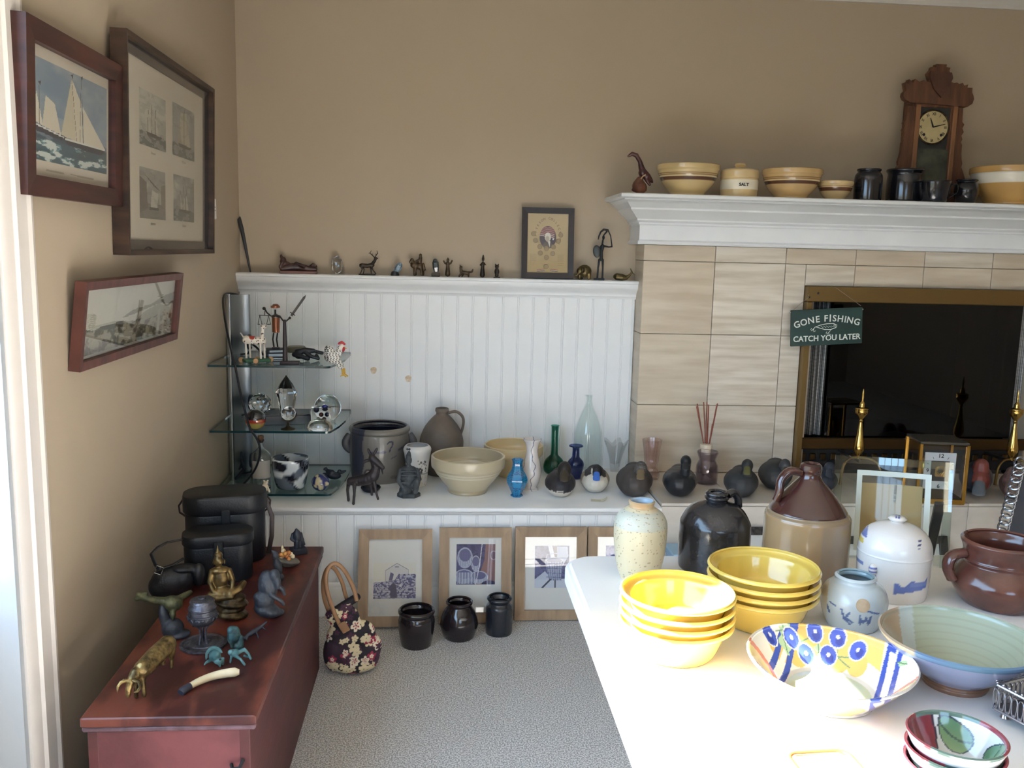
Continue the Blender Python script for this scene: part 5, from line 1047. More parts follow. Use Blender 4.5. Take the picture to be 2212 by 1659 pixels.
# crystal vase with petals
P = spot(1327, 1020, BZ, .02); k = mpp(P); h = hgt(P, 958); q = MB(); seg = 60; rows_ = 14; vs = []
for j in range(rows_*2):
    inn = j >= rows_; i = j if not inn else 2*rows_-1-j; tt = i/(rows_-1)
    for s in range(seg):
        a = 2*PI*s/seg; pet = .5+.5*math.cos(5*a+.6); r = (9+5*tt+13*tt**2.2*(.55+.45*pet))*k*(1+.05*pet); r -= .004 if inn and tt > .25 else 0
        r = r if not (inn and tt <= .25) else r*.2; zz = h*tt*(1+(.2*pet-.05)*tt**3); vs.append((r*math.cos(a), r*math.sin(a), zz if not (inn and tt <= .25) else h*.25))
q.add(vs, [(j*seg+s, j*seg+(s+1) % seg, (j+1)*seg+(s+1) % seg, (j+1)*seg+s) for j in range(rows_*2-1) for s in range(seg)]+[tuple(range(seg))[::-1]])
o = q.build('petal_vase', GCLEAR, None, 50); o.location = P; tag(o, 'clear crystal vase with flared petal rim', 'vase')
# scrap of paper
P = onZ(1294, 1082, BZ); o = Pic(10, 8, (206,206,186)).sheet('paper_scrap', .062, .03, mat('yellow_paper', (214,212,188), .9), None)
for v in o.data.vertices: x, z = v.co.x, v.co.z; v.co = Vector((x, z, .0015+.014*max(0, (x-.005)/.026)**2*(1 if z < .02 else .6)))
o.location = P; o.rotation_euler = (0, 0, -.15); tag(o, 'curled scrap of pale yellow paper on the bench edge', 'paper')

# ================================================================== duck decoys
def duck(label, u, vb, z, wpx, vtop, hu, body, head, bill=(70,66,50), extra=None, hw=.2, turn=0.0, bodyh=.62, hlen=1.0, group='duck decoys in a row', name='duck_decoy', rough=.6, neck=1.0):
    P0 = onZ(u, vb, z); k = mpp(P0); w = wpx*k; P = spot(u, vb, z, w*.55); h = hgt(P, vtop); t = thing(name, label, 'decoy', P, face(P)+turn, group)
    hx = (hu-u)*k; bh = w*.8*bodyh/.62
    dk = painted('decoy_paint_%d' % int(rough*10), rough, bump=(60,.15))
    o = blob('body', [('e', (0,.0,bh*.47), (w*.48, w*.66, bh*.47)), ('e', (0,-.22*w,bh*.42), (w*.42, w*.42, bh*.42)), ('e', (0,.45*w,bh*.62), (w*.3, w*.4, bh*.3)), ('e', (0,.05*w,.05*bh), (w*.3, w*.45, bh*.06))], max(.0034, w*.035), dk, t, 5)
    paint(o, lambda x, y, zz: body(x/w, y/w, zz/bh))
    hr = w*hw*1.08; hz = h-hr*1.05
    o2 = blob('head', [('c', [((hx*.8, -.28*w, bh*.72), hr*1.0*neck), ((hx, -.34*w, bh*.95), hr*.86*neck), ((hx, -.36*w, hz-hr*.2), hr*.92)]), ('e', (hx, -.38*w, hz), (hr*.92, hr*1.15, hr*1.05)), ('e', (hx, -.38*w-hr*.7, hz-hr*.25), (hr*.62, hr*.6, hr*.55))], max(.0024, w*.022), dk, t, 3)
    paint(o2, lambda x, y, zz: head((x-hx)/hr, (y+.38*w)/hr, (zz-hz)/hr))
    bl = hlen*hr; q = MB(); st = [(0,.5,.42,-.1),(.5,.5,.32,-.28),(1.0,.56,.2,-.55),(1.45,.5,.1,-.8),(1.6,.2,.04,-.86)]; vs = []; n = 12
    for s, wx, wz, dz in st:
        for i in range(n): a = 2*PI*i/n; vs.append((hx+wx*hr*math.cos(a), -.38*w-hr*1.05-s*bl*.8, hz+dz*bl-.1*hr+wz*hr*math.sin(a)))
    q.add(vs, [(j*n+i, j*n+(i+1) % n, (j+1)*n+(i+1) % n, (j+1)*n+i) for j in range(4) for i in range(n)]+[tuple(range(n))[::-1], tuple(range(4*n, 5*n))])
    q.build('bill', mat('bill_%d_%d_%d' % bill, bill, .4), t, 50)
    return t
F_ = lambda c: (lambda x, y, z: np.full((len(x), 3), c, float))
def var(c0, c1, s, seed=1): return lambda x, y, z: mixc(c0, c1, nz(x, y, z, s, seed))
def d1(x, y, z):
    c_ = mixc((62,50,46), (40,36,38), nz(x,y,z,9,2)); c_[(y < -.1) & (x > -.12)] = (36,36,42); c_[z < .24+.2*np.abs(x-.1)] = (206,200,188); n = nz(x,y,z,40,4); c_[(z < .36) & (n > .6) & (x < .1)] = (200,194,182); return c_
def h1(x, y, z): c_ = mixc((38,34,32), (58,50,36), np.clip(-z*.4-y*.3, 0, 1)); c_[(z < -1.75) & (z > -2.2) & (y < 0)] = (210,204,190); return c_
duck('dark brown and black decoy with a white collar patch', 1209, 1079, BZ, 72, 990, 1217, d1, h1, (58,50,38), hw=.22)
def d2(x, y, z):
    c_ = np.full((len(x), 3), (206,202,190.)); c_[(z > .68) & (y > -.42)] = (44,40,42); c_[(np.abs(x) > .34) & (z > .45) & (y > -.3)] = (156,146,128); return c_
def h2(x, y, z): c_ = np.full((len(x), 3), (28,28,32.)); c_[(x < -.62) & (z < .5)] = (214,212,204); return c_
duck('white breasted black headed decoy with a blue bill', 1284, 1069, BZ, 68, 997, 1287, d2, h2, (58,104,190), hw=.19)
duck('weathered brown grey decoy at the bench end', 1368, 1080, BZ, 86, 988, 1381, var((74,68,64), (56,50,48), 12), var((112,108,104), (58,54,52), 16, 5), (112,96,72), hw=.17)
def d4(x, y, z): c_ = np.where((np.sin((z+.4*y)*60) > 0)[:,None], (78,74,72), (60,58,58)).astype(float); c_[(y < -.3)] = (30,32,36); return c_
duck('canvas covered decoy with glossy black head and breast', 1466, 1078, HZ, 80, 976, 1477, d4, F_((26,30,34)), (30,32,36), hw=.15, rough=.4)
duck('dark green grey decoy with an olive bill', 1598, 1080, HZ, 80, 984, 1609, var((54,56,58), (42,44,46), 10), var((44,46,48), (38,40,40), 10), (84,84,48), hw=.16)
duck('dark grey decoy half hidden behind the brown jug', 1672, 1062, HZ, 78, 985, 1691, var((58,60,62), (46,48,50), 10), F_((66,66,68)), (50,50,48), hw=.16)
duck('small blue black decoy between the brown jug and glass frame', 1778, 1066, HZ, 60, 992, 1787, var((44,50,60), (30,36,46), 14), var((46,54,66), (30,36,46), 14), (40,46,56), hw=.2)
def d8(x, y, z): c_ = mixc((50,60,76), (36,44,56), nz(x,y,z,8,3)); return c_
duck('blue black decoy with a rust red head at the right of the brass clock', 2104, 1070, HZ, 72, 1006, 2112, d8, F_((118,58,50)), (92,100,108), hw=.3, bodyh=.72, neck=.8, rough=.4)
duck('plump brown decoy at the right edge of the hearth', 2188, 1082, HZ, 66, 1010, 2182, var((110,82,70), (82,62,56), 8), var((106,80,74), (84,64,60), 8), (110,90,80), hw=.3, bodyh=.72, neck=.8, rough=.4)

# ================================================================== glass and diffuser on the hearth
P = spot(1405, 1036, HZ, .02); k = mpp(P); h = hgt(P, 949); q = MB(); seg = 48
pr = prof_interp([(16,0),(18,.06),(17,.18),(13,.32),(15,.45),(16,.6),(18,.8),(21,1)], 5); full = [(r, t_, 0) for r, t_ in pr]+[(r-2, t_, 1) for r, t_ in pr[::-1] if t_ > .05]
q.add([((r*k*(1+.05*math.cos(12*2*PI*s/seg)*(i_ == 0)))*math.cos(2*PI*s/seg), (r*k*(1+.05*math.cos(12*2*PI*s/seg)*(i_ == 0)))*math.sin(2*PI*s/seg), t_*h) for r, t_, i_ in full for s in range(seg)], [(j*seg+s, j*seg+(s+1) % seg, (j+1)*seg+(s+1) % seg, (j+1)*seg+s) for j in range(len(full)-1) for s in range(seg)]+[tuple(range(seg))[::-1], tuple((len(full)-1)*seg+s for s in range(seg))])
o = q.build('pink_glass_vase', GPINK, None, 40); o.location = P; tag(o, 'pale pink fluted glass vase behind the weathered decoy', 'vase')
t, o, P, k, h = potthing('reed_diffuser', 'cut glass jar with rust coloured reed sticks on the hearth', 'diffuser', 1525, 1048, HZ, 975, [(20,0),(23,.03),(23.5,.5),(20,.66),(18,.74),(20,.84),(23,.96),(22.5,1)], GMAUVE, .004, part='jar')
MB().lathe([(7*k,h*.3),(10*k,h*.5),(11*k,h*1.08),(13*k,h*1.1),(13*k,h*1.22),(11*k,h*1.24)], 24, c=(-4*k,0,0)).build('inner_bottle', mat('cream_plug', (200,186,164), .5), t, 40)
REED = mat('rust_reed', (140,76,58), .7)
for u0, u1, v1, d_ in ((1518,1497,868,4),(1519,1496,872,-6),(1521,1510,864,6),(1522,1517,862,-4),(1523,1521,869,8),(1524,1538,866,0),(1525,1539,865,6),(1525,1531,908,-6)):
    MB().tube([((u0-1525)*k, 0, h*1.0), ((u1-1525)*k, d_*k, (1048-9-v1)*k)], 1.25*k, 6).build('reed', REED, t)

# ================================================================== andirons
def andiron(label, u, vtop, vbot, y):
    Pt = onY(u, vbot, y); P = Vector((Pt.x, y, HZ)); k = mpp(P); t = thing('brass_andiron', label, 'andiron', P, 0, 'pair of andirons'); z0 = Pt.z-HZ; h = hgt(P, vtop)-z0
    pr = [(4,0),(3,.03),(5,.06),(11,.12),(10.5,.2),(7,.34),(4,.5),(3.4,.53),(5,.545),(3.4,.56),(5,.58),(13.5,.66),(13,.71),(14,.715),(13.5,.73),(6,.745),(5.6,.79),(3,.82),(2,.84),(2.4,.9),(1.5,.97),(.2,1)]
    MB().lathe([(r*k, z0+t_*h) for r, t_ in prof_interp(pr, 2)], 24).build('column', GOLD, t, 50)
    for s in (-1, 1): handle(t, [(0,0,z0+.004), (s*18*k,-.01,z0+.002), (s*34*k,-.03,z0-.01), (s*42*k,-.04,z0-.04), (s*46*k,-.045,.004)], [.006]*20+[.007], BRASS, .8, 'foot')
    MB().box((0, .08, z0-.008), (.012, .2, .012), .002).build('log_rest', BLACKM, t, 0)
    return t
andiron('brass andiron with urn finial at the left of the firebox', 1853, 840, 990, -.33)
andiron('brass andiron with urn finial at the right edge of the firebox', 2184, 842, 994, -.33)

# ================================================================== brass and glass clock on the hearth
P = spot(2012, 1084, HZ, .05); X = PX(P, 2010, pv(P)); t = X.thing('brass_carriage_clock', 'square brass and glass clock standing on the hearth', 'clock'); k = X.m; t.rotation_euler.z += .38
W_, H_ = .175, .24; D_ = .15
PB = mat('satin_brass', (196,150,70), .25, 1)
MB().box((0,0,.01), (W_+.01, D_+.01, .02), .002).build('base', PB, t, 0); MB().box((0,0,H_), (W_+.008, D_+.008, .01), .003).build('top', mat('smoky_top', (70,66,60), .15), t, 0)
for sx in (-1, 1):
    for sy in (-1, 1): MB().box((sx*W_/2, sy*D_/2, H_/2), (.012, .012, H_-.01), .001).build('corner_post', PB, t, 0)
MB().box((0, -D_/2, H_/2), (W_-.01, .002, H_-.02)).build('glass_panel', GLAZE, t, 0); MB().box((-W_/2, 0, H_/2), (.002, D_-.01, H_-.02)).build('glass_panel', GLAZE, t, 0)
MB().box((0, -D_/2+.03, H_*.52), (.118, .006, .145), .001).build('dial', mat('white_dial', (214,218,220), .5), t, 0)
MB().box((0, -D_/2+.0265, H_*.52), (.068, .004, .08)).build('dial_window', mat('dial_dark', (26,24,24), .4), t, 0)
for i in range(7): MB().tube([(.018*math.cos(a*1.0+i), -D_/2+.022-.001*i, H_*.52+.02*math.sin(a*1.3+i*.8)) for a in np.linspace(0, 4, 9)], .0022, 6).build('gilt_gear', GOLD, t)
NUM = mat('numeral_ink', (30,32,36), .6)
for s, x, z in (('12',0,.06),('3',.046,0),('6',0,-.061),('9',-.046,0)): text('numeral', s, .022, NUM, t, (x, -D_/2+.0255, H_*.52+z), bold=.0004)
for x, z in ((.03,.055),(-.03,.055),(.05,.03),(-.05,.03),(.03,-.055),(-.03,-.055)): MB().tube([(x, -D_/2+.026, H_*.52+z), (x*.86, -D_/2+.026, H_*.52+z*.86)], .0009, 6).build('hour_mark', NUM, t)
MB().sphere((-.03, .02, H_*.5), (.03,.03,.05), 14, 10).build('movement', PB, t)
# ================================================================== sign on the firebox
P = onY(1785, 706, FY-.062); SG = mat('green_sign_board', (38,66,60), .6, noise=(8,.5), color2=(28,50,46), stretch=(.3,1,3)); k = mpp(P)
t = thing('hanging_sign', 'green wooden GONE FISHING sign hanging from the brass firebox frame', 'sign', P, 0); t.rotation_euler = (0, -math.radians(3.6), 0)
MB().box((0,0,0), (158*k, .012, 78*k), .003, seg=2).build('board', SG, t, 30); SW = mat('white_lettering', (222,224,214), .7)
R0 = 260; word = [('G',-57),('O',-42),('N',-26),('E',-11.5),('F',7),('I',16.5),('S',26),('H',39),('I',50),('N',60.5),('G',76)]
for chh, x in word:
    x = x-9.5; a = x/R0; text('letter', chh, (19.5 if not (chh == 'I' and x < 30) else 22)*k, SW, t, (x*k, -.0065, (18-(x*x)/(2*R0)*1.25)*k), (PI/2, a*1.1, 0), .0005, .0005)
text('lettering', 'CATCH YOU LATER', 17*k, SW, t, (0, -.0065, -24*k), (PI/2,0,0), .0005, .0005, sx=.98)
q = MB(); q.tube([(x*k, -.0066, z*k) for x, z in [(-26,1),(-14,5),(0,7),(14,7),(22,3),(20,-2),(8,-6),(-6,-5),(-18,-1)]], .8*k, 6, closed=True)
for i in range(6): q.tube([((-14+6*i)*k, -.0066, (3-.3*i)*k), ((-8+6*i)*k, -.0066, (-2+.2*i)*k)], .4*k, 5)
q.tube([((17+2*math.cos(a))*k, -.0066, (3+2*math.sin(a))*k) for a in np.linspace(0, 2*PI, 9)[:-1]], .5*k, 5, closed=True); q.build('lure', SW, t, 0)
for hx, hz in ((-30,-3),(4,-12)):
    q = MB(); q.tube([((hx+4)*k, -.0066, (hz+4)*k), (hx*k, -.0066, hz*k), ((hx-4)*k, -.0066, (hz-4)*k), ((hx-6)*k, -.0066, (hz-1)*k), ((hx-4)*k, -.0066, (hz+2)*k)], .6*k, 5); q.tube([(hx*k, -.0066, hz*k), ((hx+1)*k, -.0066, (hz-6)*k), ((hx+5)*k, -.0066, (hz-4)*k)], .6*k, 5); q.build('hook', SW, t, 0)
q = MB(); q.tube([(-76*k,.0,38*k), (-38*k,.006,66*k), (-36*k,.02,71*k)], .0011, 6); q.tube([(20*k,.02,84*k), (22*k,.008,83*k), (76*k,-.0,42*k)], .0011, 6); q.build('twine', mat('jute_twine', (150,132,106), .9), t)
for s in (-1, 1): MB().sphere((s*80*k, 0, 34*k), .004, 10, 6).build('side_screw', CHROME, t)

# ================================================================== things on the mantel
MY = -.25
def mpos(u, y=MY): p = onY(u, 425, y); return Vector((p.x, y, MZ))
YB = painted('yellowware_banded', .25, .5)
def yellow_bowl(label, u, rpx, vt, bands_, c0=(206,180,128), group='banded yellowware bowls on the mantel', y=MY, rb=.55):
    P = mpos(u, y); k = mpp(P); h = hgt(P, vt)
    pr = [(rb*.94,0),(rb,.03),(rb*1.02,.1),(.74,.3),(.86,.5),(.93,.66),(.96,.8),(.985,.84),(1.0,.88),(1.0,1)]
    o = vessel([(r*rpx*k, t_*h) for r, t_ in pr], .006, n=6).build('yellowware_bowl', YB, None, 40); o.location = P; tag(o, label, 'bowl', group)
    def fn(x, y, z):
        c_ = mixc(c0, np.array(c0)*.93, nz(x,y,z,60,3)); zz = z/h; R_ = np.hypot(x, y); out = R_ > np.interp(zz, [p[1] for p in pr], [p[0] for p in pr])*rpx*k-.003
        for a, b_, cc in bands_: c_[(zz > a) & (zz < b_) & out] = cc
        return c_
    paint(o, fn); return o
BRN = (92,58,40); LBR = (120,84,48); BND = [(.66,.675,LBR),(.7,.715,LBR),(.6,.628,(226,206,160)),(.49,.6,BRN),(.45,.465,LBR),(.415,.43,LBR)]
yellow_bowl('largest brown banded yellowware bowl on the mantel', 1484, 67, 358, BND)
yellow_bowl('brown banded yellowware bowl right of the SALT crock', 1708, 63.5, 368, BND, (204,170,116))
yellow_bowl('smallest brown banded yellowware bowl on the mantel', 1803, 37.5, 393, [(.5,.68,BRN),(.72,.745,LBR),(.44,.46,LBR)], (206,180,132))
o = yellow_bowl('large white banded yellowware bowl at the right of the mantel', 2182, 84, 364, [(.58,.84,(226,220,204))], (200,158,94), y=-.24, rb=.6)
# SALT crock
P = mpos(1595); k = mpp(P); h = hgt(P, 369); t = thing('salt_crock', 'lidded yellowware crock lettered SALT', 'crock', P, face(P)); SC = mat('cream_crock', (208,182,134), .28, coat=.4)
vessel([(r*k, z*h) for r, z in ((36,0),(38,.04),(39.5,.3),(39,.65),(38.5,.7),(40,.74),(40.5,.95),(39.5,1))], .006).build('body', SC, t, 40)
MB().lathe([(39.4*k,h*.28),(40*k,h*.3),(40*k,h*.62),(39.4*k,h*.64)], 48, cap=False).build('white_band', mat('cream_band', (228,220,198), .3, coat=.3), t, 40)
MB().lathe([(38*k,h),(30*k,h*1.06),(14*k,h*1.1),(9*k,h*1.12),(12*k,h*1.2),(10*k,h*1.27),(.0001,h*1.29)], 36, cap=False).build('lid', SC, t, 40)
text('lettering', 'SALT', 9.4*k, NUM, t, (10*k, -39.6*k, h*.44), (PI/2,0,.25), .0006, .0003)
# carved bird
P = mpos(1385, -.27); X = PX(P, 1385, 420); X.v0 = pv(P)+2; t = X.thing('carved_bird', 'dark red wooden bird with a long bent neck on the mantel corner', 'carving'); RW = mat('rosewood', (84,42,38), .35, noise=(14,.5), color2=(52,26,26))
blob('bird', [X.c((1354,349,0,2.6),(1362,344,0,4.6),(1371,347,0,5),(1379,360,0,5),(1383,374,0,7),(1387,385,0,9)), X.c((1386,384,0,10),(1395,392,2,9),(1404,400,4,5),(1408,404,4,2)), X.c((1396,400,-2,5),(1402,410,-2,3))], .0022, RW, t, 3)
blob('stump', [X.c((1380,400,0,8),(1376,412,0,12),(1382,416,0,15)), X.e(1380,421,17,6,12)], .0026, mat('brown_root', (120,72,50), .5, noise=(20,.4), color2=(86,50,38)), t, 3)
MB().tube([X.p(1383,398,-6), X.p(1387,392,-8), X.p(1393,389,-8)], 1.6*X.m, 8).build('claw', mat('pale_claw', (176,140,104), .5), t)
# black pots
BGL = mat('black_glaze', (26,27,34), .16, noise=(20,.3), color2=(16,16,20), coat=.4)
def mpot(label, u, vt, pr, y=MY, thick=.006, name='black_pot'):
    P = mpos(u, y); k = mpp(P); h = hgt(P, vt); o = vessel([(r*k, t_*h) for r, t_ in pr], thick).build(name, BGL, None, 40); o.location = P; return tag(o, label, 'pot', 'black glazed pots on the mantel'), P, k, h
mpot('tall straight black glazed jar on the mantel', 1873, 366, [(27,0),(28.5,.06),(29,.5),(28.5,.76),(26,.86),(23,.92),(25,.96),(25,1)])
mpot('wide black glazed crock below the wooden clock', 1951, 367, [(34,0),(36,.08),(36.5,.6),(35,.84),(36,.9),(38.5,.96),(38,1)], -.225)
P = mpos(2017, -.315); k = mpp(P); h = hgt(P, 392); t = thing('black_cup', 'low glossy black glazed cup in front of the wooden clock', 'cup', P, face(P), 'black glazed pots on the mantel')
vessel([(r*k, z*h) for r, z in ((22,0),(26,.08),(31,.5),(33.5,.9),(33,1))], .005).build('body', BGL, t, 40); handle(t, [(30*k,0,h*.8), (42*k,0,h*.86), (44*k,0,h*.5), (30*k,0,h*.26)], .006, BGL)
mpot('small round black glazed pot beside the wooden clock', 2086, 389, [(17,0),(20,.1),(25,.5),(23,.78),(19,.9),(22,.97),(22,1)], -.28)

# ================================================================== gingerbread clock
P = mpos(2003, -.10); X = PX(P, 2003, pv(P)); kx = X.m; kz = X.m; t = X.thing('mantel_clock', 'carved oak gingerbread mantel clock with a round dial', 'clock'); t.rotation_euler.z = .0
OAK = mat('carved_oak', (108,68,44), .5, noise=(8,.5), color2=(74,44,30), stretch=(6,6,1), bump=(60,.3)); OAKD = mat('dark_oak', (84,50,35), .5, noise=(10,.5), color2=(58,34,25), bump=(60,.4)); OAKL = mat('light_oak_strip', (134,92,60), .45)
base_v = 425
def zz(v): return (hgt(P, v))
def xx(u, v): return (u-2003-(v-425)*-.035)*kx
def outline(pts): return [(xx(u, v), zz(v)) for u, v in pts]
MB().box((xx(2003,425), .02, zz(418)/2+.0), (136*kx, .1, max(.012, zz(418))), .003).build('plinth', OAKD, t, 0)
MB().box((xx(2003,330), .03, (zz(215)+zz(420))/2), (100*kx, .075, zz(215)-zz(420)), .002).build('case', OAKD, t, 0)
left = [(1943,262),(1938,268),(1941,276),(1937,284),(1941,292),(1938,300),(1940,306),(1937,312),(1936,330),(1934,342),(1931,352),(1932,360),(1926,372),(1921,384),(1920,396),(1924,408),(1930,414),(1930,424),(1970,424),(1972,232),(1945,232)]
lo = outline(left); MB().prism(lo, -.012, .006).build('side_fret', OAK, t, 0)
c0 = xx(2003, 330); ro = [(2*((c0))-x, z) for x, z in lo]; MB().prism(ro[::-1], -.012, .006).build('side_fret', OAK, t, 0)
top = [(1931,206),(1936,200),(1938,194),(1936,184),(1944,187),(1949,177),(1954,184),(1962,176),(1968,182),(1980,178),(1990,182),(1995,176),(1992,168),(1990,162),(1997,154),(1998,148),(2006,150),(2007,142),(2029,142),(2028,148),(2037,149),(2035,156),(2041,164),(2038,170),(2037,178),(2042,181),(2050,180),(2056,184),(2062,180),(2066,186),(2074,183),(2073,190),(2084,190),(2080,200),(2083,206),(2085,214),(2082,224),(2072,231),(1945,226),(1934,220),(1930,213)]
MB().prism(outline([(u+(-8 if v < 180 else -4)*(1 if v < 200 else 0), v) for u, v in top]), -.03, .0).build('crest', OAK, t, 0)
MB().prism(outline([(1985,158),(2031,160),(2034,172),(2024,196),(2011,214),(1994,196),(1984,172)]), -.038, -.03).build('crest_panel', OAKD, t, 0)
MB().tube([(xx(1936,213), -.012, zz(212)), (xx(2078,214), -.012, zz(214))], 9*kx, 12).build('cornice_roll', OAK, t)
# door: strips, glass, dial
for u in (1965, 2047): MB().box((xx(u,330), -.014, (zz(228)+zz(424))/2), (10*kx, .014, zz(228)-zz(424)), .003).build('door_stile', OAKL, t, 30)
MB().box((xx(2005,230), -.012, zz(230)), (86*kx, .012, 8*kx), .002).build('door_rail', OAK, t, 0)
MB().box((xx(2005,330), -.009, (zz(234)+zz(420))/2), (74*kx, .003, zz(234)-zz(420))).build('dial_backing', mat('clock_dark', (40,42,40), .6), t, 0)
dc = Vector((xx(2003,276), -.012, zz(276)))
MB().lathe([(.0001,0),(34*kx,0),(34*kx,.001),(.0001,.0015)], 40, cap=False, M=Matrix.Translation(dc) @ Matrix.Rotation(PI/2, 4, 'X')).build('dial', mat('ivory_dial', (196,180,134), .6, noise=(20,.3), color2=(176,160,118)), t, 30)
MB().tube([dc+Vector((35*kx*math.cos(a), -.001, 35*kx*math.sin(a))) for a in np.linspace(0, 2*PI, 41)[:-1]], 2*kx, 8, closed=True).build('bezel', OLDBR, t)
for i, s in enumerate(['XII','I','II','III','IIII','V','VI','VII','VIII','IX','X','XI']):
    a = 2*PI*i/12; text('numeral', s, 8.5*kx, NUM, t, dc+Vector((27*kx*math.sin(a), -.0022, 27*kx*math.cos(a))), (PI/2, a, 0), .0003, .0002, sx=.8)
for a, L_, w_ in ((math.radians(-22), 20, 1.5), (math.radians(75), 27, 1.2)): MB().tube([dc+Vector((0,-.003,0)), dc+Vector((L_*kx*math.sin(a), -.003, L_*kx*math.cos(a)))], [w_*kx*1.4, w_*kx*.5], 6).build('hand', BLACKM, t)
for s in (-1, 1): MB().sphere(dc+Vector((s*19*kx, -.003, -16*kx)), (3*kx,.001,3*kx), 12, 8).build('winding_hole', BLACKM, t)
MB().box((xx(2005,330), -.012, (zz(330)+zz(420))/2-.0), (70*kx, .002, zz(318)-zz(420)), 0).build('tablet_glass', mat('painted_tablet', (52,58,52), .2, noise=(14,.6), color2=(84,88,74)), t, 0)
# ================================================================== folding table
TZ = .74; TX0, TX1, TY0, TY1 = 1.112, 2.95, -2.98, -2.035
tb = thing('folding_table', 'white plastic folding table covered with pottery', 'table', (0,0,0)); TOP = mat('white_table_plastic', (240,240,240), .4, bump=(500,.05))
def rr(x0, x1, y0, y1, r, n=8):
    o = []
    for q, (cx_, cy_) in enumerate(((x1-r,y1-r),(x0+r,y1-r),(x0+r,y0+r),(x1-r,y0+r))):
        for i in range(n+1): a = PI/2*(q+i/n); o.append((cx_+r*math.cos(a), cy_+r*math.sin(a)))
    return o
q = MB(); lv = [(TZ-.045,.004),(TZ-.04,0),(TZ-.012,0),(TZ-.006,.003),(TZ-.0055,.008),(TZ,.012)]; vs = []; m_ = 0
for z, e in lv:
    o_ = rr(TX0+e, TX1-e, TY0+e, TY1-e, .06-e*.5); m_ = len(o_); vs += [(x, y, z) for x, y in o_]
q.add(vs, [tuple(range(m_))[::-1], tuple(range(5*m_, 6*m_))]+[(l*m_+i, l*m_+(i+1) % m_, (l+1)*m_+(i+1) % m_, (l+1)*m_+i) for l in range(5) for i in range(m_)]); q.build('tabletop', TOP, tb, 25)
GREYM = mat('grey_steel_tube', (72,76,84), .5, .3)
for x, s_ in ((1.185, 1), (2.88, -1)):
    for y in (-2.56, -2.86): MB().tube([(x, y, TZ-.045), (x-.04*s_, y, .0)], .014, 12).build('leg', GREYM, tb)
    MB().tube([(x-.025*s_, -2.5, .25), (x-.025*s_, -2.86, .25)], .011, 10).build('crossbar', GREYM, tb)
# ------------------------------------------------------------------ yellow bowls
YG = mat('yellow_glaze', (220,190,92), .16, coat=.6, noise=(4,.1), color2=(212,182,86))
def yb_mesh(r, h):
    me = vessel([(r*.62,0),(r*.66,h*.02),(r*.73,h*.2),(r*.81,h*.55),(r*.85,h*.78),(r*.875,h*.84),(r*.965,h*.89),(r*1.0,h*.94),(r*.99,h)], .005, n=4).mesh('yellow_bowl', 50); me.materials.append(YG); return me
names_ = ['bottom', 'second lowest', 'third from the bottom', 'top']
for (u, vb, vt, rpx, lab) in ((1455, 1444, 1277, 125, 'sunlit'), (1640, 1372, 1222, 120, 'shaded')):
    P = spot(u, vb, TZ, .06); k = mpp(P); H_ = hgt(P, vt); Pr = P+Vector((0,0,H_)); r = rpx*mpp(Pr); hb = r*.6; me = yb_mesh(r, hb); s = (H_-hb)/3
    for i in range(4):
        o = link('yellow_bowl', me, None, P+Vector((.0015*math.sin(3*i), .002*math.cos(2*i), .0006+s*i))); tag(o, '%s yellow glazed bowl of the %s stack' % (names_[i], lab), 'bowl', 'yellow bowls of the %s stack' % lab)
# ------------------------------------------------------------------ tall pots at the back
def glz(name, fn, rough=.3, coat=.3): return painted(name, rough, coat)
t, o, P, k, h = potthing('stoneware_vase', 'pale speckled stoneware vase with a short rust rimmed neck', 'vase', 1378, 1262, TZ, 1083, [(38,0),(41,.04),(50,.22),(55.5,.45),(57,.64),(55,.76),(46,.855),(33,.91),(27,.935),(26,.96),(28.5,1)], STONE, .007)
def sv(x, y, z):
    c_ = mixc((204,188,152), (186,178,152), nz(x,y,z,18,3)); zz_ = z/h; c_ = np.where(((zz_ > .7) & (zz_ < .9))[:,None], mixc((178,180,168), (196,190,166), nz(x,y,z,24,8)), c_); n = nz(x,y,z,900,5); c_[n > .97] = (140,122,98)
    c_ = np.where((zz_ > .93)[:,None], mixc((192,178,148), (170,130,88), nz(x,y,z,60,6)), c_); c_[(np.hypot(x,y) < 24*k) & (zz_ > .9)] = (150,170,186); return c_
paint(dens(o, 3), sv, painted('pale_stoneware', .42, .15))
BLJ = mat('black_brown_glaze', (44,42,44), .2, noise=(60,.5), color2=(26,26,30), coat=.35, bump=(90,.12))
t, o, P, k, h = potthing('black_jug', 'glossy black glazed jug with a thick collar behind the yellow bowls', 'jug', 1538, 1248, TZ, 1064, [(70,0),(74,.03),(75.5,.3),(75,.56),(72,.64),(60,.765),(44,.84),(28,.88),(22,.9),(25.5,.925),(26,.95),(22.5,.965),(24.5,.985),(24,1)], BLJ, .009)
handle(t, [(22*k,.012,h*.96), (34*k,.02,h*.985), (44*k,.024,h*.9), (46*k,.026,h*.8)], .011, BLJ, .7)
t, o, P, k, h = potthing('shouldered_jug', 'large tan stoneware jug with a dark brown glazed shoulder', 'jug', 1732, 1274, TZ, 1004, [(86,0),(89,.03),(89.5,.3),(89,.53),(87.5,.56),(86,.575),(82,.585),(80.5,.595),(80,.61),(74,.645),(56,.735),(36,.825),(25,.875),(22,.9),(21,.93),(22.5,.955),(22,1)], STONE, .01)
def wj(x, y, z):
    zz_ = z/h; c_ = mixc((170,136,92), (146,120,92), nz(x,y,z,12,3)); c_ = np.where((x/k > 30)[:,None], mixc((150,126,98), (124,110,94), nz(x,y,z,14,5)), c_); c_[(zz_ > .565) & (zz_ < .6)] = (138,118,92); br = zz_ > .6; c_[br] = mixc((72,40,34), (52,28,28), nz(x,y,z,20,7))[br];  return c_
paint(dens(o, 1), wj, painted('two_tone_glaze', .18, .5))
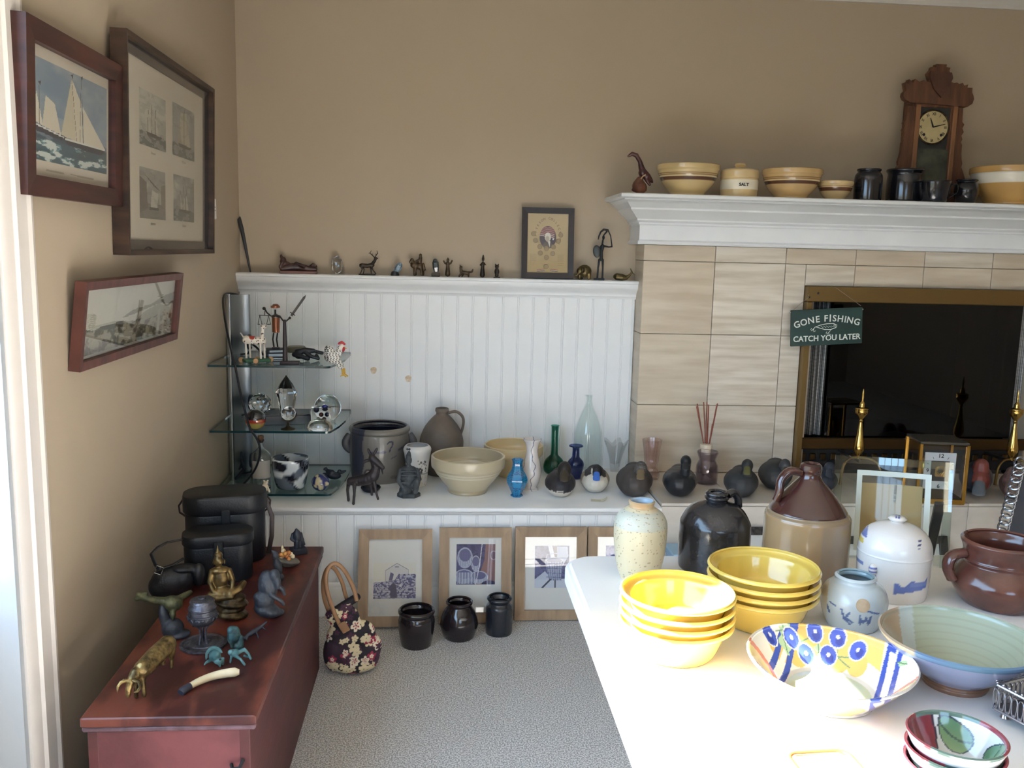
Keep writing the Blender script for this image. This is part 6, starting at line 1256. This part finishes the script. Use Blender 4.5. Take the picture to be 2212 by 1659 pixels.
BRG = mat('brown_glaze', (66,36,30), .14, coat=.6)
handle(t, [(-20*k,-.01,h*.935), (-42*k,-.02,h*.945), (-58*k,-.026,h*.87), (-60*k,-.03,h*.77), (-66*k,-.03,h*.69)], .011, BRG, .75)
# lidded jar with blue brushwork
t, o, P, k, h = potthing('cookie_jar', 'white lidded jar with blue brushed decoration', 'jar', 1922, 1303, TZ, 1192, [(66,0),(70,.04),(73.5,.4),(75,.8),(75,1)], STONE, .006)
h2_ = hgt(P, 1117)-h
ld = MB().lathe([(r*k, h+z*h2_) for r, z in [(75.5,0),(76,.03)]+prof_interp([(75,.06),(72,.32),(60,.6),(38,.78),(14,.86)], 4)+[(12,.88),(17,.92),(19,.96),(14,1.02),(.001,1.04)]], 48, cap=False).build('lid', None, t, 50)
def cj(x, y, z):
    c_ = mixc((224,220,214), (212,208,204), nz(x,y,z,14,3)); X_, Z_ = x/k, z/(h+h2_); f_ = y < .02
    c_[f_ & (X_ > 6) & (X_ < 66) & (Z_ > .13+.0012*X_) & (Z_ < .25+.001*X_+.03*np.sin(X_*.2))] = (92,112,178); c_[f_ & (X_ > 36) & (X_ < 66) & (Z_ > .25) & (Z_ < .3)] = (110,128,186)
    c_[f_ & (X_ < -58) & (Z_ > .4) & (Z_ < .44)] = (120,134,180); c_[(X_ < -56) & (Z_ > .74) & (Z_ < .86)] = (110,124,176); c_[(X_ < -62) & (Z_ > .66) & (Z_ < .72)] = (206,184,96); c_[(np.abs(X_-46) < 3) & (Z_ > .72) & (Z_ < .84) & f_ & (np.sin(Z_*150) > .2)] = (70,80,120); c_[(np.abs(X_) < 6) & (Z_ > 1.0) & (np.abs(np.sin(X_*.6)) > .5)] = (110,124,180); return c_
for oo in (o, ld): paint(dens(oo, 2), cj, painted('white_brushed_glaze', .2, .5))
q = MB(); c_ = Vector((-38*k, -66*k, h*.62)); n_ = Vector((-38,-66,0)).normalized(); tx = Vector((-n_.y, n_.x, 0))*-1
for dz, rr_ in ((11, 9), (-9, 9.5)): q.sphere(c_+Vector((0,0,dz*k)), (rr_*k, rr_*k, 13*k), 14, 10)
o = q.build('ear_lug', None, t, 60); paint(o, lambda x, y, z: np.where(((np.abs(z-h*.62-.002) < .012) & (np.sin(z*900) > -.2))[:,None], (70,90,170), (222,218,212)), painted('lug_glaze', .2, .5))
# small blue-white jar
t, o, P, k, h = potthing('brushed_jar', 'small pale blue jar with brushed marks and a round clay seal', 'jar', 1838, 1367, TZ, 1243, [(50,0),(54,.03),(64,.25),(69,.46),(68,.62),(60,.78),(50,.86),(42,.9),(41,.94),(43,.98),(41,1)], STONE, .006)
def kw(x, y, z):
    c_ = mixc((196,206,208), (178,192,200), nz(x,y,z,16,3)); X_, Z_ = x/k, z/h*125; f_ = y < 0
    if True:
        for pts, w_ in (([(-22,62),(-16,40),(-4,28)], 2.2), ([(-6,58),(-14,42)], 2.4), ([(-10,40),(0,34)], 3), ([(14,54),(16,30)], 2), ([(14,52),(22,34),(27,50),(32,30),(36,52)], 2), ([(-52,60),(-46,44)], 2.4), ([(-46,70),(-34,66)], 1.6), ([(30,66),(50,58)], 2)):
            m_ = np.zeros(len(x), bool)
            for (x0, z0), (x1, z1) in zip(pts, pts[1:]):
                ax, az = X_-x0, Z_-z0; bx, bz = x1-x0, z1-z0; tt = np.clip((ax*bx+az*bz)/(bx*bx+bz*bz), 0, 1); m_ |= (ax-tt*bx)**2+(az-tt*bz)**2 < w_*w_
            c_[m_ & f_] = (84,104,150)
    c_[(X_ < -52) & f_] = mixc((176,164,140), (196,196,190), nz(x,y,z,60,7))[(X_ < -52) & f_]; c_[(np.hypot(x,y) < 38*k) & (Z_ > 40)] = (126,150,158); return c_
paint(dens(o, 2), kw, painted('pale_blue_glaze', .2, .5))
MB().lathe([(.0001,0),(15*k,0),(14*k,.003),(.0001,.004)], 24, cap=False, M=Matrix.Translation(Vector((18*k,-61*k,h*.62))) @ Matrix.Rotation(-.3, 4, 'X') @ Matrix.Rotation(.28, 4, 'Z') @ Matrix.Rotation(PI/2, 4, 'X')).build('clay_seal', mat('clay_seal', (192,172,144), .6, noise=(60,.5), color2=(172,150,122)), t, 40)
# brown pitcher
PITCH_M = mat('redware_glaze', (104,62,50), .2, noise=(14,.5), color2=(78,44,38), coat=.4, bump=(40,.1))
t, o, P, k, h = potthing('brown_pitcher', 'glossy brown redware pitcher at the right of the table', 'pitcher', 2150, 1325, TZ, 1168, [(66,0),(74,.05),(92,.25),(96,.38),(88,.52),(78,.62),(75,.66),(77,.7),(75,.74),(76,.86),(82,.97),(81,1)], PITCH_M, .007)
handle(t, [(-70*k,-.03,h*.78), (-92*k,-.045,h*.74), (-98*k,-.05,h*.56), (-88*k,-.045,h*.38)], .013, PITCH_M, .7)
# ------------------------------------------------------------------ curved glass picture stand
bl, br = onZ(1793, 1207, TZ), onZ(2048, 1230, TZ); mid = (bl+br)/2; ax = (br-bl); W_ = ax.length; rz = math.atan2(ax.y, ax.x)
hh_ = (hgt(bl, 982)+hgt(br, 1012))/2; lean = math.radians(9); Hg = hh_/math.cos(lean)*.985
t = thing('glass_picture_stand', 'curved clear glass picture stand holding a tan card', 'picture frame', mid+Vector((0,0,.001)), rz); BEV = pane_mat('bevelled_glass', (240,246,244), 0, 1.6); CG = pane_mat('stand_glass', (246,250,249), 0, .6)
def curve(x): return .022*(1-(2*x/W_)**2)*1.0
def slab(x0, x1, z0, z1, off, th, m, name, n=18, e=0):
    q = MB(); vs = []
    for s_ in (0, 1):
        for z in (z0, z1):
            for i in range(n+1): x = x0+(x1-x0)*i/n; y = curve(x)+off+s_*th; vs.append((x, y*1.0+z*math.sin(lean)*0, z))
    a = n+1; fs = []
    for i in range(n): fs += [(i, i+1, a+i+1, a+i), (2*a+i, 3*a+i, 3*a+i+1, 2*a+i+1), (a+i, a+i+1, 3*a+i+1, 3*a+i), (i, 2*a+i, 2*a+i+1, i+1)]
    fs += [(0, a, 3*a, 2*a), (n, 2*a+n, 3*a+n, a+n)]; q.add(vs, fs); o = q.build(name, m, t, 30); o.rotation_euler = (-lean, 0, 0); return o
slab(-W_/2, W_/2, 0, Hg, 0, .008, CG, 'glass_panel'); b_ = .016
for x0, x1, z0, z1 in ((-W_/2, W_/2, Hg-b_, Hg), (-W_/2, -W_/2+b_, 0, Hg-b_), (W_/2-b_, W_/2, 0, Hg-b_)): slab(x0, x1, z0, z1, -.003, .002, BEV, 'bevel')
ET = mat('frosted_border', (206,214,204), .5)
iw0, iw1, iz0, iz1 = -W_*.30, W_*.33, Hg*.1, Hg*.87
for x0, x1, z0, z1 in ((iw0, iw1, iz1-.011, iz1), (iw0, iw0+.011, iz0, iz1-.011), (iw1-.011, iw1, iz0, iz1-.011)): slab(x0, x1, z0, z1, -.006, .002, ET, 'border')
slab(iw0+.012, iw1-.012, iz0, iz1-.028, .009, .001, mat('tan_print_card', (196,160,110), .6), 'card'); 
o = text('card_print', 'FIVE BY SEVEN', .007, NUM, t, (0,0,0)); o.location = (.012, curve(.012)+.0055+.5*Hg*math.sin(lean)*1.0+.006, .62*Hg*math.cos(lean)); o.rotation_euler = (PI/2-lean, -PI/2, 0)
MB().box((W_*.42, .06, Hg*.3), (.02, .012, Hg*.62), .002, Matrix.Rotation(.35, 3, 'X')).build('easel_leg', BLACK, t, 0)
# ------------------------------------------------------------------ braided silver frame at the right edge
SILV = mat('silver_plate', (176,176,182), .22, 1)
P = onZ(2152, 1215, TZ); a0 = Vector((0,0,.024)); dv = onY(2206, 992, P.y+.05)-P; t = thing('braided_frame', 'leaning picture frame with a braided silver border at the right edge', 'picture frame', P)
R_ = Matrix.Identity(3); up = (dv-a0); L_ = up.length; un = up.normalized(); sd = Vector((.92,-.39,0)); sd = (sd-un*sd.dot(un)).normalized(); nn = un.cross(sd)
for i in range(13):
    c_ = a0+un*(L_*(i+.5)/13); pts = []
    for a in np.linspace(0, 2*PI, 17)[:-1]: pts.append(c_+un*(L_/13*.78*math.cos(a))+sd*(.011*math.sin(a))+nn*(.004*math.sin(2*a)))
    MB().tube(pts, .0022, 8, closed=True).build('braid_link', SILV, t)
q = MB(); a1 = a0+sd*.012; c = [a1, a1+sd*.13, a1+sd*.13+un*L_, a1+un*L_]; q.add([v-nn*.003 for v in c]+[v+nn*.003 for v in c], [(0,1,2,3),(7,6,5,4),(0,4,5,1),(1,5,6,2),(2,6,7,3),(3,7,4,0)]); q.build('black_panel', BLACK, t, 0)
q = MB(); q.tube([a0+sd*.01, a0+sd*.01+un*L_], .0026, 8); q.build('silver_bar', SILV, t)
# ================================================================== painted oval platter
A = onZ(1614, 1398, TZ+.05); B = onZ(1984, 1486, TZ+.05); Cc = (A+B)/2; a_ = (B-A).length/2; rz = math.atan2((B-A).y, (B-A).x)
far = onZ(1775, 1350, TZ+.055); near = onZ(1810, 1532, TZ+.045); b_ = abs((Matrix.Rotation(-rz, 3, 'Z') @ (far-near)).y)/2
P = Vector((Cc.x, Cc.y, TZ)); loc_ = Matrix.Rotation(-rz, 3, 'Z') @ ((far+near)/2-P); P = P+Matrix.Rotation(rz, 3, 'Z') @ Vector((0, loc_.y, 0)); P.z = TZ
hP = .056; pr = prof_interp([(.5,.0),(.55,.02),(.58,.12),(.72,.4),(.86,.68),(.955,.88),(1.0,.96),(1.0,1.0)], 5); inn = [(r-.035, z) for r, z in pr if z > .12][::-1]
full = [(.001,0)]+pr+[(.985,1.02)]+inn+[(.5,.13),(.25,.12),(.001,.12)]
seg = 420; q = MB(); fine = []
for (r0, z0), (r1, z1) in zip(full, full[1:]):
    n = max(1, int(abs(r1-r0)/.007)); fine += [(r0+(r1-r0)*i/n, z0+(z1-z0)*i/n) for i in range(n)]
fine.append(full[-1])
def wav(a): return 1.0+.12*abs(math.cos(a))**3
q.add([(r*a_*math.cos(2*PI*s/seg), r*b_*math.sin(2*PI*s/seg), z*hP*(1 if r < .6 else 1+.12*(r-.6)/.4*abs(math.cos(2*PI*s/seg))**2)) for r, z in fine for s in range(seg)], [(j*seg+s, j*seg+(s+1) % seg, (j+1)*seg+(s+1) % seg, (j+1)*seg+s) for j in range(len(fine)-1) for s in range(seg)])
o = q.build('oval_platter', None, None, 60); o.location = P; o.rotation_euler = (0, 0, rz); tag(o, 'oval platter painted with blueberries and blue stripes', 'platter')
Mi = Matrix.Rotation(-rz, 3, 'Z')
_ie = [p[0] for p in inn[::-1]]; _iz = [p[1]*hP for p in inn[::-1]]
def lp(u, v, z=None):
    zz_ = .03
    for _ in range(14):
        w = Mi @ (onZ(u, v, TZ+zz_)-P); e = math.hypot(w.x/a_, w.y/b_); zz_ = .5*zz_+.5*float(np.interp(e, [.5]+_ie, [.12*hP]+_iz))
    return w.x, w.y
berries = [lp(u, v) for u, v in ((1662,1376),(1709,1380),(1760,1366),(1810,1378),(1741,1413),(1789,1416),(1853,1406))]
leaves = [(lp(1682,1352,.05), lp(1708,1376,.04), .012), (lp(1690,1372,.04), lp(1702,1412,.025), .011), (lp(1768,1392), lp(1768,1412), .007), (lp(1940,1434), lp(1960,1440), .004)]
stems = [(lp(1675,1368), lp(1700,1362)), (lp(1722,1390), lp(1752,1376)), (lp(1722,1390), lp(1735,1402)), (lp(1811,1390), lp(1808,1418)), (lp(1808,1418), lp(1842,1420)), (lp(1808,1418), lp(1835,1442,.025))]
patches = [lp(u, v) for u, v in ((1680,1400),(1720,1415),(1740,1366),(1830,1390),(1760,1395),(1850,1440),(1812,1434),(1790,1375),(1700,1360))]
def platter(x, y, z):
    c_ = mixc((228,224,218), (218,216,212), nz(x,y,z,30,2)); e = np.hypot(x/a_, y/b_); ins = (z > .1*hP) & (e < .985); X_ = x/a_
    rim = ins & (np.abs(X_) < .52) & (e > .5); c_[rim] = mixc((222,220,214), (226,186,112), (nz(x,y,z,46,5) > .6).astype(float))[rim]; c_[rim & (e > .9)] = (224,188,120)
    for px_, py_ in patches: c_[ins & ((x-px_)**2+(y-py_)**2 < .016**2*(.6+.8*nz(x,y,z,90,8)))] = (222,178,104)
    c_[ins & (e < .5)] = (196,210,184)
    for sg in (-1, 1):
        for d0 in (.56, .7): c_[ins & (np.abs(sg*X_-d0-.1*(e-.7)) < .03) & (e > .38)] = (58,82,170)
        c_[ins & (np.abs(sg*X_-.625) < .03) & (e > .38)] = (216,218,216); c_[(e > .93) & (np.abs(sg*X_-.62) < .05) & (z > .5*hP)] = (62,86,172)
    for sg in (-1, 1):
        ex, ey = (x-sg*.84*a_)/.035, (y+.25*b_)/.03; d_ = ex**2+ey**2; c_[ins & (d_ < 1)] = (214,128,92); c_[ins & (((x-sg*.82*a_)/.026)**2+((y+.28*b_)/.024)**2 < .9)] = (230,202,120)
    def seg_(p0, p1, w):
        ax, ay = x-p0[0], y-p0[1]; bx, by = p1[0]-p0[0], p1[1]-p0[1]; t_ = np.clip((ax*bx+ay*by)/(bx*bx+by*by+1e-9), 0, 1); return t_, (ax-t_*bx)**2+(ay-t_*by)**2
    for p0, p1, w in leaves: t_, d_ = seg_(p0, p1, w); c_[ins & (d_ < (w*np.sin(PI*np.clip(t_, .08, .92)))**2)] = (172,196,160); c_[ins & (d_ < .0007**2)] = (84,124,92)
    for p0, p1 in stems: t_, d_ = seg_(p0, p1, 0); c_[ins & (d_ < .001**2)] = (110,144,110)
    for bx, by in berries:
        d_ = (x-bx)**2+(y-by)**2; c_[ins & (d_ < .0138**2)] = (222,222,222); c_[ins & (d_ < .012**2)] = (66,88,184); c_[ins & ((x-bx-.003)**2+(y-by+.003)**2 < .006**2)] = (48,64,150); c_[ins & ((x-bx)**2+(y-by-.001)**2 < .0028**2)] = (214,220,234)
    return c_
paint(o, platter, painted('majolica_glaze', .14, .6))
# ================================================================== blue green bowl
Ac, Bc = onZ(1898, 1332, TZ+.075), onZ(2066, 1440, TZ+.07); P = spot(2070, 1465, TZ, .07); rim_z = .078; cc = onZ(2072, 1372, TZ+rim_z); P = Vector((cc.x, cc.y, TZ)); r = (Vector((Ac.x, Ac.y, 0))-Vector((P.x, P.y, 0))).length*.98
o = vessel([(r*.4,0),(r*.42,.006),(r*.41,.012),(r*.62,.03),(r*.8,.05),(r*.93,.066),(r*.985,.073),(r,.078)], .006, n=6, seg=72).build('studio_bowl', None, None, 50); o.location = P; o.rotation_euler = (0, 0, face(P)); tag(o, 'wide shallow grey green bowl with blue poured glaze', 'bowl')
def sb(x, y, z):
    c_ = mixc((172,176,152), (152,162,144), nz(x,y,z,20,3)); c_ = np.where((np.sin(np.hypot(x,y)*700) > .6)[:,None], c_*.96, c_); d_ = x*.96+y*.25; c_[d_ < -r*.62] = (166,148,126); st_ = (d_ > -r*.62) & (d_ < -r*.42); c_[st_] = (176,186,184)
    bl_ = (x*.5-y*.86) > r*.5; c_[bl_] = mixc((92,126,150), (78,106,150), nz(x,y,z,30,6))[bl_]; out = (z < .07) & (np.hypot(x,y) > np.interp(z, [0,.006,.012,.03,.05,.066,.073,.078], [r*.4,r*.42,r*.41,r*.62,r*.8,r*.93,r*.985,r])-.002); c_[out & (z < .014)] = (128,98,80); c_[out & (z >= .014)] = (136,146,176); return c_
paint(dens(o, 1), sb, painted('poured_glaze', .2, .4))
# ================================================================== stacked fruit bowls
zt = .082; cc = onZ(2065, 1588, TZ+zt); P = Vector((cc.x, cc.y, TZ)); eL = onZ(1954, 1562, TZ+zt); r = math.hypot(eL.x-P.x, eL.y-P.y); hb = .048; s = (zt-hb)/2
for i in range(3):
    o = vessel([(r*.5,0),(r*.54,.003),(r*.7,hb*.28),(r*.86,hb*.6),(r*.96,hb*.86),(r,hb)], .004, n=6, seg=96).build('fruit_bowl', None, None, 50); o.location = P+Vector((.001*i, .0015*(i-1), s*i+.0005)); o.rotation_euler = (0, 0, face(P)+.02*i)
    tag(o, '%s of the three stacked bowls painted with fruit' % ['bottom', 'middle', 'top'][i], 'bowl', 'fruit painted bowls')
    def fb(x, y, z):
        c_ = mixc((222,222,222), (210,214,214), nz(x,y,z,40,2)); R_ = np.hypot(x,y); pi_ = np.interp(z, [0,.003,hb*.28,hb*.6,hb*.86,hb], [r*.5,r*.54,r*.7,r*.86,r*.96,r]); out = R_ > pi_-.0015; X_, Y_ = x/r, y/r; ins = ~out
        app = ins & ((X_+.62)**2/.34**2+(Y_-.18)**2/.62**2 < 1); c_[app] = mixc((172,64,72), (120,56,70), nz(x,y,z,50,4))[app]; c_[ins & (((X_+.62)**2/.34**2+(Y_-.18)**2/.62**2 - 1)**2 < .012) ] = (60,52,70)
        pear = ins & ((X_-.1)**2/.32**2+(Y_+.1)**2/.55**2 < 1); c_[pear] = (206,214,206); c_[ins & (((X_-.1)**2/.32**2+(Y_+.1)**2/.55**2-1)**2 < .006) & (X_ > .1)] = (66,70,90)
        for lx, ly, la, lb, an in ((.0,.72,.36,.16,-.2),(.74,.16,.14,.3,.5),(.42,-.5,.2,.11,.7),(-.2,-.42,.42,.14,-.6)):
            dx, dy = X_-lx, Y_-ly; u_ = dx*math.cos(an)+dy*math.sin(an); w_ = -dx*math.sin(an)+dy*math.cos(an); e_ = (u_/la)**2+(w_/lb)**2; lf = ins & (e_ < 1); c_[lf] = mixc((128,160,110), (84,122,92), np.clip(.5+w_/lb*.5, 0, 1))[lf]; c_[ins & (e_ < 1.12) & (e_ > .92)] = (52,66,76); c_[lf & (np.abs(w_) < .012)] = (60,84,72)
        for dx, dy in ((.12,.06),(.2,.12),(.2,.0),(.22,-.12)): c_[ins & ((X_-dx)**2+(Y_-dy)**2 < .0004)] = (60,64,90)
        a = np.arctan2(y, x); top = z > hb*.93; c_[top] = np.where((np.sin(a*2+1) > 0)[:,None], (150,70,78), (92,116,104))[top]; b2 = out & (z > hb*.5) & (z < hb*.68); c_[b2] = np.where((np.sin(a*3+i) > .2)[:,None], (176,70,84), (98,120,116))[b2]; return c_
    paint(dens(o, 1), fb, painted('fruit_glaze', .12, .6))
# ================================================================== silver gallery tray
c0 = onZ(2142, 1530, TZ+.012); d1 = (onZ(2212, 1512, TZ+.012)-c0).normalized(); d2 = (onZ(2212, 1590, TZ+.012)-c0); d2 = (d2-d1*d2.dot(d1)*.0).normalized(); d2 = Vector((d1.y, -d1.x, 0)); 
if d2.y > 0: d2 = -d2
t = thing('gallery_tray', 'silver tray with a pierced gallery rim at the right of the table', 'tray', Vector((c0.x, c0.y, TZ)), math.atan2(d1.y, d1.x)); LX_, LY_ = .26, .19; gh = .036
DKS = mat('tarnished_silver', (112,112,120), .3, .9)
MB().box((LX_/2, -LY_/2, .013), (LX_, LY_, .003), .001).build('tray_floor', DKS, t, 0)
path = [(0,0),(LX_,0),(LX_,-LY_),(0,-LY_)]
for z, r_ in ((.014,.0022),(.014+gh,.0024)): MB().tube([(x, y, z) for i in range(4) for x, y in [(path[i][0]+(path[(i+1)%4][0]-path[i][0])*s_, path[i][1]+(path[(i+1)%4][1]-path[i][1])*s_) for s_ in (0.03,.5,.97)]], r_, 8, closed=True).build('rim_wire', SILV, t)
loopm = MB(); loopm.tube([(.0042*math.cos(a), 0, gh*.5+gh*.42*math.sin(a)*(1-.25*math.sin(a))) for a in np.linspace(0, 2*PI, 17)[:-1]], .0009, 6, closed=True); loopm.tube([(0,0,.002), (0,0,gh*.14)], .0012, 6); LM = loopm.mesh('gallery_loop', 50); LM.materials.append(SILV)
beadm = MB().sphere((0,0,0), .0022, 8, 6).mesh('bead', 60); beadm.materials.append(SILV)
for i in range(4):
    (x0, y0), (x1, y1) = path[i], path[(i+1) % 4]; n = int(math.hypot(x1-x0, y1-y0)/.0092)
    for j in range(n):
        s_ = (j+.5)/n; link('gallery_loop', LM, t, (x0+(x1-x0)*s_, y0+(y1-y0)*s_, .014), (0, 0, 0 if i % 2 == 0 else PI/2)); link('bead', beadm, t, (x0+(x1-x0)*s_, y0+(y1-y0)*s_, .0175+gh))
for x, y in ((.012,-.012),(LX_-.012,-.012),(.012,-LY_+.012),(LX_-.012,-LY_+.012)): MB().lathe([(.002,0),(.006,.002),(.004,.008),(.006,.0125)], 12, c=(x,y,0)).build('foot', SILV, t)
# ================================================================== ruffled white platter and orange rimmed dish
cc = onZ(1772, 1668, TZ+.02); P = Vector((cc.x, cc.y, TZ)); el = onZ(1592, 1590, TZ+.03); er = onZ(1950, 1580, TZ+.03); ra = (er-el).length/2*.95; P.x -= .008; rb = .1
seg = 144; rows_ = [(.0,.003),(.55,.003),(.62,.006),(.8,.014),(.94,.026),(1.0,.03),(1.0,.033),(.93,.03),(.8,.019),(.62,.011),(.5,.0085),(.0,.0085)]; q = MB()
q.add([((r_*(1+.05*(r_ > .75)*math.cos(18*2*PI*s_/seg)))*ra*math.cos(2*PI*s_/seg), (r_*(1+.05*(r_ > .75)*math.cos(18*2*PI*s_/seg)))*rb*math.sin(2*PI*s_/seg), z*(1+.14*(r_ > .9)*math.cos(18*2*PI*s_/seg))) for r_, z in rows_ for s_ in range(seg)], [(j*seg+s_, j*seg+(s_+1) % seg, (j+1)*seg+(s_+1) % seg, (j+1)*seg+s_) for j in range(len(rows_)-1) for s_ in range(seg)])
o = q.build('ruffled_platter', mat('white_porcelain', (236,234,230), .15, coat=.5), None, 60); o.location = P; tag(o, 'white porcelain platter with ruffled rim at the bottom of the picture', 'platter')
c1, c2, c3 = onZ(1708, 1634, TZ+.045), onZ(1826, 1627, TZ+.045), onZ(1872, 1672, TZ+.045); dx = (c2-c1).normalized(); rz = math.atan2(dx.y, dx.x); w = (c2-c1).length*1.12; l = .1
t = thing('rectangular_dish', 'cream rectangular dish with an orange rim standing on the ruffled platter', 'dish', Vector(((c1.x+c2.x)/2, (c1.y+c2.y)/2, TZ+.0095))-Vector((0,.048,0)), rz)
def ringo(sx, sy, z, r_, n=6): return [(x, y, z) for x, y in rr(-w/2*sx, w/2*sx, -l/2*sy, l/2*sy, r_, n)]
lv = [(.7,.7,0),(.74,.74,.004),(.9,.9,.03),(1,1,.036),(1,1,.039),(.95,.95,.039),(.88,.88,.03),(.72,.72,.007),(.1,.1,.006)]; q = MB(); m_ = len(ringo(1,1,0,.014)); q.add([p for sx, sy, z in lv for p in ringo(sx, sy, z, .014*sx)], [(j*m_+i, j*m_+(i+1) % m_, (j+1)*m_+(i+1) % m_, (j+1)*m_+i) for j in range(len(lv)-1) for i in range(m_)]+[tuple(range(m_))[::-1], tuple((len(lv)-1)*m_+i for i in range(m_))])
q.build('dish', mat('cream_porcelain', (228,220,204), .2, coat=.4), t, 40)
MB().tube([(x, y, .0385) for x, y, z in ringo(.975,.975,0,.014)], .0032, 8, closed=True).build('orange_rim', mat('orange_glaze', (196,92,50), .25, coat=.4), t, 60)
# ================================================================== floor: three dark crocks and the flowered bag
DKG = mat('dark_brown_glaze', (38,30,32), .14, noise=(10,.3), color2=(28,22,26), coat=.5); DKB = mat('black_matte_glaze', (36,38,44), .24, coat=.3)
pot('floor_crock', 'squat dark brown crock with wide mouth, nearest the flowered bag', 'crock', 899, 1405, 0, 1316, [(31,0),(33,.04),(38,.4),(39.5,.68),(37,.82),(36,.86),(39,.92),(39.5,.97),(38,1)], DKG, .007, group='dark crocks on the carpet')
pot('floor_crock', 'round bellied dark brown crock between the other two crocks', 'crock', 991, 1388, 0, 1298, [(31,0),(34,.05),(40,.28),(41,.42),(36,.66),(28,.84),(26,.9),(29,.95),(28.5,1)], DKG, .007, group='dark crocks on the carpet')
pot('floor_crock', 'straight sided black jar with a rolled rim nearest the table', 'crock', 1077, 1377, 0, 1289, [(27,0),(28.5,.04),(29,.4),(28.5,.72),(25,.8),(22,.85),(25,.91),(27,.96),(25,1)], DKB, .007, group='dark crocks on the carpet')
P = spot(760, 1466, 0, .05); X = PX(P, 757, 1455); t = X.thing('flowered_handbag', 'black handbag printed with cream and pink flowers and tan handles', 'handbag')
o = blob('bag', [X.e(757,1425,58,36,30,0,-6), X.e(762,1445,52,18,32), X.e(745,1385,42,34,24), X.e(742,1350,34,30,18,2,-30), X.c((712,1342,0,12),(740,1322,0,10),(768,1306,2,9)), X.e(796,1414,26,28,22,4,-20), X.e(774,1392,34,38,24,2,-24), X.e(782,1428,36,30,28), X.e(720,1420,24,40,24)], .0042, LEA, t, 4)
rs_ = np.random.RandomState(5); fl = []
for i in range(110):
    a_2 = rs_.rand()*2-1; fl.append((X.p(695+rs_.rand()*132, 1320+rs_.rand()*142), .009+.010*rs_.rand(), rs_.rand()*6.28, rs_.choice([0,0,0,1,2,3])))
def bag(x, y, z):
    c_ = np.tile(np.array((34,28,36.)), (len(x), 1)); n = nz(x,y,z,30,4); c_[n > .62] = (52,36,48)
    for p, r_, a0_, kind in fl:
        dx, dz = x-p.x, z-p.z; d_ = np.hypot(dx, dz); a = np.arctan2(dz, dx)+a0_; pet = r_*(.55+.45*np.abs(np.cos(2.5*a))); m_ = d_ < pet; col = [(214,200,164),(150,40,70),(222,212,190),(70,40,60)][kind]; c_[m_] = col
        if kind == 1: c_[d_ < pet*.5] = (220,196,176)
        if kind == 2: c_[(d_ < pet*.55) & (np.cos(5*a) > .2)] = (164,60,70)
        c_[d_ < r_*.1] = (40,32,38)
    return c_
paint(dens(o, 1), bag, painted('flower_cloth', .8))
TAN = mat('tan_leather', (150,112,78), .5)
handle(t, [X.p(738,1364,-20), X.p(722,1330,-22), X.p(706,1280,-18), X.p(706,1245,-12), X.p(722,1230,-8), X.p(742,1246,-6), X.p(760,1282,-4), X.p(768,1310,-8)], 4.6*X.m, TAN, .7)
handle(t, [X.p(712,1346,14), X.p(700,1310,10), X.p(698,1270,4), X.p(708,1242,2), X.p(722,1246,6), X.p(736,1274,12), X.p(744,1304,14), X.p(748,1316,12)], 4.2*X.m, TAN, .7)
MB().box(X.p(741,1357,-25), (17*X.m, 4*X.m, 24*X.m), .003, Matrix.Rotation(-.5, 3, 'Y'), 2).build('handle_tab', TAN, t, 40)
# ================================================================== frames and a box leaning on the hearth front
ORN = mat('ornate_dark_silver', (70,68,66), .35, .5, noise=(70,.7), color2=(40,38,38), bump=(120,.8))
def plain(c): return Pic(12, 12, c)
for lab, x0, x1, zt, yb, c_ in (('leaning print with ornate dark frame behind the tan jug', 1.985, 2.345, .355, -.72, (206,210,210)), ('leaning print with ornate dark frame behind the glass picture stand', 2.362, 2.822, .322, -.74, (196,190,176))):
    H_ = zt+.002; ln = math.asin(min(.3, (-.642-yb)/H_)) if yb < -.642 else .1
    frame('leaning_picture', lab, 'picture', x1-x0, H_, .03, .018, ORN, [plain(c_)], ((x0+x1)/2, yb, .001+.018*math.sin(ln)), (-ln, 0, 0), MOUNTW, win=((x1-x0)*.6, H_*.55, 0, H_*.5))
PBL = mat('pale_blue_paint', (150,182,204), .5)
t = thing('blue_box', 'pale blue lidded box on the carpet beside the hearth', 'box', (1.765, -.74, 0)); MB().box((0,0,.135), (.12,.12,.27), .003).build('body', PBL, t, 0); MB().box((0,0,.285), (.136,.136,.03), .004).build('lid', PBL, t, 0)
# ================================================================== let every figure stand on what carries it
for t in STANDING:
    if t.name.startswith(('rooster',)): continue
    lo = 1e9
    for c in t.children:
        if c.type != 'MESH' or not c.data.vertices: continue
        co = np.empty(len(c.data.vertices)*3); c.data.vertices.foreach_get('co', co); lo = min(lo, co.reshape(-1, 3)[:,2].min()+c.location.z if not any(c.rotation_euler) else lo)
    if lo < 1e8:
        for c in t.children: c.location.z += .0004-lo
